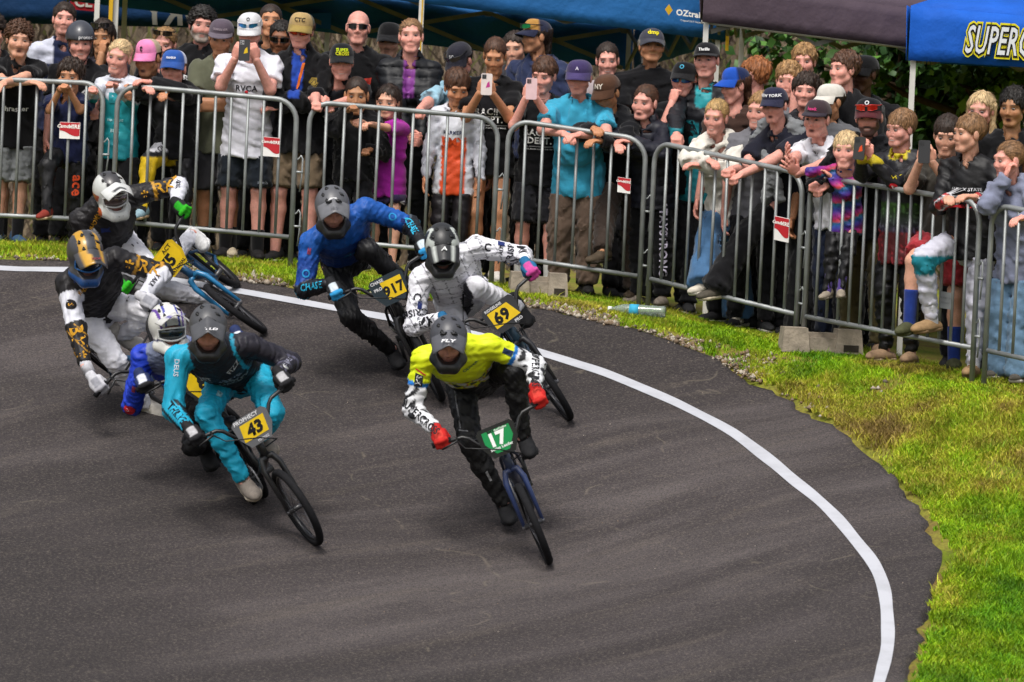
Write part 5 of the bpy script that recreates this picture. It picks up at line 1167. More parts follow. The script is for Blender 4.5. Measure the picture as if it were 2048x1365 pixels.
PEOPLE = [
 dict(h=(-14, 66), r=.75, label='dark clad man with curly hair cut off by the left edge', hair=('curly', 'dark'), top=blk, bot=dict(kind='shorts', col='#121215'), shoe=dict(sock='#15151a'), B=('rail', 20, 165, .25)),
 dict(h=(38, 80), r=.34, yaw=10, lean=20, hp=6, label='young man with curly mullet and open mouth, black t-shirt, forearms folded on the barrier', hair=('curly', 'brown'), mouth='open', mous='brown', A=('rail', 62, 164, .06, 'relaxed', (-1, .2, -.2)), B=('rail', 8, 166, .0, 'relaxed', (1, .2, -.2)), top=dict(col=BK, hem=.17, dec=[('thrasher', .05, (0, -.27), '#dcdcdc')]), bot=dict(kind='shorts', col='#7f8284', len=1.02), shoe=dict(col='#33506e', sole='#c9c9c4', sock='#141418')),
 dict(h=(128, 40), r=1.25, yaw=6, hp=-2, label='dark haired man in navy t-shirt with white shoulders, behind the helmeted boy', hair=('short', 'dark'), stub=1, skin='pink', top=dict(col='#1d2440', yoke='#b9bccb', dec=[('ISELTZ', .06, (.0, -.19), '#c9cbd6')])),
 dict(h=(160, 86), r=.72, yaw=8, label='smiling boy in dark skate helmet and black t-shirt with globe print', skin='pink', mouth='smile', lid=1, hair=('under', 'light'), top=dict(col=BK, dec=[(circle(1, 18), .045, (.06, -.17), '#c9c9cc'), (circle(1, 18), .036, (.06, -.17), '#2a2a30'), ('#', .07, (.06, -.17), '#c9c9cc')]), B=('rail', 182, 270, .1)),
 dict(h=(140, 155), r=.26, yaw=-8, lean=10, hp=4, label='brown haired boy in navy top resting his chin on two fists on the barrier', skin='tan', hair=('messy', 'dark'), A=('rail', 119, 182, .0, 'fist', (-.4, -.1, -1)), B=('rail', 138, 180, -.02, 'fist', (.3, -.1, -1)), top=dict(col='#1a2040', hem=.12), bot=dict(kind='bike', col=BK, fold=.006, dec=[('ace', .10, (.24, 0), '#c8451c', 0, limb_frame('hipB', 'knB', (0, -1, 0)))]), shoe=dict(col='#7a2c22', sole='#b9a182', sock='#141418'), fA=(92, 437, .0)),
 dict(h=(205, 76), r=1.2, sex='f', hy=-8, label='woman with long dark hair holding a finger to her lips, behind the girl in teal', skin='olive', hair=('long', 'dark'), A=('px', 203, 108, -.13, 'hold'), top=dict(col='#24202a'), shades=('#2a2a30', '#101012', 'head')),
 dict(h=(238, 115), r=.36, sex='f', yaw=-14, hr=10, label='smiling blonde girl in white and teal jersey with her hands on the barrier', skin='pink', hair=('tied', 'pale'), mouth='smile', A=('rail', 186, 178, -.01), B=('rail', 232, 172, .02), top=dict(kind='jersey', col='#c6cad4', fn=teal_low, hem=.16, dec=[([(-1, -.8), (1, -.8), (1, .8), (-1, .8)], .045, (.0, -.10), '#2a8a94'), ('FASTHOUSE', .02, (0, -.25), '#a9d4d8'), ('BMX', .03, (.0, -.32), '#a9d4d8')]), shoe=dict(col='#3a3a3e')),
 dict(h=(296, 116), r=.5, yaw=-18, hy=-24, hp=16, lean=14, label='boy in pink cap and black t-shirt with arms folded on the barrier', skin='tan', hair=('under', 'dark'), cap=('#d97fae', '#a3937a', '#d97fae', ('t', .06, '#2a1a24', .085)), A=('rail', 258, 184, .04, 'relaxed', (-1, 0, -.3)), B=('rail', 330, 186, .0, 'relaxed', (1, 0, -.3)), top=dict(col='#1c1c22'), mouth='open'),
 dict(h=(328, 90), r=1.3, sex='f', hy=-10, label='fair haired woman with sunglasses on her head, between pink and blue caps', skin='pink', hair=('tied', 'sandy'), shades=('#3a3026', '#101012', 'head'), top=blk, mouth='open'),
 dict(h=(347, 138), r=.27, yaw=-10, lean=16, hp=4, label='small boy in blue and white cap leaning on the barrier, yellow race trousers', skin='pink', hair=('under', 'light'), cap=('#28509a', '#b9bfd2', '#24488c', ('motto', .025, '#d8d8e0', .08)), A=('rail', 290, 178, -.01, 'relaxed', (-1, 0, -.2)), B=('rail', 300, 165, .03, 'relaxed', (1, 0, -.3)), top=dict(kind='hoodie', col='#111115', hem=.10), bot=dict(kind='bike', col='#1b1b20', fn=yellowleg, dec=[('TENPOINT', .05, (.2, .03), '#26262c', 0, limb_frame('hipA', 'knA', (0, -.6, .8)))]), shoe=dict(col='#7f99a4', sole='#a98f70', sock='#18181c'), fA=(283, 437, .0)),
 dict(h=(404, 52), r=1.12, yaw=8, hp=2, build=1.12, label='tall man with grey beard and dark curls in black lettered t-shirt', skin='pink', hair=('curly', 'black'), beard='grey', mous='dark', top=dict(col=BK, dec=RD(-.15))),
 dict(h=(442, 76), r=.58, yaw=-4, hp=16, label='man in faded purple flat cap and olive t-shirt with crossed arms', skin='tan', hair=('under', 'brown'), cap=('#564c58', '#564c58', '#5d5560', ('QUIKSILVER', .018, '#8f838c', .08), .012, 'flat'), A=('cross',), B=('cross',), top=dict(col='#5b5d4c', hem=.16), bot=dict(kind='shorts', col='#37363a', len=1.0), shoe=dict(col='#b5a890', sole='#cfc9bc', sock='#0e0e11')),
 dict(h=(500, 62), r=.42, yaw=-4, hp=20, label='man in white cap and white t-shirt filming with a dark phone', skin='pink', hair=('under', 'brown'), stub=1, cap=('#c9c9cc', '#c9c9cc', '#c9c9cc', ('O', .03, '#3a3a3e', .112), .01), shades=('#2f8fc8', '#d0d0d4', 'cap'), A=('px', 470, 118, -.30, 'hold', (-.35, 0, -1)), B=('px', 512, 120, -.30, 'hold', (.35, 0, -1)), top=dict(col='#cfcfd8', hem=.20, dec=[('RVCA', .055, (.0, -.18), '#2a2a2e'), (circle(1, 8), .012, (0, -.205), '#b0202a')]), bot=dict(kind='shorts', col='#1b2129', len=.97, dec=[('swish', .03, (.36, .03), '#8a9098', 90, limb_frame('hipB', 'knB', (0, -1, 0)))]), shoe=dict(kind='boot', col='#1c1b1c', sole='#101013', sock='#0e0e11')),
 dict(h=(541, 44), r=1.4, hy=4, hp=-4, label='young man with cropped dark hair behind the white cap', skin='tan', hair=('buzz', 'dark'), top=blk),
 dict(h=(562, 78), r=1.05, build=1.12, hy=-5, label='round faced man in black sunglasses between white and tan caps', skin='brown', hair=('short', 'black'), shades=('#0c0c0e', '#101012', 'eyes'), top=dict(col='#14141a')),
 dict(h=(602, 62), r=.5, yaw=-8, hp=10, label='man in tan lettered cap and red sunglasses, black jacket, arms crossed', skin='pink', hair=('mullet', 'brown'), cap=('#ab9162', '#3a3d27', '#8f7a42', ('CTC', .036, '#101013', .092), .018), shades=('#b8300c', '#101012', 'eyes'), A=('cross',), B=('cross',), top=dict(kind='jacket', col='#0f0f12', inner='#24439a', iw=.03, il=.24, hem=.15, dec=[(circle(1, 6), .036, (.115, -.13), '#8a7430'), (circle(1, 6), .028, (.115, -.13), '#1a1a1c'), ('CA', .03, (.115, -.13), '#a58c3c'), ([(-.10, -1), (.12, -1), (.5, 1), (.28, 1)], .085, (.005, -.09), '#c2601e')]), bot=dict(kind='shorts', col='#736350', len=.92), shoe=dict(col='#1c1c1e')),
 dict(h=(683, 124), r=.42, yaw=4, lean=24, hp=8, label='smiling older man in black cap with lime lettering, leaning both hands on the barrier', skin='pink', mouth='smile', hair=('under', 'grey'), cap=('#15171b', '#15171b', '#15171b', [('SUPER', .030, '#b7c81e', .092), ('CROSS', .030, '#c9c81e', .068)], .012), A=('rail', 632, 208, -.01), B=('rail', 655, 214, -.01), top=dict(kind='polo', col='#17181d', dec=[('dml', .03, (-.085, -.17), '#c8c8c8'), ('O', .03, (-.085, -.215), '#3f8a5a')])),
 dict(h=(716, 56), r=1.05, build=1.08, hp=-3, label='bald man in black wraparound sunglasses and black t-shirt', skin='pink', hair=('bald', 'grey'), brow=0, shades=('#0a0a0c', '#101012', 'eyes'), top=dict(col='#0e0e11', dec=[([(-1, .6), (1, .9), (.7, -.7), (-.7, -.9)], .04, (.07, -.15), '#a8342a')])),
 dict(h=(713, 192), r=.25, lean=8, hp=8, label='boy with buzz cut in black hoodie holding the barrier', skin='olive', hair=('buzz', 'dark'), A=('rail', 697, 222, -.01), B=('rail', 740, 300, .12), top=dict(kind='hoodie', col='#0e0e11')),
 dict(h=(776, 206), r=.34, sex='f', yaw=-22, hy=-14, hp=6, label='girl with long brown hair in magenta t-shirt, hands held together over the barrier', skin='fair', hair=('long', 'dark'), A=('rail', 708, 238, -.06, 'hold', (-.4, 0, -1)), B=('rail', 722, 246, -.06, 'hold', (.6, 0, -1)), top=dict(col='#9a2391', hem=.20, sleeve=.8), bot=dict(kind='shorts', col='#2c2340', len=.62, dec=[('v', .06, (.18, .05), '#c8c4d0', 0, limb_frame('hipB', 'knB', (0, -1, 0)))]), shoe=dict(col='#8a8a8c')),
 dict(h=(779, 82), r=1.3, hy=-10, label='man with moustache in plain black cap behind the puffer coat', skin='fair', stub=1, mous='dark', hair=('under', 'dark'), cap=('#101013', '#101013', '#131316', None, .012), top=blk),
 dict(h=(822, 74), r=.75, sex='f', hp=-4, label='woman with hair pulled back in long black puffer coat over purple shirt', skin='pink', hair=('tied', 'light'), A=('px', 822, 298, -.26, 'hold', (-1, 0, -.4)), B=('px', 838, 300, -.26, 'hold', (1, 0, -.4)), top=dict(kind='puffer', col='#101217', inner='#7a3a86', iw=.028, il=.2, hem=.42, vneck=.2, dec=[('kathmandu', .018, (.10, -.18), '#c9c9cc')])),
 dict(h=(920, 122), r=.62, yaw=-14, hy=-30, hp=34, lean=34, label='stooping man in dark cap and pale blue t-shirt reaching for the barrier', skin='pink', hair=('under', 'dark'), cap=('#22222c', '#22222c', '#22222c', ('SC', .03, '#c8c8cc', .085)), shades=('#5a5a54', '#101012', 'cap'), A=('rail', 820, 238, .0, 'grip', (-.4, .4, -1)), B=('down',), top=dict(col='#8fb5c8', sleeve=.85)),
 dict(h=(914, 176), r=.42, yaw=-6, hp=24, hy=12, label='brown haired boy in white and orange race jersey looking down', skin='tan', hair=('fringe', 'brown'), top=dict(kind='jersey', col='#c9ccd4', fn=orange_low, slvc='#b9bcc6', hem=.22, dec=[('PARKERS', .035, (.0, -.13), '#2a3152'), ('BMX', .075, (.0, -.19), '#c8481c')]), bot=dict(kind='bike', col='#1a171b', fold=.006)),
 dict(h=(990, 112), r=.46, sex='f', hp=24, hy=-6, label='girl with centre parted brown hair in black lettered t-shirt looking at her phone', skin='tan', hair=('tied', 'brown'), A=('px', 960, 186, -.30, 'hold', (-.35, 0, -1)), B=('px', 985, 188, -.30, 'hold', (.35, 0, -1)), top=dict(col='#0f0f12', hem=.16, dec=RD(-.17)), bot=dict(kind='shorts', col='#5f5e60', len=.36), shoe=dict(col='#cfccc4', sole='#d8d4ca')),
 dict(h=(1030, 98), r=1.25, hy=-14, label='young man half hidden between the phone girl and the gold cap', skin='fair', hair=('short', 'dark'), top=dict(col='#33343a')),
 dict(h=(1072, 74), r=.98, yaw=-40, hy=-62, hp=2, label='man in profile with gold and navy cap carrying green sunglasses, navy hoodie', skin='tan', stub=1, hair=('mullet', 'dark'), cap=('#a0763c', '#22253a', '#22253a', ('snap', .022, '#d8d8d8', .08), .01), shades=('#1f9a5a', '#101012', 'cap'), top=dict(kind='hoodie', col='#28304c')),
 dict(h=(1088, 152), r=.45, hp=14, hy=-20, label='boy with brown fringe in black lettered t-shirt holding a pink phone', skin='pink', hair=('fringe', 'brown'), A=('px', 1052, 196, -.28, 'hold', (-.35, 0, -1)), B=('px', 1072, 196, -.28, 'hold', (.35, 0, -1)), top=dict(col='#0f0f12', hem=.14, dec=RD(-.19)), bot=dict(kind='shorts', col='#1a1a1f', len=1.0, dec=[('v', .08, (.33, .03), '#c8c8cc', 0, limb_frame('hipB', 'knB', (0, -1, 0)))]), shoe=dict(col='#5a5448', sole='#2a2724', sock='#c9c9c6')),
 dict(h=(1158, 156), r=.30, yaw=-10, lean=14, hp=12, build=1.12, belly=1.0, label='stocky man in purple cap and cyan t-shirt with forearms on the barrier', skin='pink', hair=('under', 'grey'), cap=('#3a3058', '#3a3058', '#3f3560', ('A', .03, '#b9b4c6', .085)), A=('rail', 1128, 268, -.02, 'relaxed', (-1, .2, -.4)), B=('rail', 1158, 270, -.02, 'relaxed', (1, .2, -.4)), top=dict(col='#3796b6', hem=.20, dec=[('Superdry', .05, (.06, -.16), '#1f5c78'), ('GENUINE', .018, (.06, -.20), '#1f5c78')]), bot=dict(col='#67564a', loose=.034, fold=.008), shoe=dict(col='#1b1a1a', sole='#161616')),
 dict(h=(1215, 122), r=1.15, sex='f', label='smiling woman with dark hair tied back behind the brown cap', skin='pink', mouth='smile', hair=('tied', 'dark'), top=dict(col='#9a8f92')),
 dict(h=(1214, 186), r=.32, yaw=-28, hy=-32, hp=26, lean=32, label='man in brown cap and black hoodie hunched over the barrier, one boot on its rail', skin='olive', stub=1, hair=('under', 'dark'), cap=('#4c3325', '#4c3325', '#442d20', ('NY', .045, '#d0c8bc', .085)), A=('rail', 1188, 258, .02, 'relaxed', (-1, 0, -.6)), B=('rail', 1200, 282, -.04, 'relaxed', (.8, 0, -.8)), top=dict(kind='hoodie', col='#111216'), bot=dict(col='#3a302a', loose=.022), shoe=dict(col='#453a2d', sole='#2a241d'), fA=(1200, 545, .0)),
 dict(h=(1303, 94), r=1.15, yaw=6, hp=-6, build=1.08, label='man with grey curls under a grey cap with yellow lettering', skin='tan', hair=('mullet', 'grey'), mous='sandy', cap=('#3a3b46', '#3a3b46', '#34353f', ('dmp', .042, '#d6c818', .095), .016), A=('cross',), B=('cross',), top=dict(col='#0e0e11', dec=[('ac', .03, (-.06, -.14), '#c8c8c8')])),
 dict(h=(1290, 206), r=.30, sex='f', yaw=-28, hy=-26, hp=6, lean=18, label='girl with tied brown hair in navy black puffer jacket leaning on the barrier', skin='pink', hair=('tied', 'brown'), mouth='open', A=('rail', 1236, 290, -.01, 'relaxed', (-1, 0, -.4)), B=('rail', 1262, 284, .02, 'relaxed', (1, 0, -.5)), top=dict(kind='puffer', col='#1b1c27', hem=.16, dec=[(circle(1, 12), .016, (.115, -.17), '#b9b9c0')]), bot=dict(col='#101013', loose=.02, dec=[('STAYSTRONG', .075, (.34, .0), '#c8c2d6', 0, limb_frame('hipB', 'anB', (0, -1, 0)))]), shoe=dict(kind='clog', col='#857b70', sole='#a49a8c')),
 dict(h=(1368, 160), r=.78, yaw=-10, hy=-16, hp=4, label='man in black cap and blue mirrored sunglasses with a hand at his chin', skin='pink', hair=('under', 'light'), cap=('#101013', '#101013', '#101013', ('O', .04, '#3f93b0', .10), .012), shades=('#1f6ad0', '#101012', 'eyes'), A=('px', 1345, 205, -.15, 'fist'), top=dict(col='#101013')),
 dict(h=(1413, 122), r=.9, yaw=-10, hy=-14, hp=0, label='young man in flat black cap and black and teal jersey', skin='pink', hair=('under', 'brown'), cap=('#19191c', '#19191c', '#19191c', ('Thrills', .028, '#e4e4e4', .082), .016, 'flat'), A=('rail', 1352, 306, .0), top=dict(kind='jersey', col='#17181e', fn=thrills, hem=.2, dec=[('RAD', .12, (-.06, -.22), '#0e1a22')])),
 dict(h=(1432, 236), r=.30, sex='f', yaw=-26, hy=-22, hp=10, lean=26, label='blonde girl in white hoodie lying on crossed arms over the barrier, blue jeans', skin='pink', hair=('tied', 'blond'), mouth='smile', A=('rail', 1418, 322, .0, 'relaxed', (-1, -.3, -.4)), B=('rail', 1400, 330, -.02, 'relaxed', (1, -.2, -.5)), top=dict(kind='hoodie', col='#cdc9c0', hem=.17), bot=dict(kind='flare', col='#3f6184', loose=.032, fold=.007, jeans=1), shoe=dict(col='#bdb6a8', sole='#cfc9bc'), fA=(1405, 590, .02)),
 dict(h=(1470, 172), r=.74, yaw=-30, hy=-62, hp=10, label='man in profile with royal blue cap and brown mullet, brown t-shirt', skin='pink', hair=('mullet', 'brown'), cap=('#1c4aa8', '#16244a', '#1c4aa8', None), top=dict(col='#3a2923')),
 dict(h=(1508, 152), r=1.2, yaw=-60, hy=-112, hp=0, label='ginger haired youth turned away behind the royal blue cap', skin='pink', hair=('quiff', 'ginger'), top=dict(col='#b9b9bd')),
 dict(h=(1522, 222), r=.58, hy=-34, hp=8, label='fair face half hidden beside the navy lettered cap', skin='pink', hair=('short', 'sandy'), top=dict(col='#6a6a70'), mouth='smile'),
 dict(h=(1549, 212), r=.36, yaw=-36, hy=-24, hp=8, lean=28, label='shouting man in navy lettered cap with grey sweater tied round his shoulders', skin='pink', mouth='open', hair=('under', 'dark'), cap=('#23243a', '#23243a', '#23243a', ('NEW YORK', .027, '#d4d4d8', .08), .008), A=('rail', 1462, 340, -.14, 'fist', (-.2, -.3, -1)), B=('rail', 1478, 352, -.14, 'fist', (.5, -.2, -1)), top=dict(col='#1b1c28', hem=.14), bot=dict(kind='flare', col='#0f0f12', loose=.026), shoe=dict(col='#4a453c', sole='#b0a68f'), fA=(1432, 598, .0), sweater=1),
 dict(h=(1577, 162), r=1.25, hy=-14, label='fair haired youth with hand to mouth behind the navy cap', skin='pink', hair=('quiff', 'sandy'), A=('px', 1590, 185, -.14, 'fist'), top=dict(col='#6f6f74')),
 dict(h=(1608, 124), r=1.5, hy=-10, hp=4, label='tallest sandy haired youth in the back row', skin='pink', hair=('quiff', 'sandy'), top=dict(col='#2a2a2e')),
 dict(h=(1612, 184), r=.95, hy=-10, hp=2, label='youth with messy dark brown hair and heavy brows', skin='pink', hair=('messy', 'dark'), top=dict(col='#26262b')),
 dict(h=(1634, 238), r=.38, yaw=-34, hy=-26, hp=8, lean=30, label='shouting man in floral cap and white t-shirt reaching out with open hands', skin='pink', mouth='open', hair=('under', 'dark'), cap=('#3d3036', '#4a3d40', '#2c2530', ('hawk', .028, '#c83a78', .078), .01, 'flat'), A=('px', 1570, 330, -.45, 'open', (-.2, 0, -1)), B=('px', 1585, 350, -.42, 'open', (.4, 0, -1)), top=dict(col='#cdcdd4', hem=.12), bot=dict(col='#1c2338', loose=.02)),
 dict(h=(1660, 204), r=.8, yaw=-30, hy=-50, hp=10, label='person in white cap worn low, behind the floral cap', skin='tan', hair=('under', 'dark'), cap=('#c8c4bc', '#c8c4bc', '#c8c4bc', None), top=dict(col='#55565a')),
 dict(h=(1688, 140), r=1.15, build=1.08, yaw=-30, hy=-52, hp=0, label='tall young man in profile with thick brown hair and black t-shirt', skin='pink', hair=('quiff', 'brown'), top=dict(col='#101013')),
 dict(h=(1728, 148), r=1.6, hy=-40, label='dark skinned person in black cap hidden behind the tall youth', skin='dark', hair=('short', 'black'), cap=('#0e0e11', '#0e0e11', '#0e0e11', None), top=blk),
 dict(h=(1738, 236), r=.50, yaw=-14, hy=-12, hp=6, lean=14, build=1.14, label='bearded man in black cap with red sunglasses, arms round the small boy', skin='pink', beard='black', mous='black', mouth='smile', hair=('buzz', 'dark'), cap=('#17171c', '#17171c', '#4a1a20', ('O', .035, '#c8c8cc', .105), .012), shades=('#c8281c', '#c02a20', 'cap'), A=('rail', 1630, 370, -.05, 'fist', (-.6, 0, -.9)), B=('rail', 1646, 376, -.05, 'fist', (.5, -.3, -.9)), top=dict(kind='hoodie', col='#111216', hem=.14), bot=dict(col='#463f26', loose=.024), shoe=dict(kind='clog', col='#8f7660', sole='#7d6a56')),
 dict(h=(1692, 302), r=.10, yaw=-14, lean=16, hp=2, label='small blond boy in rainbow jersey standing on the barrier rail', skin='pink', hair=('fringe', 'pale'), A=('rail', 1650, 348, -.02, 'relaxed', (-1, 0, -.4)), B=('rail', 1660, 352, -.04, 'relaxed', (1, 0, -.4)), u=.60, top=dict(kind='jersey', col='#20408c', fn=rainbow, hem=.22), bot=dict(kind='bike', col='#0f0f12', fold=.008), shoe=dict(col='#8a8072', sole='#6f675a', sock='#4a3a7a'), fA=(1648, 640, -.01), fB=(1672, 645, -.01)),
 dict(h=(1802, 258), r=.40, yaw=-34, hy=-48, hp=10, label='boy with sandy bowl cut in black race jersey filming with a phone', skin='pink', mouth='smile', hair=('fringe', 'light'), A=('px', 1722, 312, -.30, 'hold', (-.5, 0, -1)), B=('px', 1738, 314, -.26, 'hold', (.6, 0, -1)), top=dict(kind='jersey', col='#1d1d22', fn=hotpatch, hem=.24, dec=[(circle(1, 14), .026, (.10, -.15), '#b8242c'), ('E', .03, (.10, -.15), '#e0d8d8'), ('GW', .035, (.10, -.085), '#b9a71f'), ('PI', .03, (-.02, -.10), '#d0d0d4')]), bot=dict(kind='bike', col='#101013', fold=.008), shoe=dict(kind='clog', col='#9a7f64', sole='#b09a80')),
 dict(h=(1894, 272), r=.52, yaw=-16, hy=-10, hp=16, label='teen in charcoal t-shirt and red shorts looking at a black phone', skin='fair', hair=('fringe', 'dark'), A=('px', 1840, 322, -.28, 'hold', (-.4, 0, -1)), B=('px', 1864, 324, -.28, 'hold', (.4, 0, -1)), top=dict(col='#37342f', hem=.14), bot=dict(kind='shorts', col='#9a2f37', len=.80), shoe=dict(kind='clog', col='#45472f', sole='#4a4c34', sock='#20367e', sl=.20), fA=(1818, 668, .02)),
 dict(h=(1938, 268), r=.30, yaw=-34, hy=-62, hp=4, lean=8, label='teen with brown undercut in black race shirt with red print, white trousers', skin='fair', hair=('fringe', 'light'), A=('rail', 1895, 398, -.06, 'relaxed', (-.3, .3, -1)), B=('rail', 1950, 395, .05, 'relaxed', (.8, 0, -.8)), top=dict(kind='jersey', col='#101013', sleeve=1.5, hem=.14, fn=redarms, dec=[('AUSBMX STATE', .028, (.02, -.14), '#c8c8cc'), ('CHAMPIONSHIPS', .028, (.02, -.175), '#c8c8cc'), ('RACING', .05, (.05, -.24), '#b8242c')]), bot=dict(kind='bike', col='#b9b9c6', fn=tealside, fold=.008), shoe=dict(kind='clog', col='#8e7352', sole='#7a6348', sock='#c9c9d0', sl=.1), fA=(1862, 664, .0)),
 dict(h=(1962, 222), r=.98, sex='f', hy=-22, label='girl with long straight blonde hair behind the undercut teen', skin='pink', hair=('long', 'pale'), top=dict(col='#545458')),
 dict(h=(2026, 216), r=.85, hy=-24, label='young man with thick black hair in black t-shirt near the right edge', skin='olive', hair=('messy', 'black'), mouth='open', top=blk),
 dict(h=(2018, 322), r=.30, sex='f', yaw=-40, hy=-64, hp=6, lean=14, label='girl in lavender grey hoodie holding a hand to her ear, pale jeans', skin='pink', hair=('tied', 'light'), A=('px', 2012, 352, -.10, 'hold', (-.6, -.6, -1)), B=('rail', 2044, 436, .0, 'relaxed', (1, 0, -.6)), top=dict(kind='hoodie', col='#767b90', hem=.2), bot=dict(kind='flare', col='#6a88a4', loose=.03, fold=.007, jeans=1), shoe=dict(col='#5f5a52', sole='#c0bab0')),
]
CROWD = {}
for sp in PEOPLE:
    p = build_person(sp); CROWD[sp['h']] = p
    if sp.get('sweater'):
        u = p.u; g_ = srgb('#74777a'); C_, sd, ut, ft = p.C, p.side, p.ut, p.ft; pr = []
        arc = [C_ - sd * .19 * u - ut * .05 + ft * .02, C_ - sd * .12 * u + ut * .045 - ft * .03, C_ + ut * .05 - ft * .075, C_ + sd * .12 * u + ut * .045 - ft * .03, C_ + sd * .19 * u - ut * .05 + ft * .02]
        pr += [cap(a, b, .055, .055) for a, b in zip(arc[:-1], arc[1:])]; kn = C_ - ut * .16 * u + ft * .155 * u
        pr += [cap(arc[0] + ft * .03, kn, .05, .042), cap(arc[4] + ft * .03, kn, .05, .042), ell(kn, (.05, .05, .05)), cap(kn, kn - Zv * .22 - sd * .05, .04, .035), cap(kn, kn - Zv * .20 + sd * .06, .038, .034), ell(C_ - ft * .13 * u - ut * .14, (.16 * u, .06, .17 * u), rotm(sd, ft, ut))]
        f = plus(union(pr, .02), folds(77, .007, .09)); f = minus(f, cap(C_, p.H, .066, .062)); f.lo = np.min([q.lo for q in pr], 0); f.hi = np.max([q.hi for q in pr], 0)
        V, F = nets(f, .013); mk('sweater', V, F, M_CLOTH, p.root, g_, base=p.base)
# ------------------------------------------------------------------ phones in their hands
def phone(key, label, colr, lens, off=(0, -.03, .06), yaw=0, art=None):
    p = CROWD[key]; c = (p.wrA + p.wrB) / 2 + p.fr * .075 + np.array(off); yaw = R(yaw); n = np.array([math.sin(yaw), -math.cos(yaw), .12]); n = nz(n); ua = nz(np.cross(Zv, n)); va = np.cross(n, ua)
    root = empty('phone', c); tag(root, label, 'phone'); O = []
    for sx, sy in ((1, 1), (-1, 1), (-1, -1), (1, -1)):
        for k in range(4): a = math.atan2(sy, sx) - math.pi / 4 + k / 3 * math.pi / 2; O.append((sx * .027 + .010 * math.cos(a), sy * .062 + .010 * math.sin(a)))
    m = MB(); m.prism(O, .009, c, ua, va, srgb(colr)); m.build('case', M_HARD, root, c, smooth=False)
    m = MB(); m.prism([(-.014, -.014), (.014, -.014), (.014, .014), (-.014, .014)], .003, c - ua * .017 + va * .050 + n * .0055, ua, va, srgb(lens)); cm = m.build('camera_bump', M_HARD, root, c, smooth=False)
    m = MB()
    for dx, dy in ((-.006, .006), (-.006, -.007), (.007, 0)): m.lathe([(.0045, 0), (.0045, .003)], c - ua * (.017 - dx) + va * (.050 + dy) + n * .007, n, 8, srgb('#0a0a0c'))
    m.build('lens', M_HARD, cm, c, smooth=False)
    if art:
        m = MB(); m.prism([(-.012, -.02), (.016, -.012), (.010, .026), (-.004, .012)], .001, c + ua * .008 - va * .005 + n * .0052, ua, va, srgb(art)); m.build('case_print', M_PRINT, root, c, smooth=False)
phone((500, 62), 'dark phone with yellow sticker held up by the man in white', '#1c1d20', '#8f8f92', art='#c9a81c')
phone((990, 112), 'white phone case with pink flower held by the girl in black', '#c9bdb9', '#2a2a2c', art='#a8327a')
phone((1088, 152), 'pale pink phone held by the boy with brown fringe', '#c9a9ac', '#5a4044')
phone((1802, 258), 'dark phone with orange back held by the boy in race jersey', '#22211f', '#101012', (0, -.02, .05), -25, art='#c8451c')
phone((1894, 272), 'black phone held up by the teen in charcoal', '#18181a', '#0c0c0e')
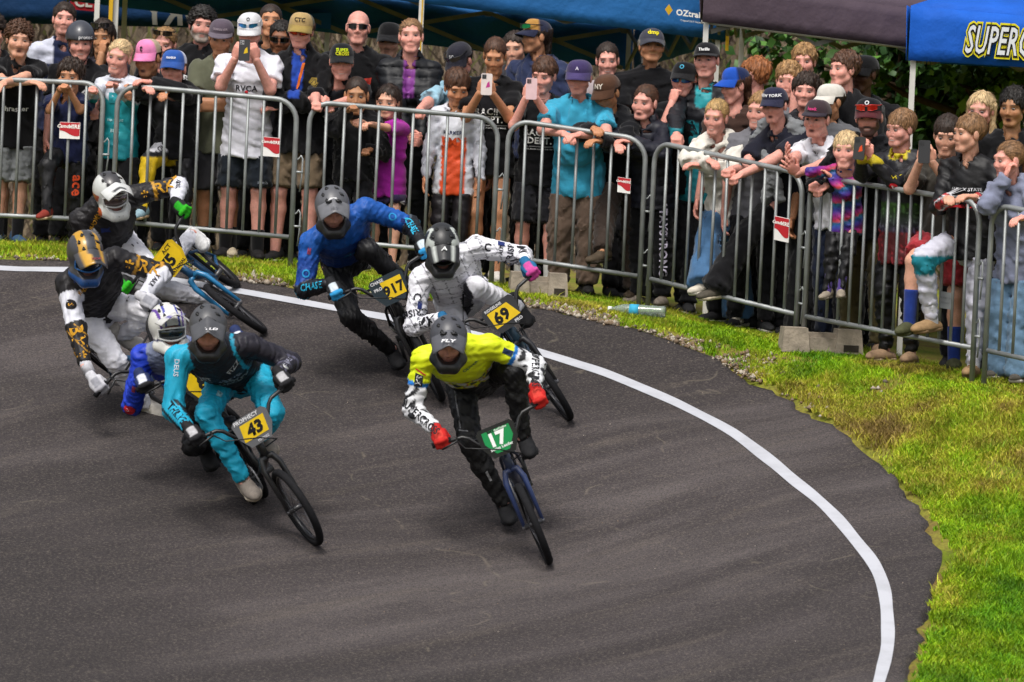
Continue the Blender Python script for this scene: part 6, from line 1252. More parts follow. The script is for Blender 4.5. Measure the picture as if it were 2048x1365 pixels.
# ------------------------------------------------------------------ race bikes
def torus(Rr, r, o, ax, n=36, m=8):
    u, v, w = frame(ax); V = []; F = []
    for i in range(n):
        a = 2 * math.pi * i / n; d = math.cos(a) * u + math.sin(a) * v
        for j in range(m): b = 2 * math.pi * j / m; V.append(o + d * (Rr + r * math.cos(b)) + w * r * math.sin(b))
    for i in range(n):
        for j in range(m): F.append([i * m + j, ((i + 1) % n) * m + j, ((i + 1) % n) * m + (j + 1) % m, i * m + (j + 1) % m])
    return V, F
PLATE = [(x * .98, y * .80) for x, y in [(-.105, .075), (-.085, .10), (.085, .10), (.105, .075), (.10, -.02), (.06, -.105), (-.06, -.105), (-.10, -.02)]]
class Bike: pass
def build_bike(rear, front, lean, steer, label, frame_c, fork_c, crank, plate, name='race_bicycle', tyre='#17171a', rim_c='#1c1c20'):
    b = Bike(); Pr, Pf = np.asarray(rear, float), np.asarray(front, float); h = nz(Pf - Pr); lean = R(lean)
    up0 = nz(Zv - h * (h @ Zv)); lf0 = np.cross(up0, h); up = up0 * math.cos(lean) - lf0 * math.sin(lean); lf = np.cross(up, h)   # leaning to the rider's right
    Pf = Pr + h * .95; off = (np.asarray(front) - Pf) * .5; Pr = Pr + off; o = Pr.copy(); o[2] += .016
    W = lambda x, y, z: o + h * x + lf * y + up * z
    root = empty('race_bicycle', o); tag(root, label, 'bicycle', 'race bicycles on the track'); b.root = root
    ha = nz(W(.76, 0, .72) - W(.80, 0, .59)); st = R(steer); hb = W(.79, 0, .62)
    def S(p):                                            # steering about the head tube
        v = p - hb; return hb + v * math.cos(st) + np.cross(ha, v) * math.sin(st) + ha * (ha @ v) * (1 - math.cos(st))
    T = lambda x, y, z: S(W(x, y, z))
    fr_ = MB(); c = srgb(frame_c)
    bb, sd_, hd, hd2 = W(.37, 0, .285), W(.26, 0, .50), W(.795, 0, .57), W(.768, 0, .665)
    fr_.tube([bb, W(.60, 0, .44), hd], [.026, .027, .028], 10, c); fr_.tube([sd_, W(.5, 0, .60), hd2], [.017, .018, .022], 10, c); fr_.tube([bb, sd_], [.020, .018], 10, c); fr_.tube([hd - ha * .02, hd2 + ha * .01], .025, 12, c)
    for s in (-1, 1):
        fr_.tube([bb + lf * s * .025, W(.18, s * .05, .265), W(0, s * .06, .25)], [.013, .012, .010], 8, c); fr_.tube([sd_ + lf * s * .01, W(.10, s * .05, .39), W(0, s * .06, .25)], [.010, .010, .009], 8, c)
    fr_.build('frame', M_HARD, root, o)
    fk = MB(); c = srgb(fork_c); cro = T(.805, 0, .555)
    for s in (-1, 1): fk.tube([cro + 0 * lf, T(.808, s * .035, .552), T(.83, s * .055, .50), T(.945, s * .056, .25)], [.02, .02, .018, .011], 9, c)
    fk.build('fork', M_HARD, root, o)
    for nm, ctr, Q in (('wheel', (0, 0, .25), W), ('wheel', (.95, 0, .25), T)):
        cc = Q(*ctr); axv = nz(Q(ctr[0], 1, ctr[2]) - cc); fwd = nz(Q(ctr[0] + 1, 0, ctr[2]) - cc); upv = np.cross(fwd, axv)
        rm = MB(); V, F = torus(.204, .011, cc, axv, 40, 6); rm.add(V, F, srgb(rim_c)); rm.tube([cc - axv * .055, cc + axv * .055], .016, 10, srgb('#2a2a2e')); rm.tube([cc - axv * .068, cc + axv * .068], .008, 8, srgb('#55555a'))
        ro = rm.build('wheel', M_HARD, root, o)
        ty = MB(); V, F = torus(.228, .0225, cc, axv, 48, 10); ty.add(V, F); ty.build('tyre', M_RUBBER, ro, o)
        sp = MB()
        for k in range(20):
            a = 2 * math.pi * k / 20; d = math.cos(a) * fwd + math.sin(a) * upv; sp.tube([cc + axv * (.03 if k % 2 else -.03) + np.cross(axv, d) * .012 * (1 if k % 4 < 2 else -1), cc + d * .2], .0016, 4, srgb('#4a4a50'))
        sp.build('spokes', M_HARD, ro, o)
    hbm = MB(); k_ = srgb('#1a1a1d'); cl = T(.80, 0, .725); L_, Rr = [], []
    for s, arr in ((1, L_), (-1, Rr)): arr += [T(.80, s * .06, .725), T(.793, s * .10, .735), T(.775, s * .155, .815), T(.765, s * .185, .833), T(.735, s * .355, .845)]
    hbm.tube(L_[::-1] + Rr, .0115, 9, k_); hbm.tube([T(.780, .140, .79), T(.780, -.140, .79)], .0075, 8, k_); hbo = hbm.build('handlebar', M_MATTE, root, o)
    b.gL, b.gR = T(.742, .305, .843), T(.742, -.305, .843); b.gdir = nz(b.gL - b.gR)
    for s in (1, -1):
        g = MB(); g.tube([T(.748, s * .25, .842), T(.735, s * .362, .845)], .0165, 10, srgb('#141416')); g.build('grip', M_RUBBER, hbo, o)
        lv = MB(); lv.tube([T(.755, s * .215, .84), T(.80, s * .225, .835), T(.805, s * .32, .825)], [.009, .008, .006], 6, srgb('#1d1d20'))
        if s == -1: lv.build('brake_lever', M_BLACKP, hbo, o)
    stm = MB(); stm.box((hd2 + ha * .04 + cl) / 2, (cl - hd2 - ha * .04) / 2 * 1.1, nz(np.cross(cl - hd2, lf)) * .022, lf * .027, srgb('#202024')); stm.build('stem', M_MATTE, root, o, smooth=False)
    cbl = MB(); cbl.tube([T(.81, -.22, .835), T(.93, -.2, .82), T(.95, -.02, .74), T(.86, .09, .64), T(.74, .04, .58), T(.60, .02, .58)], .004, 6); cbl.build('brake_cable', M_BLACKP, root, o)
    sa = MB(); sa.tube([sd_, W(.245, 0, .555)], .013, 8, srgb('#1d1d20')); sa.build('seat_post', M_MATTE, root, o)
    V, F = nets(union([cap(W(.13, 0, .575), W(.20, 0, .575), .052, .040, .35, up), cap(W(.20, 0, .575), W(.36, 0, .565), .036, .017, .5, up)], .02), .012); mk('saddle', V, F, M_BLACKP, root, base=o)
    cr = MB(); a = R(crank); cd = h * math.cos(a) - up * math.sin(a); b.ped = {}
    for s in (-1, 1):
        d = cd * s * -1; e = bb + lf * s * .075 + d * .175; cr.tube([bb + lf * s * .06, e], [.014, .011], 8, srgb('#2a2a2d'))
        b.ped[s] = e + lf * s * .055
    V, F = torus(.075, .006, bb - lf * .045, lf, 30, 6); cr.add(V, F, srgb('#8a8a8e')); cr.tube([bb - lf * .075, bb + lf * .075], .020, 10, srgb('#2a2a2d')); co = cr.build('cranks', M_HARD, root, o)
    for s in (-1, 1):
        pd = MB(); q = b.ped[s]; pd.box(q, h * .042, lf * .045, up * .010, srgb('#232326')); pd.build('pedal', M_MATTE, co, o, smooth=False)
    ch = MB(); r1, r2 = .076, .032; ra = W(0, -.045, .25); bbc = bb - lf * .045
    pts = [bbc + up * r1 * .99 - h * .01] + [ra + up * r2] + [ra + h * -r2] + [ra - up * r2] + [bbc - up * r1]; ch.tube(pts, .0055, 5); ch.build('chain', M_CHROME, root, o)
    # number plate, leaning back on the bars
    if plate:
        pc = T(.850, 0, .765); pu = -lf * 1.0; pu = nz(T(.845, -1, .865) - T(.845, 0, .865)); pv = nz(T(.81, 0, 1.0) - T(.845, 0, .87)); pn = np.cross(pu, pv)
        # seen from the front the plate's right is the rider's left
        pu = -pu; pn = np.cross(pu, pv)
        if pn @ h < 0: pu = -pu; pn = np.cross(pu, pv)
        pl = MB(); pl.prism([(x * 1.12, y * 1.10) for x, y in PLATE], .006, pc, pu, pv, srgb(plate['rim'])); po = pl.build('number_plate', M_HARD, root, o, smooth=False)
        q = MB(); q.prism([(x * .98, y * .80) for x, y in plate['shape']] if 'shape' in plate else [(x * .93, y * .92) for x, y in PLATE], .002, pc + pn * .004, pu, pv, srgb(plate['bg'])); q.build('plate_panel', M_HARD, po, o, smooth=False)
        for tx, sz, (x, y), cc, *rest in plate['txt']:
            V, F = text_tris(tx, rest[0] if rest else .035, rest[1] if len(rest) > 1 else 0); V = V * sz * .9; x, y = x * .98, y * .80; mk('lettering', pc + pn * .0065 + (V[:, :1] + x) * pu + (V[:, 1:] + y) * pv, F, M_PRINT, po, srgb(cc), base=o, smooth=False)
    b.__dict__.update(h=h, up=up, lf=lf, W=W, T=T, o=o); return b

# ------------------------------------------------------------------ full-face helmet template (head frame)
def helmet_sdf():
    shell = union([ell((0, -.012, .034), (.108, .136, .122)), ell((0, .045, -.055), (.088, .105, .080)), cap((-.075, .05, -.078), (-.03, .138, -.092), .034, .028), cap((.075, .05, -.078), (.03, .138, -.092), .034, .028), cap((-.03, .138, -.092), (.03, .138, -.092), .028, .028)], .03)
    hollow = union([ell((0, .0, .012), (.090, .114, .112)), ell((0, .03, -.09), (.072, .09, .10))], .02); op = ell((0, .135, .0), (.086, .09, .060))
    f = minus(minus(shell, hollow), op); f = cut(f, ((0, -.06, -.10), (0, -.35, -1))); f.lo = np.array([-.13, -.17, -.17]); f.hi = np.array([.13, .19, .17]); return f
HELM = nets(helmet_sdf(), .0085, pad=.0)
def visor_mesh(lenx=.115, up_=.035, ridge=.02):
    a, b = 9, 11; V = []
    for t_ in (1, 0):
        for i in range(a):
            r = i / (a - 1)
            for k in range(b):
                s = -1 + 2 * k / (b - 1); w = (.100 - .006 * r - .010 * r * r); x = s * w
                y = .062 + .048 * math.sqrt(max(0, 1 - (s * .8) ** 2)) + lenx * r * (1 - .06 * s * s) ; z = .100 - .045 * s * s + (.02 - .02 * r) + up_ * r * .6 + ridge * max(0, 1 - abs(s) * 2.2) * (1 - .3 * r) - .012 * r * s * s
                V.append((x, y, z + (.003 if t_ else -.003)))
    F1 = grid_faces(a, b); F2 = [[i + a * b for i in f[::-1]] for f in F1]
    side = [[(a - 1) * b + k, (a - 1) * b + k + 1, a * b + (a - 1) * b + k + 1, a * b + (a - 1) * b + k] for k in range(b - 1)]
    side += [[i * b, (i + 1) * b, a * b + (i + 1) * b, a * b + i * b] for i in range(a - 1)] + [[i * b + b - 1, a * b + i * b + b - 1, a * b + (i + 1) * b + b - 1, (i + 1) * b + b - 1] for i in range(a - 1)]
    return np.array(V), F1 + F2 + side
def seg(V, a, b):
    ab = b - a; t = ((V - a) @ ab) / (ab @ ab); return t, np.linalg.norm(V - (a + t.clip(0, 1)[:, None] * ab), axis=1)
def near_arm(V, p, w='A'):                        # position along the whole arm 0..2 and distance
    sh, el, wr = (p.shA, p.elA, p.wrA) if w == 'A' else (p.shB, p.elB, p.wrB)
    t1, d1 = seg(V, sh, el); t2, d2 = seg(V, el, wr); return np.where(d1 < d2, t1.clip(0, 1), 1 + t2.clip(0, 1)), np.minimum(d1, d2)
CAMDIR = np.array([0, -1.0, 0])
def build_rider(sp, bk):
    p = Person(); g = sp.get; u = g('u', 1.0); rs = np.random.default_rng(int(sp['H'][0]))
    Dg = proj((bk.gL + bk.gR) / 2)[2]; q = lambda k, dd: pxD(sp[k][0], sp[k][1], Dg + dd)
    dd = dict(H=.02, shA=.25, shB=.25, P=.80); dd.update(g('dd', {}))
    H, shA, shB, Pv = q('H', dd['H']), q('shA', dd['shA']), q('shB', dd['shB']), q('P', dd['P'])
    mid = (shA + shB) / 2; hw = np.linalg.norm(shB - shA) / 2; side = nz(shB - shA); shA, shB = mid - side * min(max(hw, .165), .20) * u, mid + side * min(max(hw, .165), .20) * u
    C_ = mid; ut = nz(C_ - Pv); Lt = np.linalg.norm(C_ - Pv)
    if Lt > .56 * u: Pv = C_ - ut * .56 * u
    if Lt < .40 * u: Pv = C_ - ut * .40 * u
    side = nz(side - ut * (side @ ut)); ft = np.cross(side, ut)
    gA, gB = bk.gR, bk.gL
    back = nz(-bk.h * .6 + bk.up * .35)
    wrA, wrB = gA + back * .075 + bk.up * .02, gB + back * .075 + bk.up * .02
    eA, eB = q('elA', g('eld', .32)) - (shA + wrA) / 2, q('elB', g('eld', .32)) - (shB + wrB) / 2
    elA, wrA = two_bone(shA, wrA, .30 * u, .27 * u, eA); elB, wrB = two_bone(shB, wrB, .30 * u, .27 * u, eB)
    hipA, hipB = Pv - side * .09 * u, Pv + side * .09 * u
    sole = {-1: bk.ped[-1] + bk.up * .012, 1: bk.ped[1] + bk.up * .012}; anA, anB = sole[-1] + bk.up * .085 - bk.h * .05, sole[1] + bk.up * .085 - bk.h * .05
    kA, kB = q('knA', g('knd', .25)) - (hipA + anA) / 2, q('knB', g('knd', .25)) - (hipB + anB) / 2
    knA, anA = two_bone(hipA, anA, .44 * u, .43 * u, kA); knB, anB = two_bone(hipB, anB, .44 * u, .43 * u, kB)
    base = (bk.W(.37, 0, 0)); p.base = base
    p.__dict__.update(H=H, C=C_, P=Pv, side=side, ut=ut, ft=ft, shA=shA, shB=shB, elA=elA, elB=elB, wrA=wrA, wrB=wrB, hipA=hipA, hipB=hipB, knA=knA, knB=knB, anA=anA, anB=anB, u=u)
    root = empty('person', base); tag(root, sp['label'], 'person', 'riders in the bend'); p.root = root
    skin = srgb(SKIN[g('skin', 'pink')])
    torso = [cap(Pv, Pv + ut * .16 * u, .150 * u, .135 * u, .72, ft), cap(Pv + ut * .16 * u, C_ - ut * .12 * u, .135 * u, .165 * u, .70, ft), cap(C_ - ut * .12 * u, C_ - ut * .02, .165 * u, .13 * u, .72, ft), cap(shA, shB, .058 * u, .058 * u)]
    hf = None
    hy, hp, hr = R(g('hy', 0)), R(g('hp', 25)), R(g('hr', 0))
    hfv = np.array([math.sin(hy) * math.cos(hp), -math.cos(hy) * math.cos(hp), -math.sin(hp)]); hs0 = nz(np.cross(Zv, hfv)); hu0 = np.cross(hfv, hs0); hu = hu0 * math.cos(hr) + hs0 * math.sin(hr); hsd = np.cross(hu, hfv)
    HM = rotm(hsd, hfv, hu); PH = lambda V_: np.asarray(V_, float) @ HM + H
    neck = cap(C_ + ut * .02, H - hu * .05 - hfv * .03, .062, .056)
    arms = [cap(shA, elA, .052 * u, .043 * u), cap(elA, wrA, .043 * u, .029 * u), cap(shB, elB, .052 * u, .043 * u), cap(elB, wrB, .043 * u, .029 * u)]
    legs = [cap(hipA, knA, .088 * u, .057 * u), cap(knA, anA, .056 * u, .038 * u), cap(hipB, knB, .088 * u, .057 * u), cap(knB, anB, .056 * u, .038 * u)]
    bf = union(torso + [neck] + arms + legs, .025); V, F = nets(bf, .0165); parts = [(V, F, np.tile(skin, (len(V), 1)))]
    hv, hf_, mk_ = HEADS['m']; hc = np.tile(skin, (len(hv), 1))
    for m_, c_, a_ in ((mk_['eye'], skin * .4, .7), (mk_['lip'], skin * (.85, .5, .5), .7), (mk_['slit'], skin * .2, .8), (mk_['stub'], skin * .5, .6 if g('stub', 1) else 0), (mk_['brow'], skin * .2, .8)): hc = hc * (1 - (m_ * a_)[:, None]) + c_ * (m_ * a_)[:, None]  # same painted shade round the eyes and along the lips
    parts.append((PH(hv), hf_, hc)); n0 = 0; VV, FF, CC = [], [], []
    for v_, f_, c_ in parts: VV.append(v_); FF.append(f_ + n0); CC.append(c_); n0 += len(v_)
    # jersey
    i_ = .016; J = g('jersey')
    core = cut(union([cap(Pv - ut * .04, Pv + ut * .16 * u, .155 * u + i_, .142 * u + i_, .74, ft), cap(Pv + ut * .16 * u, C_ - ut * .12 * u, .142 * u + i_, .165 * u + i_, .72, ft), cap(C_ - ut * .12 * u, C_ - ut * .02, .165 * u + i_, .13 * u + i_, .74, ft), cap(shA, shB, .060 * u + i_ * .5, .060 * u + i_ * .5), cap(C_ + ut * .04, shA, .06, .05), cap(C_ + ut * .04, shB, .06, .05)], .03), (Pv - ut * .01, -ut))
    sl = []
    for sh, el, wr in ((shA, elA, wrA), (shB, elB, wrB)):
        d2 = nz(wr - el); sl.append(cut(union([cap(sh, el, .053 * u + i_ * .8, .044 * u + i_ * .9), cap(el, wr, .044 * u + i_ * .9, .030 * u + i_ * .45)], .018), (wr - d2 * .012, d2)))
    jf = plus(minus(union([core] + sl, .025), cap(C_ + ut * .03 + ft * .01, H, .070, .066)), folds(int(sp['H'][0]), .0045, .075)); jf.lo = np.min([x.lo for x in [core] + sl], 0); jf.hi = np.max([x.hi for x in [core] + sl], 0); p.top = jf
    V, F = nets(jf, .0095, pad=.012); col = np.tile(srgb(J['col']), (len(V), 1)); w_ = V - C_
    if 'fn' in J: col = J['fn'](V, w_ @ side, w_ @ ut, w_ @ ft, col, p)
    jo = mk('jersey', V, F, M_SLICK, root, col, base=base)
    for d in J.get('dec', ()): decal(d, p, jf, jo, base)
    # trousers
    B_ = g('pants'); lg = []
    for hp_, kn, an in ((hipA, knA, anA), (hipB, knB, anB)):
        ds = nz(an - kn); lg.append(cut(union([cap(hp_, kn, .091 * u, .065 * u), cap(kn, kn + (an - kn) * .4, .064 * u, .060 * u), cap(kn + (an - kn) * .4, an, .060 * u, .044 * u)], .02), (an, ds)))
    pel = cut(cap(Pv + ut * .10, Pv - ut * .03, .152 * u, .160 * u, .78, ft), (Pv + ut * .06, ut))
    pf = plus(union([pel] + lg, .03), folds(int(sp['H'][1]), .006, .075)); pf.lo = np.min([x.lo for x in [pel] + lg], 0); pf.hi = np.max([x.hi for x in [pel] + lg], 0); p.bot = pf
    V, F = nets(pf, .0105, pad=.012); col = np.tile(srgb(B_['col']), (len(V), 1))
    if 'fn' in B_: col = B_['fn'](V, col, p)
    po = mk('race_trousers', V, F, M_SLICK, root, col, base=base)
    for d in B_.get('dec', ()): decal(d, p, pf, po, base)
    v0 = VV[0]; cov = np.minimum(jf(v0.astype(f4)), pf(v0.astype(f4))) < .004; gr, _ = grad(bf, v0); VV[0] = v0 - gr / (np.linalg.norm(gr, axis=1)[:, None] + 1e-6) * (.026 * cov)[:, None]
    mk('body', np.vstack(VV), np.vstack(FF), M_SKIN, root, np.vstack(CC), base=base)
    # gloves closed round the grips
    G = g('glove')
    for wr, el, gp, sgn in ((wrA, elA, gA, -1), (wrB, elB, gB, 1)):
        y = nz(gp - wr + bk.h * .03); z = nz(bk.up * 1.0 + bk.h * .5); z = nz(z - y * (y @ z)); x = np.cross(y, z); hv, hf_ = HANDS['grip']; M = rotm(x, y, z)
        vv = place(hv * (1.1, 1.0, 1.2), M, gp - y * .085 + z * .020, 1.08, mirror=(sgn < 0)); kk = hv[:, 1]; cc = np.where((kk > .075)[:, None], srgb(G[1]), srgb(G[0])); nzv = hv[:, 2]; cc = np.where(((np.abs(hv[:, 0]) < .022) & (nzv > .008) & (kk > .02) & (kk < .07))[:, None], srgb(G[2]), cc)
        go = mk('glove', vv, hf_ if sgn > 0 else hf_[:, ::-1], M_LEATHER, root, cc, base=base)
        d = nz(wr - el); cu = MB(); cu.tube([wr - d * .035, wr + (gp - y * .085 - wr) * .6], [.036, .036], 12, srgb(G[0])); cu.build('cuff', M_LEATHER, go, base)
    if g('watch'):
        el, wr = (elB, wrB); d = nz(wr - el); c_ = wr - d * .05; n = nz(CAMDIR - d * (CAMDIR @ d)); wm = MB(); wm.tube([c_ - d * .012, c_ + d * .012], .040, 14, srgb('#18181a')); wo = wm.build('watch', M_BLACKP, root, base); wm = MB(); wm.lathe([(.021, 0), (.021, .008)], c_ + n * .036, n, 16, srgb(g('watch'))); wm.build('dial', M_HARD, wo, base)
    # shoes on the pedals
    for an, sgn in ((anA, -1), (anB, 1)):
        (uv_, uf), (sv, sf_) = SHOES['boot' if g('hightop') else 'sneaker']; yd = nz(bk.h - bk.up * .12); xd = nz(np.cross(yd, bk.up)); zd = np.cross(xd, yd); Ms = rotm(xd, yd, zd); o_ = an - zd * .085
        so = mk('shoe', place(uv_, Ms, o_, 1.02), uf, M_LEATHER, root, srgb(g('shoe', ('#1a1a1c', '#222224'))[0]), base=base); mk('sole', place(sv, Ms, o_, 1.02), sf_, M_LEATHER, so, srgb(g('shoe', ('#1a1a1c', '#222224'))[1]), base=base)
    # helmet
    hm = g('helmet'); V, F = HELM; col = hm['fn'](V) if 'fn' in hm else np.where((V[:, 2] - .25 * (V[:, 1] - .05) < -.035)[:, None], srgb('#151517'), srgb(hm['col'])); inside = (np.sqrt((V[:, 0] / .098) ** 2 + (V[:, 1] / .124) ** 2 + ((V[:, 2] - .01) / .118) ** 2) < .98); col = np.where(inside[:, None], srgb('#121214'), col)
    ho = mk('helmet', PH(V), F, M_HARD if hm.get('gloss') else M_MATTE, root, col, base=base)
    vv, vf = visor_mesh(*hm.get('visor', (.14, -.01, .02))); vc = hm['vfn'](vv) if 'vfn' in hm else np.tile(srgb(hm.get('vcol', hm.get('col', '#222'))), (len(vv), 1)); vo = mk('visor', PH(vv), vf, M_HARD if hm.get('gloss') else M_MATTE, ho, vc, base=base)
    if hm.get('slots'):
        for s in (-1, 1):
            sl_ = MB(); sl_.box((s * .030, .135, .128), (.017, 0, -.004 * s), (.003 * s, .007, 0), (0, 0, .006)); mk('visor_slot', PH(np.vstack(sl_.v)), sl_.f, M_BLACKP, vo, base=base)
    def vz(x, y):                                      # top of the visor under (x, y)
        V2 = vv[:99]; d = (V2[:, 0, None] - x) ** 2 + (V2[:, 1, None] - y) ** 2; return V2[d.argmin(0), 2]
    for tx, sz, (x, y), cc in hm.get('txt', ()):
        V, F = text_tris(tx, .03, .2); V = V * sz; X, Y = V[:, 0] + x, y - V[:, 1]; mk('lettering', PH(np.column_stack([X, Y, np.full(len(X), vz(np.array([x]), np.array([y]))[0]) + .008 - .5 * X * X / .1 * .2])), F, M_PRINT, vo, srgb(cc), base=base, smooth=False)
    sf = helmet_sdf()
    for poly, cc in hm.get('patch', ()):                # flat prints on the shell, given in head x/z from the front-top
        Vp, Fp = patch_tris(dense(np.array(poly), .015), 3); n = nz((0, .55, .83)); ua = np.array([1.0, 0, 0]); va = np.cross(n, ua); Q = project(Vp, np.array([0, .0, .03]), ua, va, n, sf, .003); mk('print', PH(Q), Fp, M_PRINT, ho, srgb(cc), base=base, smooth=False)
    for s in (-1, 1):                                   # dark air vents in the brow of the shell and in the chin bar
        for dx, dy in ((.035, .085), (.055, .04), (.03, .0)):
            z = .034 + .122 * math.sqrt(max(0, 1 - (dx / .108) ** 2 - ((dy + .012) / .136) ** 2)) + .001; vt = MB(); vt.box((s * dx, dy, z), (.011, -.003 * s, -.006), (.004 * s, .008, -.003), (0, 0, .004)); mk('vent', PH(np.vstack(vt.v)), vt.f, M_BLACKP, ho, base=base)
        for k in range(3): cg = MB(); cg.box((s * (.018 + .018 * k), .166 - .012 * k, -.088), (.006, -.002 * s, 0), (0, .004, 0), (0, 0, .012)); mk('mouth_vent', PH(np.vstack(cg.v)), cg.f, M_BLACKP, ho, base=base)
    if hm.get('goggles'):
        gl, gf = hm['goggles']; V = []; n_ = 11
        for z in (-.036, 0, .036):
            for k in range(n_): s = -1 + 2 * k / (n_ - 1); V.append((s * .078, .118 - .035 * s * s, .004 + z * (1 - .35 * s * s)))
        lo = mk('goggles', PH(np.array(V)), grid_faces(3, n_), M_LENS, ho, srgb(gl), base=base); lo.modifiers.new('thickness', 'SOLIDIFY').thickness = .004
        fm = MB(); rim_ = [(-1 + 2 * k / 12, 1) for k in range(13)] + [(1 - 2 * k / 12, -1) for k in range(13)]; fm.tube([PH(np.array([[s * .08, .118 - .037 * s * s, .004 + e * .038 * (1 - .35 * s * s)]]))[0] for s, e in rim_], .006, 6, srgb(gf), closed=True); fm.build('goggle_frame', M_HARD, lo, base)
    return p
# ------------------------------------------------------------------ the seven racers
def on_track(x, y, heading):          # the two wheel contacts: front one from its pixel, heading 0 = towards the camera, + = to the photo's right
    f = pxG(x, y); a = R(heading); r = f - .95 * np.array([math.sin(a), -math.cos(a), 0]); r[2] = gz(r[0], r[1]); return r, f
FLAG = [(-1, -.55), (1, -.55), (1, .55), (-1, .55)]
def arm_f(w, part, n=(0, -1, .2)): return limb_frame(('sh' if part == 'u' else 'el') + w, ('el' if part == 'u' else 'wr') + w, n)
def armd(txt, sz, t, colr, w='A', part='u', off=0.0, turn=0, n=(0, -1, .2), sx=None): return (txt, sz, (t, off), colr, turn, arm_f(w, part, n), sx)
def legd(txt, sz, t, colr, w='A', off=0.0, turn=0, n=(0, -1, .3), part='u'): return (txt, sz, (t, off), colr, turn, limb_frame('hip' + w if part == 'u' else 'kn' + w, 'kn' + w if part == 'u' else 'an' + w, n))
def aus(t, w, part='u', off=0.0, s=.022): return [armd(FLAG, s, t, '#1b2a6a', w, part, off), armd([(-1, 0), (0, 0), (0, .55), (-1, .55)], s, t, '#a8323c', w, part, off + .0)]
def spots(V, s=60, th=.35): return (np.sin(V[:, 0] * s + 2 * np.sin(V[:, 2] * s * .6)) * np.sin(V[:, 2] * s * .9 + 1.5 * np.sin(V[:, 1] * s * .8)) + .35 * np.sin(V[:, 1] * s * 1.7)) > th
def j17(V, lu, lv, lw, col, p):
    for w in 'AB':
        t, d = near_arm(V, p, w); m = d < .085; far = m & (t > .50); col[far] = srgb('#d8d9de'); col[far & spots(V, 52, .42)] = srgb('#26262a'); col[m & (t > .44) & (t < .53)] = srgb('#1f6fc0')
    b = (lv < -.20) & (np.abs(lu) < .2); n = np.sin(lu * 55 + lv * 30) + .6 * np.sin(lv * 90 - lu * 20)
    col[b & (n > .55)] = srgb('#c6c8cc'); col[b & (n < -.75)] = srgb('#26303a'); col[b & (np.abs(n) < .16)] = srgb('#b03038'); col[b & (n > .3) & (n < .45)] = srgb('#2a6a9a'); col[lv < -.36] = srgb('#24262a'); return col
def p17(V, col, p):
    return col
def j43(V, lu, lv, lw, col, p):
    tA, dA = near_arm(V, p, 'A'); col[(dA < .10) & (lu < -.10)] = srgb('#1a9abc'); col[(dA < .075)] = srgb('#1a9abc'); m = (dA < .075) & (tA > .8) & (np.abs(np.sin(V @ np.array([22., 0, 26]))) < .28); col[m] = srgb('#14242c')
    tB, dB = near_arm(V, p, 'B'); m = dB < .08; col[m] = srgb('#24222c'); col[m & (np.abs(np.sin(tB * 9 + lu * 20)) < .3) & (tB > .9)] = srgb('#4b4a5c'); col[(np.abs(lu - .135) < .010) & (lv > -.25)] = srgb('#1a93b4'); return col
def jgold(V, lu, lv, lw, col, p):
    for w in 'AB':
        t, d = near_arm(V, p, w); m = d < .085; n = np.sin(V @ np.array([48., 20, 55])) * np.sin(V @ np.array([-40., 30, 42]))
        if w == 'A': col[m & (t > .25) & (t < .92)] = srgb('#cfd0da'); col[m & (t > .92)] = srgb('#1a181a'); col[m & (t > 1.0) & (t < 1.8) & (np.abs(np.sin(V @ np.array([30., 0, 38]))) < .13)] = srgb('#b0801f')
        else: col[m & (t > .40) & (t < .47)] = srgb('#b0801f'); col[m & (t > .88) & (t < .97)] = srgb('#b0801f'); col[m & (t > 1.02)] = srgb('#cfd0da'); col[m & (t > 1.0) & ((V - p.elB) @ p.ut < -.025)] = srgb('#1c1a1e')
    col[(np.abs(lu) > .17) & (lv < -.2)] = srgb('#cfd0da'); return col
def jblue(V, lu, lv, lw, col, p):
    col[(lv > -.05) & (np.abs(lu) < .13)] = srgb('#6d7690')
    t, d = near_arm(V, p, 'A'); m = (d < .08) & (t > .9) & (t < 1.15) & spots(V, 60, .2); col[m] = srgb('#151f52'); return col
def j917(V, lu, lv, lw, col, p):
    col[lv < -.06] = srgb('#14397c'); col[lv < -.34] = srgb('#17181d')
    for w in 'AB':
        t, d = near_arm(V, p, w); m = d < .08; col[m & (t > .93)] = srgb('#15181f'); col[m & (t > .90) & (t < .95)] = srgb('#4a5560'); col[m & (t > .98) & (np.abs(((V - p.elA) if w == 'A' else (V - p.elB)) @ p.ut) < .005)] = srgb('#2a9ac0')
    tA, dA = near_arm(V, p, 'A'); col[(dA < .08) & (tA > .35) & (tA < .93)] = srgb('#17408e'); return col
def j69(V, lu, lv, lw, col, p):
    g_ = ((np.abs(np.sin(lu * 42)) < .10) | (np.abs(np.sin(lv * 42)) < .10)) & (lv > -.30); col[g_] = srgb('#6f7078'); t, d = near_arm(V, p, 'A'); col[(lv < -.26) & (np.abs(lu) < .03)] = srgb('#4a4a52'); return col
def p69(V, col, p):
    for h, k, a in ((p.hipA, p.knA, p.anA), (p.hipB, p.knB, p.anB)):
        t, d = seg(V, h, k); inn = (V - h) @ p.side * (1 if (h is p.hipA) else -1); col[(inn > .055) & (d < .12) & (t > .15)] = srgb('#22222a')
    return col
def p43(V, col, p): return col
def h_stripe(base, stripes):
    def fn(V):
        c = np.tile(srgb(base), (len(V), 1))
        for test, cc in stripes: c[test(V)] = srgb(cc)
        return c
    return fn
YP = '#dcb80e'
RIDERS = []
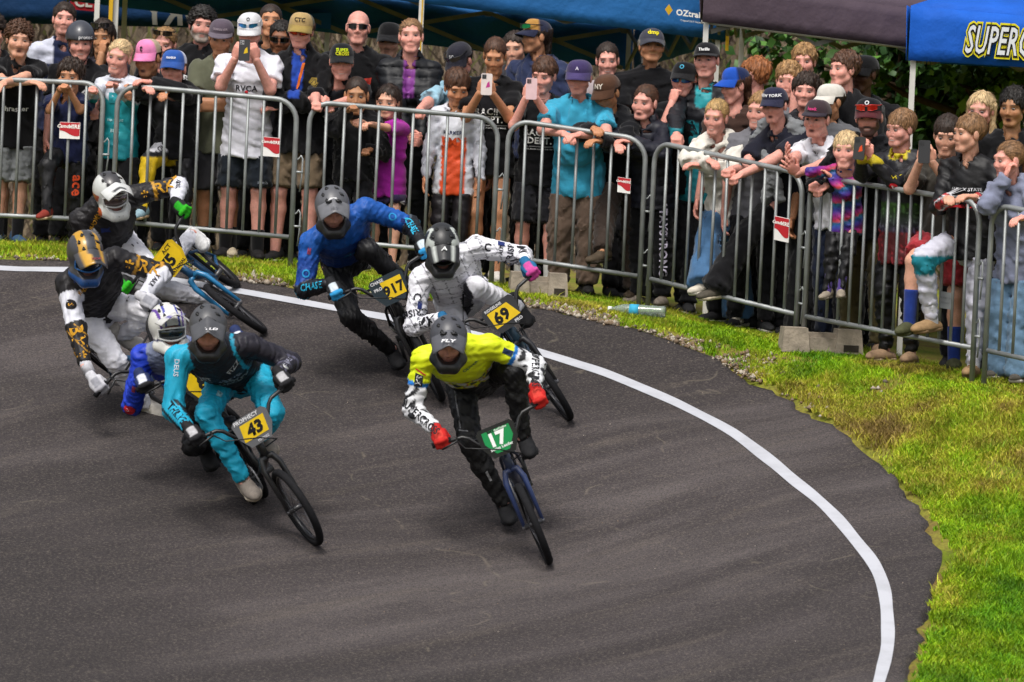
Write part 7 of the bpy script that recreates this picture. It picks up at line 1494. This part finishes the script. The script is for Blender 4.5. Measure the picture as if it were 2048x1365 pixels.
# 17, in front
b17 = build_bike(*on_track(1099, 1132, 7), 26, 4, 'navy and orange race bicycle with green 17 plate', '#2a3550', '#26345c', 98,
   dict(rim='#17191a', bg='#0f8a4a', txt=[('17', .115, (0, .012), '#eef0ee', .05), ('Series Leader', .026, (0, -.052), '#e4e6e4'), ('BMX', .022, (-.03, .075), '#17191a'), ('AusCycling', .018, (.03, .073), '#d8dcd8')], shape=[(-.085, .083), (.085, .083), (.088, .0), (.04, -.088), (-.04, -.088), (-.088, .0)]))
r17 = build_rider(dict(H=(897, 686), shA=(848, 718), shB=(978, 692), P=(950, 752), elA=(800, 815), elB=(1062, 722), knA=(915, 890), knB=(1050, 805), hp=25, hy=2, hr=-2, label='leading rider in fluoro yellow jersey with cow spot sleeves and red gloves',
   dd=dict(H=-.02, shA=.18, shB=.22, P=.72), jersey=dict(col='#cfdc18', fn=j17, dec=[('OLIVER', .030, (.06, .00), '#3a6a5c', 15), armd(FLAG, .030, .10, '#20304c', 'B', 'u', .0, 0), armd('SUPERCROSS', .062, .15, '#202024', 'A', 'l', -.01), armd('SUPERCROSS', .062, .14, '#202024', 'B', 'l', .0), armd([(-1, -.7), (1, -.5), (.8, .7), (-.8, .5)], .04, .12, '#22262c', 'A', 'u'), armd('SX', .045, .12, '#d8d8da', 'A', 'u'), armd([(-1, -.12), (1, -.12), (1, .12), (-1, .12)], .035, .07, '#b8322a', 'A', 'u', 0, 70)]),
   pants=dict(col='#19191b', fn=p17, dec=[legd([(-1, -.025), (1, -.025), (1, .025), (-1, .025)], .16, .22, '#8a8a8e', 'A', -.045), legd([(-1, -.10), (1, -.10), (1, .10), (-1, .10)], .03, .40, '#9a9a9e', 'A', -.03, 60), legd([(-1, -.03), (1, -.03), (1, .03), (-1, .03)], .12, .16, '#8a8a8e', 'B', .04), legd([(-1, -.2), (1, -.2), (1, .2), (-1, .2)], .05, .10, '#b0b0b4', 'B', -.035, 70), legd([(-1, -.2), (1, -.2), (1, .2), (-1, .2)], .035, .22, '#a8a8ac', 'A', .0, 0, (0, -1, .1), 'l')]),
   glove=('#b01c1a', '#b8221c', '#c83a30'), watch='#26262a', shoe=('#1b1b1e', '#222226'), helmet=dict(col='#43444a', vcol='#515258', slots=1, visor=(.125, -.015, .018), txt=[('FLY', .05, (0, .208), '#d8d8da')])), b17)
# 43
b43 = build_bike(*on_track(632, 1094, 22), 33, 4, 'black race bicycle with yellow 43 plate', '#17171a', '#1a1a1d', 4,
   dict(rim='#5f6064', bg=YP, txt=[('43', .105, (.0, .0), '#16161a', .05, .15), ('PROPHECY', .034, (-.02, .09), '#d8d8dc', .03, .1), ('FISTFIZZ', .02, (.02, -.092), '#c8c8cc')], shape=[(-.075, .062), (.085, .062), (.07, -.062), (-.09, -.062)]))
r43 = build_rider(dict(H=(416, 664), shA=(356, 716), shB=(494, 690), P=(478, 748), elA=(325, 850), elB=(565, 722), knA=(432, 900), knB=(556, 860), hp=23, hy=4, hr=-3, label='rider in turquoise trousers with one turquoise and one dark sleeve, grey helmet',
   dd=dict(H=.0, shA=.2, shB=.22, P=.70), jersey=dict(col='#22242c', fn=j43, dec=[('FIST', .05, (-.105, -.10), '#c4c6cc', 8), ('FIZZ', .045, (.09, -.055), '#c4c6cc', 25), ('THRIVE', .06, (.0, -.17), '#9aa2b4', 8), ('OAKLEY', .05, (.03, -.27), '#7f8a94', 5), ('O', .06, (.02, -.225), '#8a98a4', 0, None, 2.0), armd('DEUS', .04, .06, '#b9c4d0', 'A', 'u'), armd('THRIVE', .065, .14, '#12232c', 'A', 'l', .0), armd('THRIVE', .04, .16, '#8a8a9c', 'B', 'l', .0)]),
   pants=dict(col='#189cbe', dec=[legd([(-1, -.5), (1, -.5), (1, .5), (-1, .5)], .03, .30, '#8fc0cc', 'A', .03)]), glove=('#17171a', '#1a1a1e', '#a8a8ac'), watch='#b8babc', shoe=('#857c74', '#a89e8e'),
   helmet=dict(col='#46474b', vcol='#4b4c50', visor=(.13, -.015, .03), txt=[('TLD', .04, (.02, .21), '#d8d8da')])), b43)
# blue rider tucked behind 43
bbl = build_bike(*on_track(508, 1012, 12), 27, 4, 'black race bicycle hidden behind the turquoise rider, yellow plate', '#1a1b22', '#1b1b20', 85,
   dict(rim='#26262a', bg=YP, txt=[('8', .12, (0, 0), '#17171a', .05)]))
rbl = build_rider(dict(H=(336, 660), shA=(288, 712), shB=(400, 700), P=(385, 757), elA=(262, 815), elB=(450, 760), knA=(425, 885), knB=(490, 860), hp=12, hy=20, hr=-8, label='rider in royal blue jersey and white helmet with purple stripes',
   dd=dict(H=-.05, shA=.15, shB=.15, P=.6), jersey=dict(col='#1a38b0', fn=jblue, dec=[armd(circle(1, 16), .034, .02, '#a81f2c', 'A', 'l'), armd('F', .045, .02, '#e4dcdc', 'A', 'l'), armd(FLAG, .02, .18, '#7a2f4a', 'A', 'u'), ('FOX', .07, (.0, -.15), '#5f6d9a')]), pants=dict(col='#17171b'), glove=('#1d2a52', '#17171b', '#c4c8d4'), shoe=('#1a1a1c', '#222224'),
   helmet=dict(gloss=1, fn=h_stripe('#cfcfcb', [(lambda V: (np.abs(np.abs(V[:, 0]) - .035 - .05 * V[:, 1]) < .006) & (V[:, 2] > .04), '#3a3f9a'), (lambda V: (np.abs(np.abs(V[:, 0]) - .075 + .1 * V[:, 1]) < .006) & (V[:, 2] > .02), '#5a3590'), (lambda V: (V[:, 2] < -.105), '#1a1c3a'), (lambda V: (np.abs(V[:, 2] + .05 - .2 * V[:, 1]) < .006), '#1d1f4a')]), vfn=h_stripe('#c6c6c4', [(lambda V: np.abs(np.abs(V[:, 0]) - .03) < .009, '#4a3a96')]), visor=(.085, .06, .012), goggles=('#2a3438', '#e4e4e2'), txt=[('TLD', .035, (.03, .165), '#5a5a90')])), bbl)
# gold rider in front of 75
bgo = build_bike(*on_track(466, 862, 40), 58, 4, 'race bicycle under the gold and black rider in the dark helmet', '#1d4f78', '#1d5f90', 60, None)
rgo = build_rider(dict(H=(170, 514), shA=(138, 566), shB=(226, 520), P=(188, 604), elA=(150, 690), elB=(300, 520), knA=(232, 720), knB=(330, 650), hp=30, hy=22, hr=-6, label='rider in black and gold jersey and white trousers, dark helmet with gold flashes',
   dd=dict(H=.05, shA=.25, shB=.22, P=.5), jersey=dict(col='#1b191c', fn=jgold, dec=[armd(circle(1, 16), .034, .17, '#1a181a', 'A', 'u'), armd('S', .05, .17, '#b0801f', 'A', 'u'), armd('BM', .115, .09, '#b8861f', 'A', 'l', 0, 0), armd('*', .11, .22, '#b0801f', 'A', 'l'), armd('*', .13, .08, '#b8861f', 'B', 'u', -.02), armd('RK', .10, .21, '#b8861f', 'B', 'u'), armd('YAKR', .04, .14, '#2a2a30', 'B', 'l'), armd(FLAG, .024, .02, '#22306a', 'A', 'u', .06), ('RADMON', .03, (-.06, .0), '#b0801f', 40)]),
   pants=dict(col='#dcdce4', dec=[legd('L', .05, .24, '#22222c', 'B', .03)]), glove=('#b4b4ba', '#a8a8b0', '#8f9098'), shoe=('#b9b4ac', '#c9c5be'), hightop=1,
   helmet=dict(gloss=1, fn=h_stripe('#3a3a3e', [(lambda V: (np.abs(V[:, 0] + .045) < .022) & (V[:, 2] > .05), '#b88a1e'), (lambda V: (np.abs(V[:, 0] - .055) < .014) & (V[:, 2] > .06), '#b88a1e'), (lambda V: (V[:, 2] < -.06), '#1d4a86')]), vfn=h_stripe('#39393d', [(lambda V: (np.abs(V[:, 0] + .05 - .1 * (V[:, 1] - .06)) < .022), '#b88a1e'), (lambda V: np.abs(V[:, 0] - .06) < .007, '#b88a1e')]), visor=(.125, .0, .004), goggles=('#2a3440', '#2a6ab0'), txt=[('7IDP', .03, (.01, .20), '#7a2f34')])), bgo)
# 75 at the back
b75 = build_bike(*on_track(532, 667, 14), 58, 4, 'blue race bicycle leaning hard with yellow 75 plate', '#1d4f78', '#1f6f9f', 70,
   dict(rim='#c9a80e', bg=YP, txt=[('75', .115, (-.02, -.005), '#17171a', .045, .1), ('NATIONAL', .03, (.0, -.085), '#17171a', .03), ('ACT', .04, (.045, .075), '#4a3d10')]))
r75 = build_rider(dict(H=(222, 392), shA=(160, 440), shB=(268, 392), P=(216, 480), elA=(190, 545), elB=(335, 365), knA=(250, 600), knB=(340, 555), hp=18, hy=26, hr=-14, label='rider in black and gold jersey with white helmet and green gloves, at the back left',
   dd=dict(H=.05, shA=.2, shB=.2, P=.5), jersey=dict(col='#1b191c', fn=jgold, dec=[armd('RK', .10, .20, '#b8861f', 'B', 'u'), armd('*', .11, .06, '#b8861f', 'B', 'u', -.02), armd('AXKR', .04, .10, '#22222a', 'B', 'l'), ('RADMON', .035, (-.10, .02), '#b0801f', 60), (FLAG, .03, (-.05, -.06), '#22306a')]),
   pants=dict(col='#dcdce4', dec=[legd('L', .06, .18, '#22222c', 'B', .03)]), glove=('#1a1b1c', '#2fae1e', '#1f9a1a'), shoe=('#c4c4c4', '#cfcfcf'),
   helmet=dict(gloss=1, fn=h_stripe('#c4c6c4', [(lambda V: (np.abs(V[:, 0]) < .05) & (V[:, 2] > .08), '#3a393c'), (lambda V: (np.abs(V[:, 0] + .104) < .007) & (V[:, 2] < .03), '#a84a1c'), (lambda V: V[:, 2] < -.11, '#232a26')]), vfn=h_stripe('#c9cbca', [(lambda V: (np.abs(V[:, 0]) < .045) & (V[:, 1] > .17) & (V[:, 1] < .20), '#3c3c3e')]), visor=(.115, .02, .012), goggles=('#6a5a58', '#c9c9c9'))), b75)
# 917 in blue
b917 = build_bike(*on_track(884, 806, 12), 29, 2, 'black race bicycle with yellow 917 plate and blue bumper', '#1a1a1d', '#1c1c20', 100,
   dict(rim='#1d2a34', bg=YP, txt=[('917', .095, (.025, -.01), '#17171a', .04), ('CHASE', .03, (-.06, .085), '#c8c8cc'), ('PRO', .03, (-.07, .03), '#c8c8cc')], shape=[(-.045, .07), (.095, .07), (.09, -.075), (-.03, -.075)]))
r917 = build_rider(dict(H=(665, 422), shA=(622, 484), shB=(732, 418), P=(694, 510), elA=(585, 560), elB=(800, 440), knA=(690, 640), knB=(800, 555), hp=24, hy=8, hr=-6, label='rider in blue jersey and black trousers, grey helmet with white tiger print',
   dd=dict(H=.05, shA=.22, shB=.22, P=.62), jersey=dict(col='#1550a0', fn=j917, dec=[('CHASE', .055, (.03, -.17), '#2a8ac0', 8), armd('O', .07, .16, '#2a8ac8', 'B', 'u'), armd('O', .07, .20, '#2a8ac8', 'A', 'u'), armd(FLAG, .022, .24, '#22306a', 'B', 'u'), armd('CHASE', .06, .13, '#2aa0c4', 'A', 'l'), armd('CHASE', .06, .13, '#2aa0c4', 'B', 'l'), armd(FLAG, .02, .06, '#8a3a54', 'A', 'u')]),
   pants=dict(col='#17171a', dec=[legd('ace', .13, .24, '#a8a8b0', 'B', .0, 0), legd([(-1, -.08), (1, -.08), (1, .08), (-1, .08)], .10, .24, '#a8a8b0', 'B', -.05)]), glove=('#17181c', '#2a8ac0', '#b9c4cc'), shoe=('#17171a', '#1f1f22'),
   helmet=dict(col='#55565b', vcol='#66676c', slots=1, visor=(.12, -.015, .016), txt=[('FLY', .03, (0, .20), '#5a5b60')], patch=[([(-.055, .05), (-.06, .10), (-.03, .115), (0, .10), (.03, .115), (.06, .10), (.055, .05), (.02, .01), (-.02, .01)], '#c9cacc'), ([(-.03, .055), (-.012, .062), (-.014, .05)], '#2a2b2e'), ([(.03, .055), (.012, .062), (.014, .05)], '#2a2b2e'), ([(-.014, .03), (.014, .03), (0, .02)], '#2a2b2e')])), b917)
# 69 in white
b69 = build_bike(*on_track(1140, 844, 13), 37, 4, 'grey blue race bicycle with yellow 69 plate', '#2c4a60', '#1c1c20', 78,
   dict(rim='#2a2b30', bg=YP, txt=[('69', .11, (-.01, .0), '#17171a', .045), ('RIDGELINE', .026, (-.03, .088), '#c8c8cc'), ('PRO', .03, (.07, -.09), '#c8c8cc')], shape=[(-.085, .068), (.06, .068), (.10, -.06), (-.08, -.068)]))
r69 = build_rider(dict(H=(884, 498), shA=(836, 562), shB=(958, 492), P=(922, 590), elA=(790, 670), elB=(1036, 510), knA=(905, 690), knB=(1048, 620), hp=38, hy=8, hr=-6, label='rider all in white with black lettering, black and white helmet, pink gloves',
   dd=dict(H=.05, shA=.25, shB=.25, P=.65), jersey=dict(col='#dcdce4', fn=j69, dec=[armd('CRISP', .055, .20, '#22222a', 'B', 'u', -.02, 90), armd('AUS', .035, .14, '#22222a', 'B', 'u', .0, 90), armd(FLAG, .024, .14, '#22306a', 'B', 'u', .04), armd('C', .07, .05, '#22222a', 'B', 'u'), armd('MX', .075, .10, '#1c1c22', 'B', 'l'), armd('CRISP', .06, .22, '#22222a', 'A', 'u', 0, -75), armd('C', .07, .12, '#22222a', 'A', 'u'), armd(FLAG, .024, .17, '#22306a', 'A', 'u', .02), armd('MX', .09, .16, '#1c1c22', 'A', 'l'), armd('FINISH LINE', .02, .03, '#22222a', 'A', 'l')]),
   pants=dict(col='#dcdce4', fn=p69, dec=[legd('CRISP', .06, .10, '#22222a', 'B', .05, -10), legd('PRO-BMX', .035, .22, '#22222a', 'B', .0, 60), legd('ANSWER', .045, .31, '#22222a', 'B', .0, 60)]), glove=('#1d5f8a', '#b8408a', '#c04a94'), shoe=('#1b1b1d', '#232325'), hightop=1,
   helmet=dict(gloss=0, fn=h_stripe('#242527', [(lambda V: (np.abs(np.abs(V[:, 0]) - .078 - .015 * np.sin(V[:, 1] * 60)) < .012) & (V[:, 2] > .0), '#b4bab6'), (lambda V: (np.abs(V[:, 2] + .105) < .014), '#8f9a94')]), vfn=h_stripe('#252628', [(lambda V: (np.abs(np.abs(V[:, 0]) - .065 + .15 * (V[:, 1] - .1)) < .012), '#b9beba')]), visor=(.12, .0, .006), goggles=('#141518', '#1c1d20'), txt=[('A', .05, (0, .15), '#c4c6c6')])), b69)
# ------------------------------------------------------------------ litter by the fence
o = pxG(1276, 634) + Zv * .04; bs = 1.3; ax_ = nz((1, -.22, 0)); bt = empty('water_bottle', o); tag(bt, 'clear plastic water bottle lying in the grass by the barrier foot', 'bottle')
m_pet = new_mat('clear_plastic', .08, .5, color='#c9d8cf', trans=.75); m = MB(); m.lathe([(r_ * bs, h_ * bs) for r_, h_ in ((.026, -.14), (.031, -.13), (.029, -.10), (.031, -.08), (.029, -.05), (.031, -.03), (.031, .05), (.030, .08), (.013, .125), (.013, .14))], o, -ax_, 18); m.build('shell', m_pet, bt, o)
m = MB(); m.lathe([(.0318 * bs, -.005), (.0318 * bs, .055)], o, -ax_, 18, srgb('#3aa0c4')); m.build('paper_label', M_PRINT, bt, o); m = MB(); m.lathe([(.015 * bs, .135 * bs), (.015 * bs, .155 * bs)], o, -ax_, 14, srgb('#d8dcd8')); m.build('screw_cap', M_HARD, bt, o)
o = pxG(1322, 640); cp = empty('paper_cup', o); tag(cp, 'small crushed cup behind the water bottle', 'cup'); m = MB(); m.lathe([(.026, 0), (.03, .045)], o + Zv * .002, (0, 0, 1), 16, srgb('#7f7a68')); m.build('cup_wall', M_HARD, cp, o); m = MB(); m.lathe([(.0275, .012), (.0292, .034)], o + Zv * .002 + Zv * 0, (0, 0, 1), 16, srgb('#24306a')); m.build('cup_band', M_HARD, cp, o)
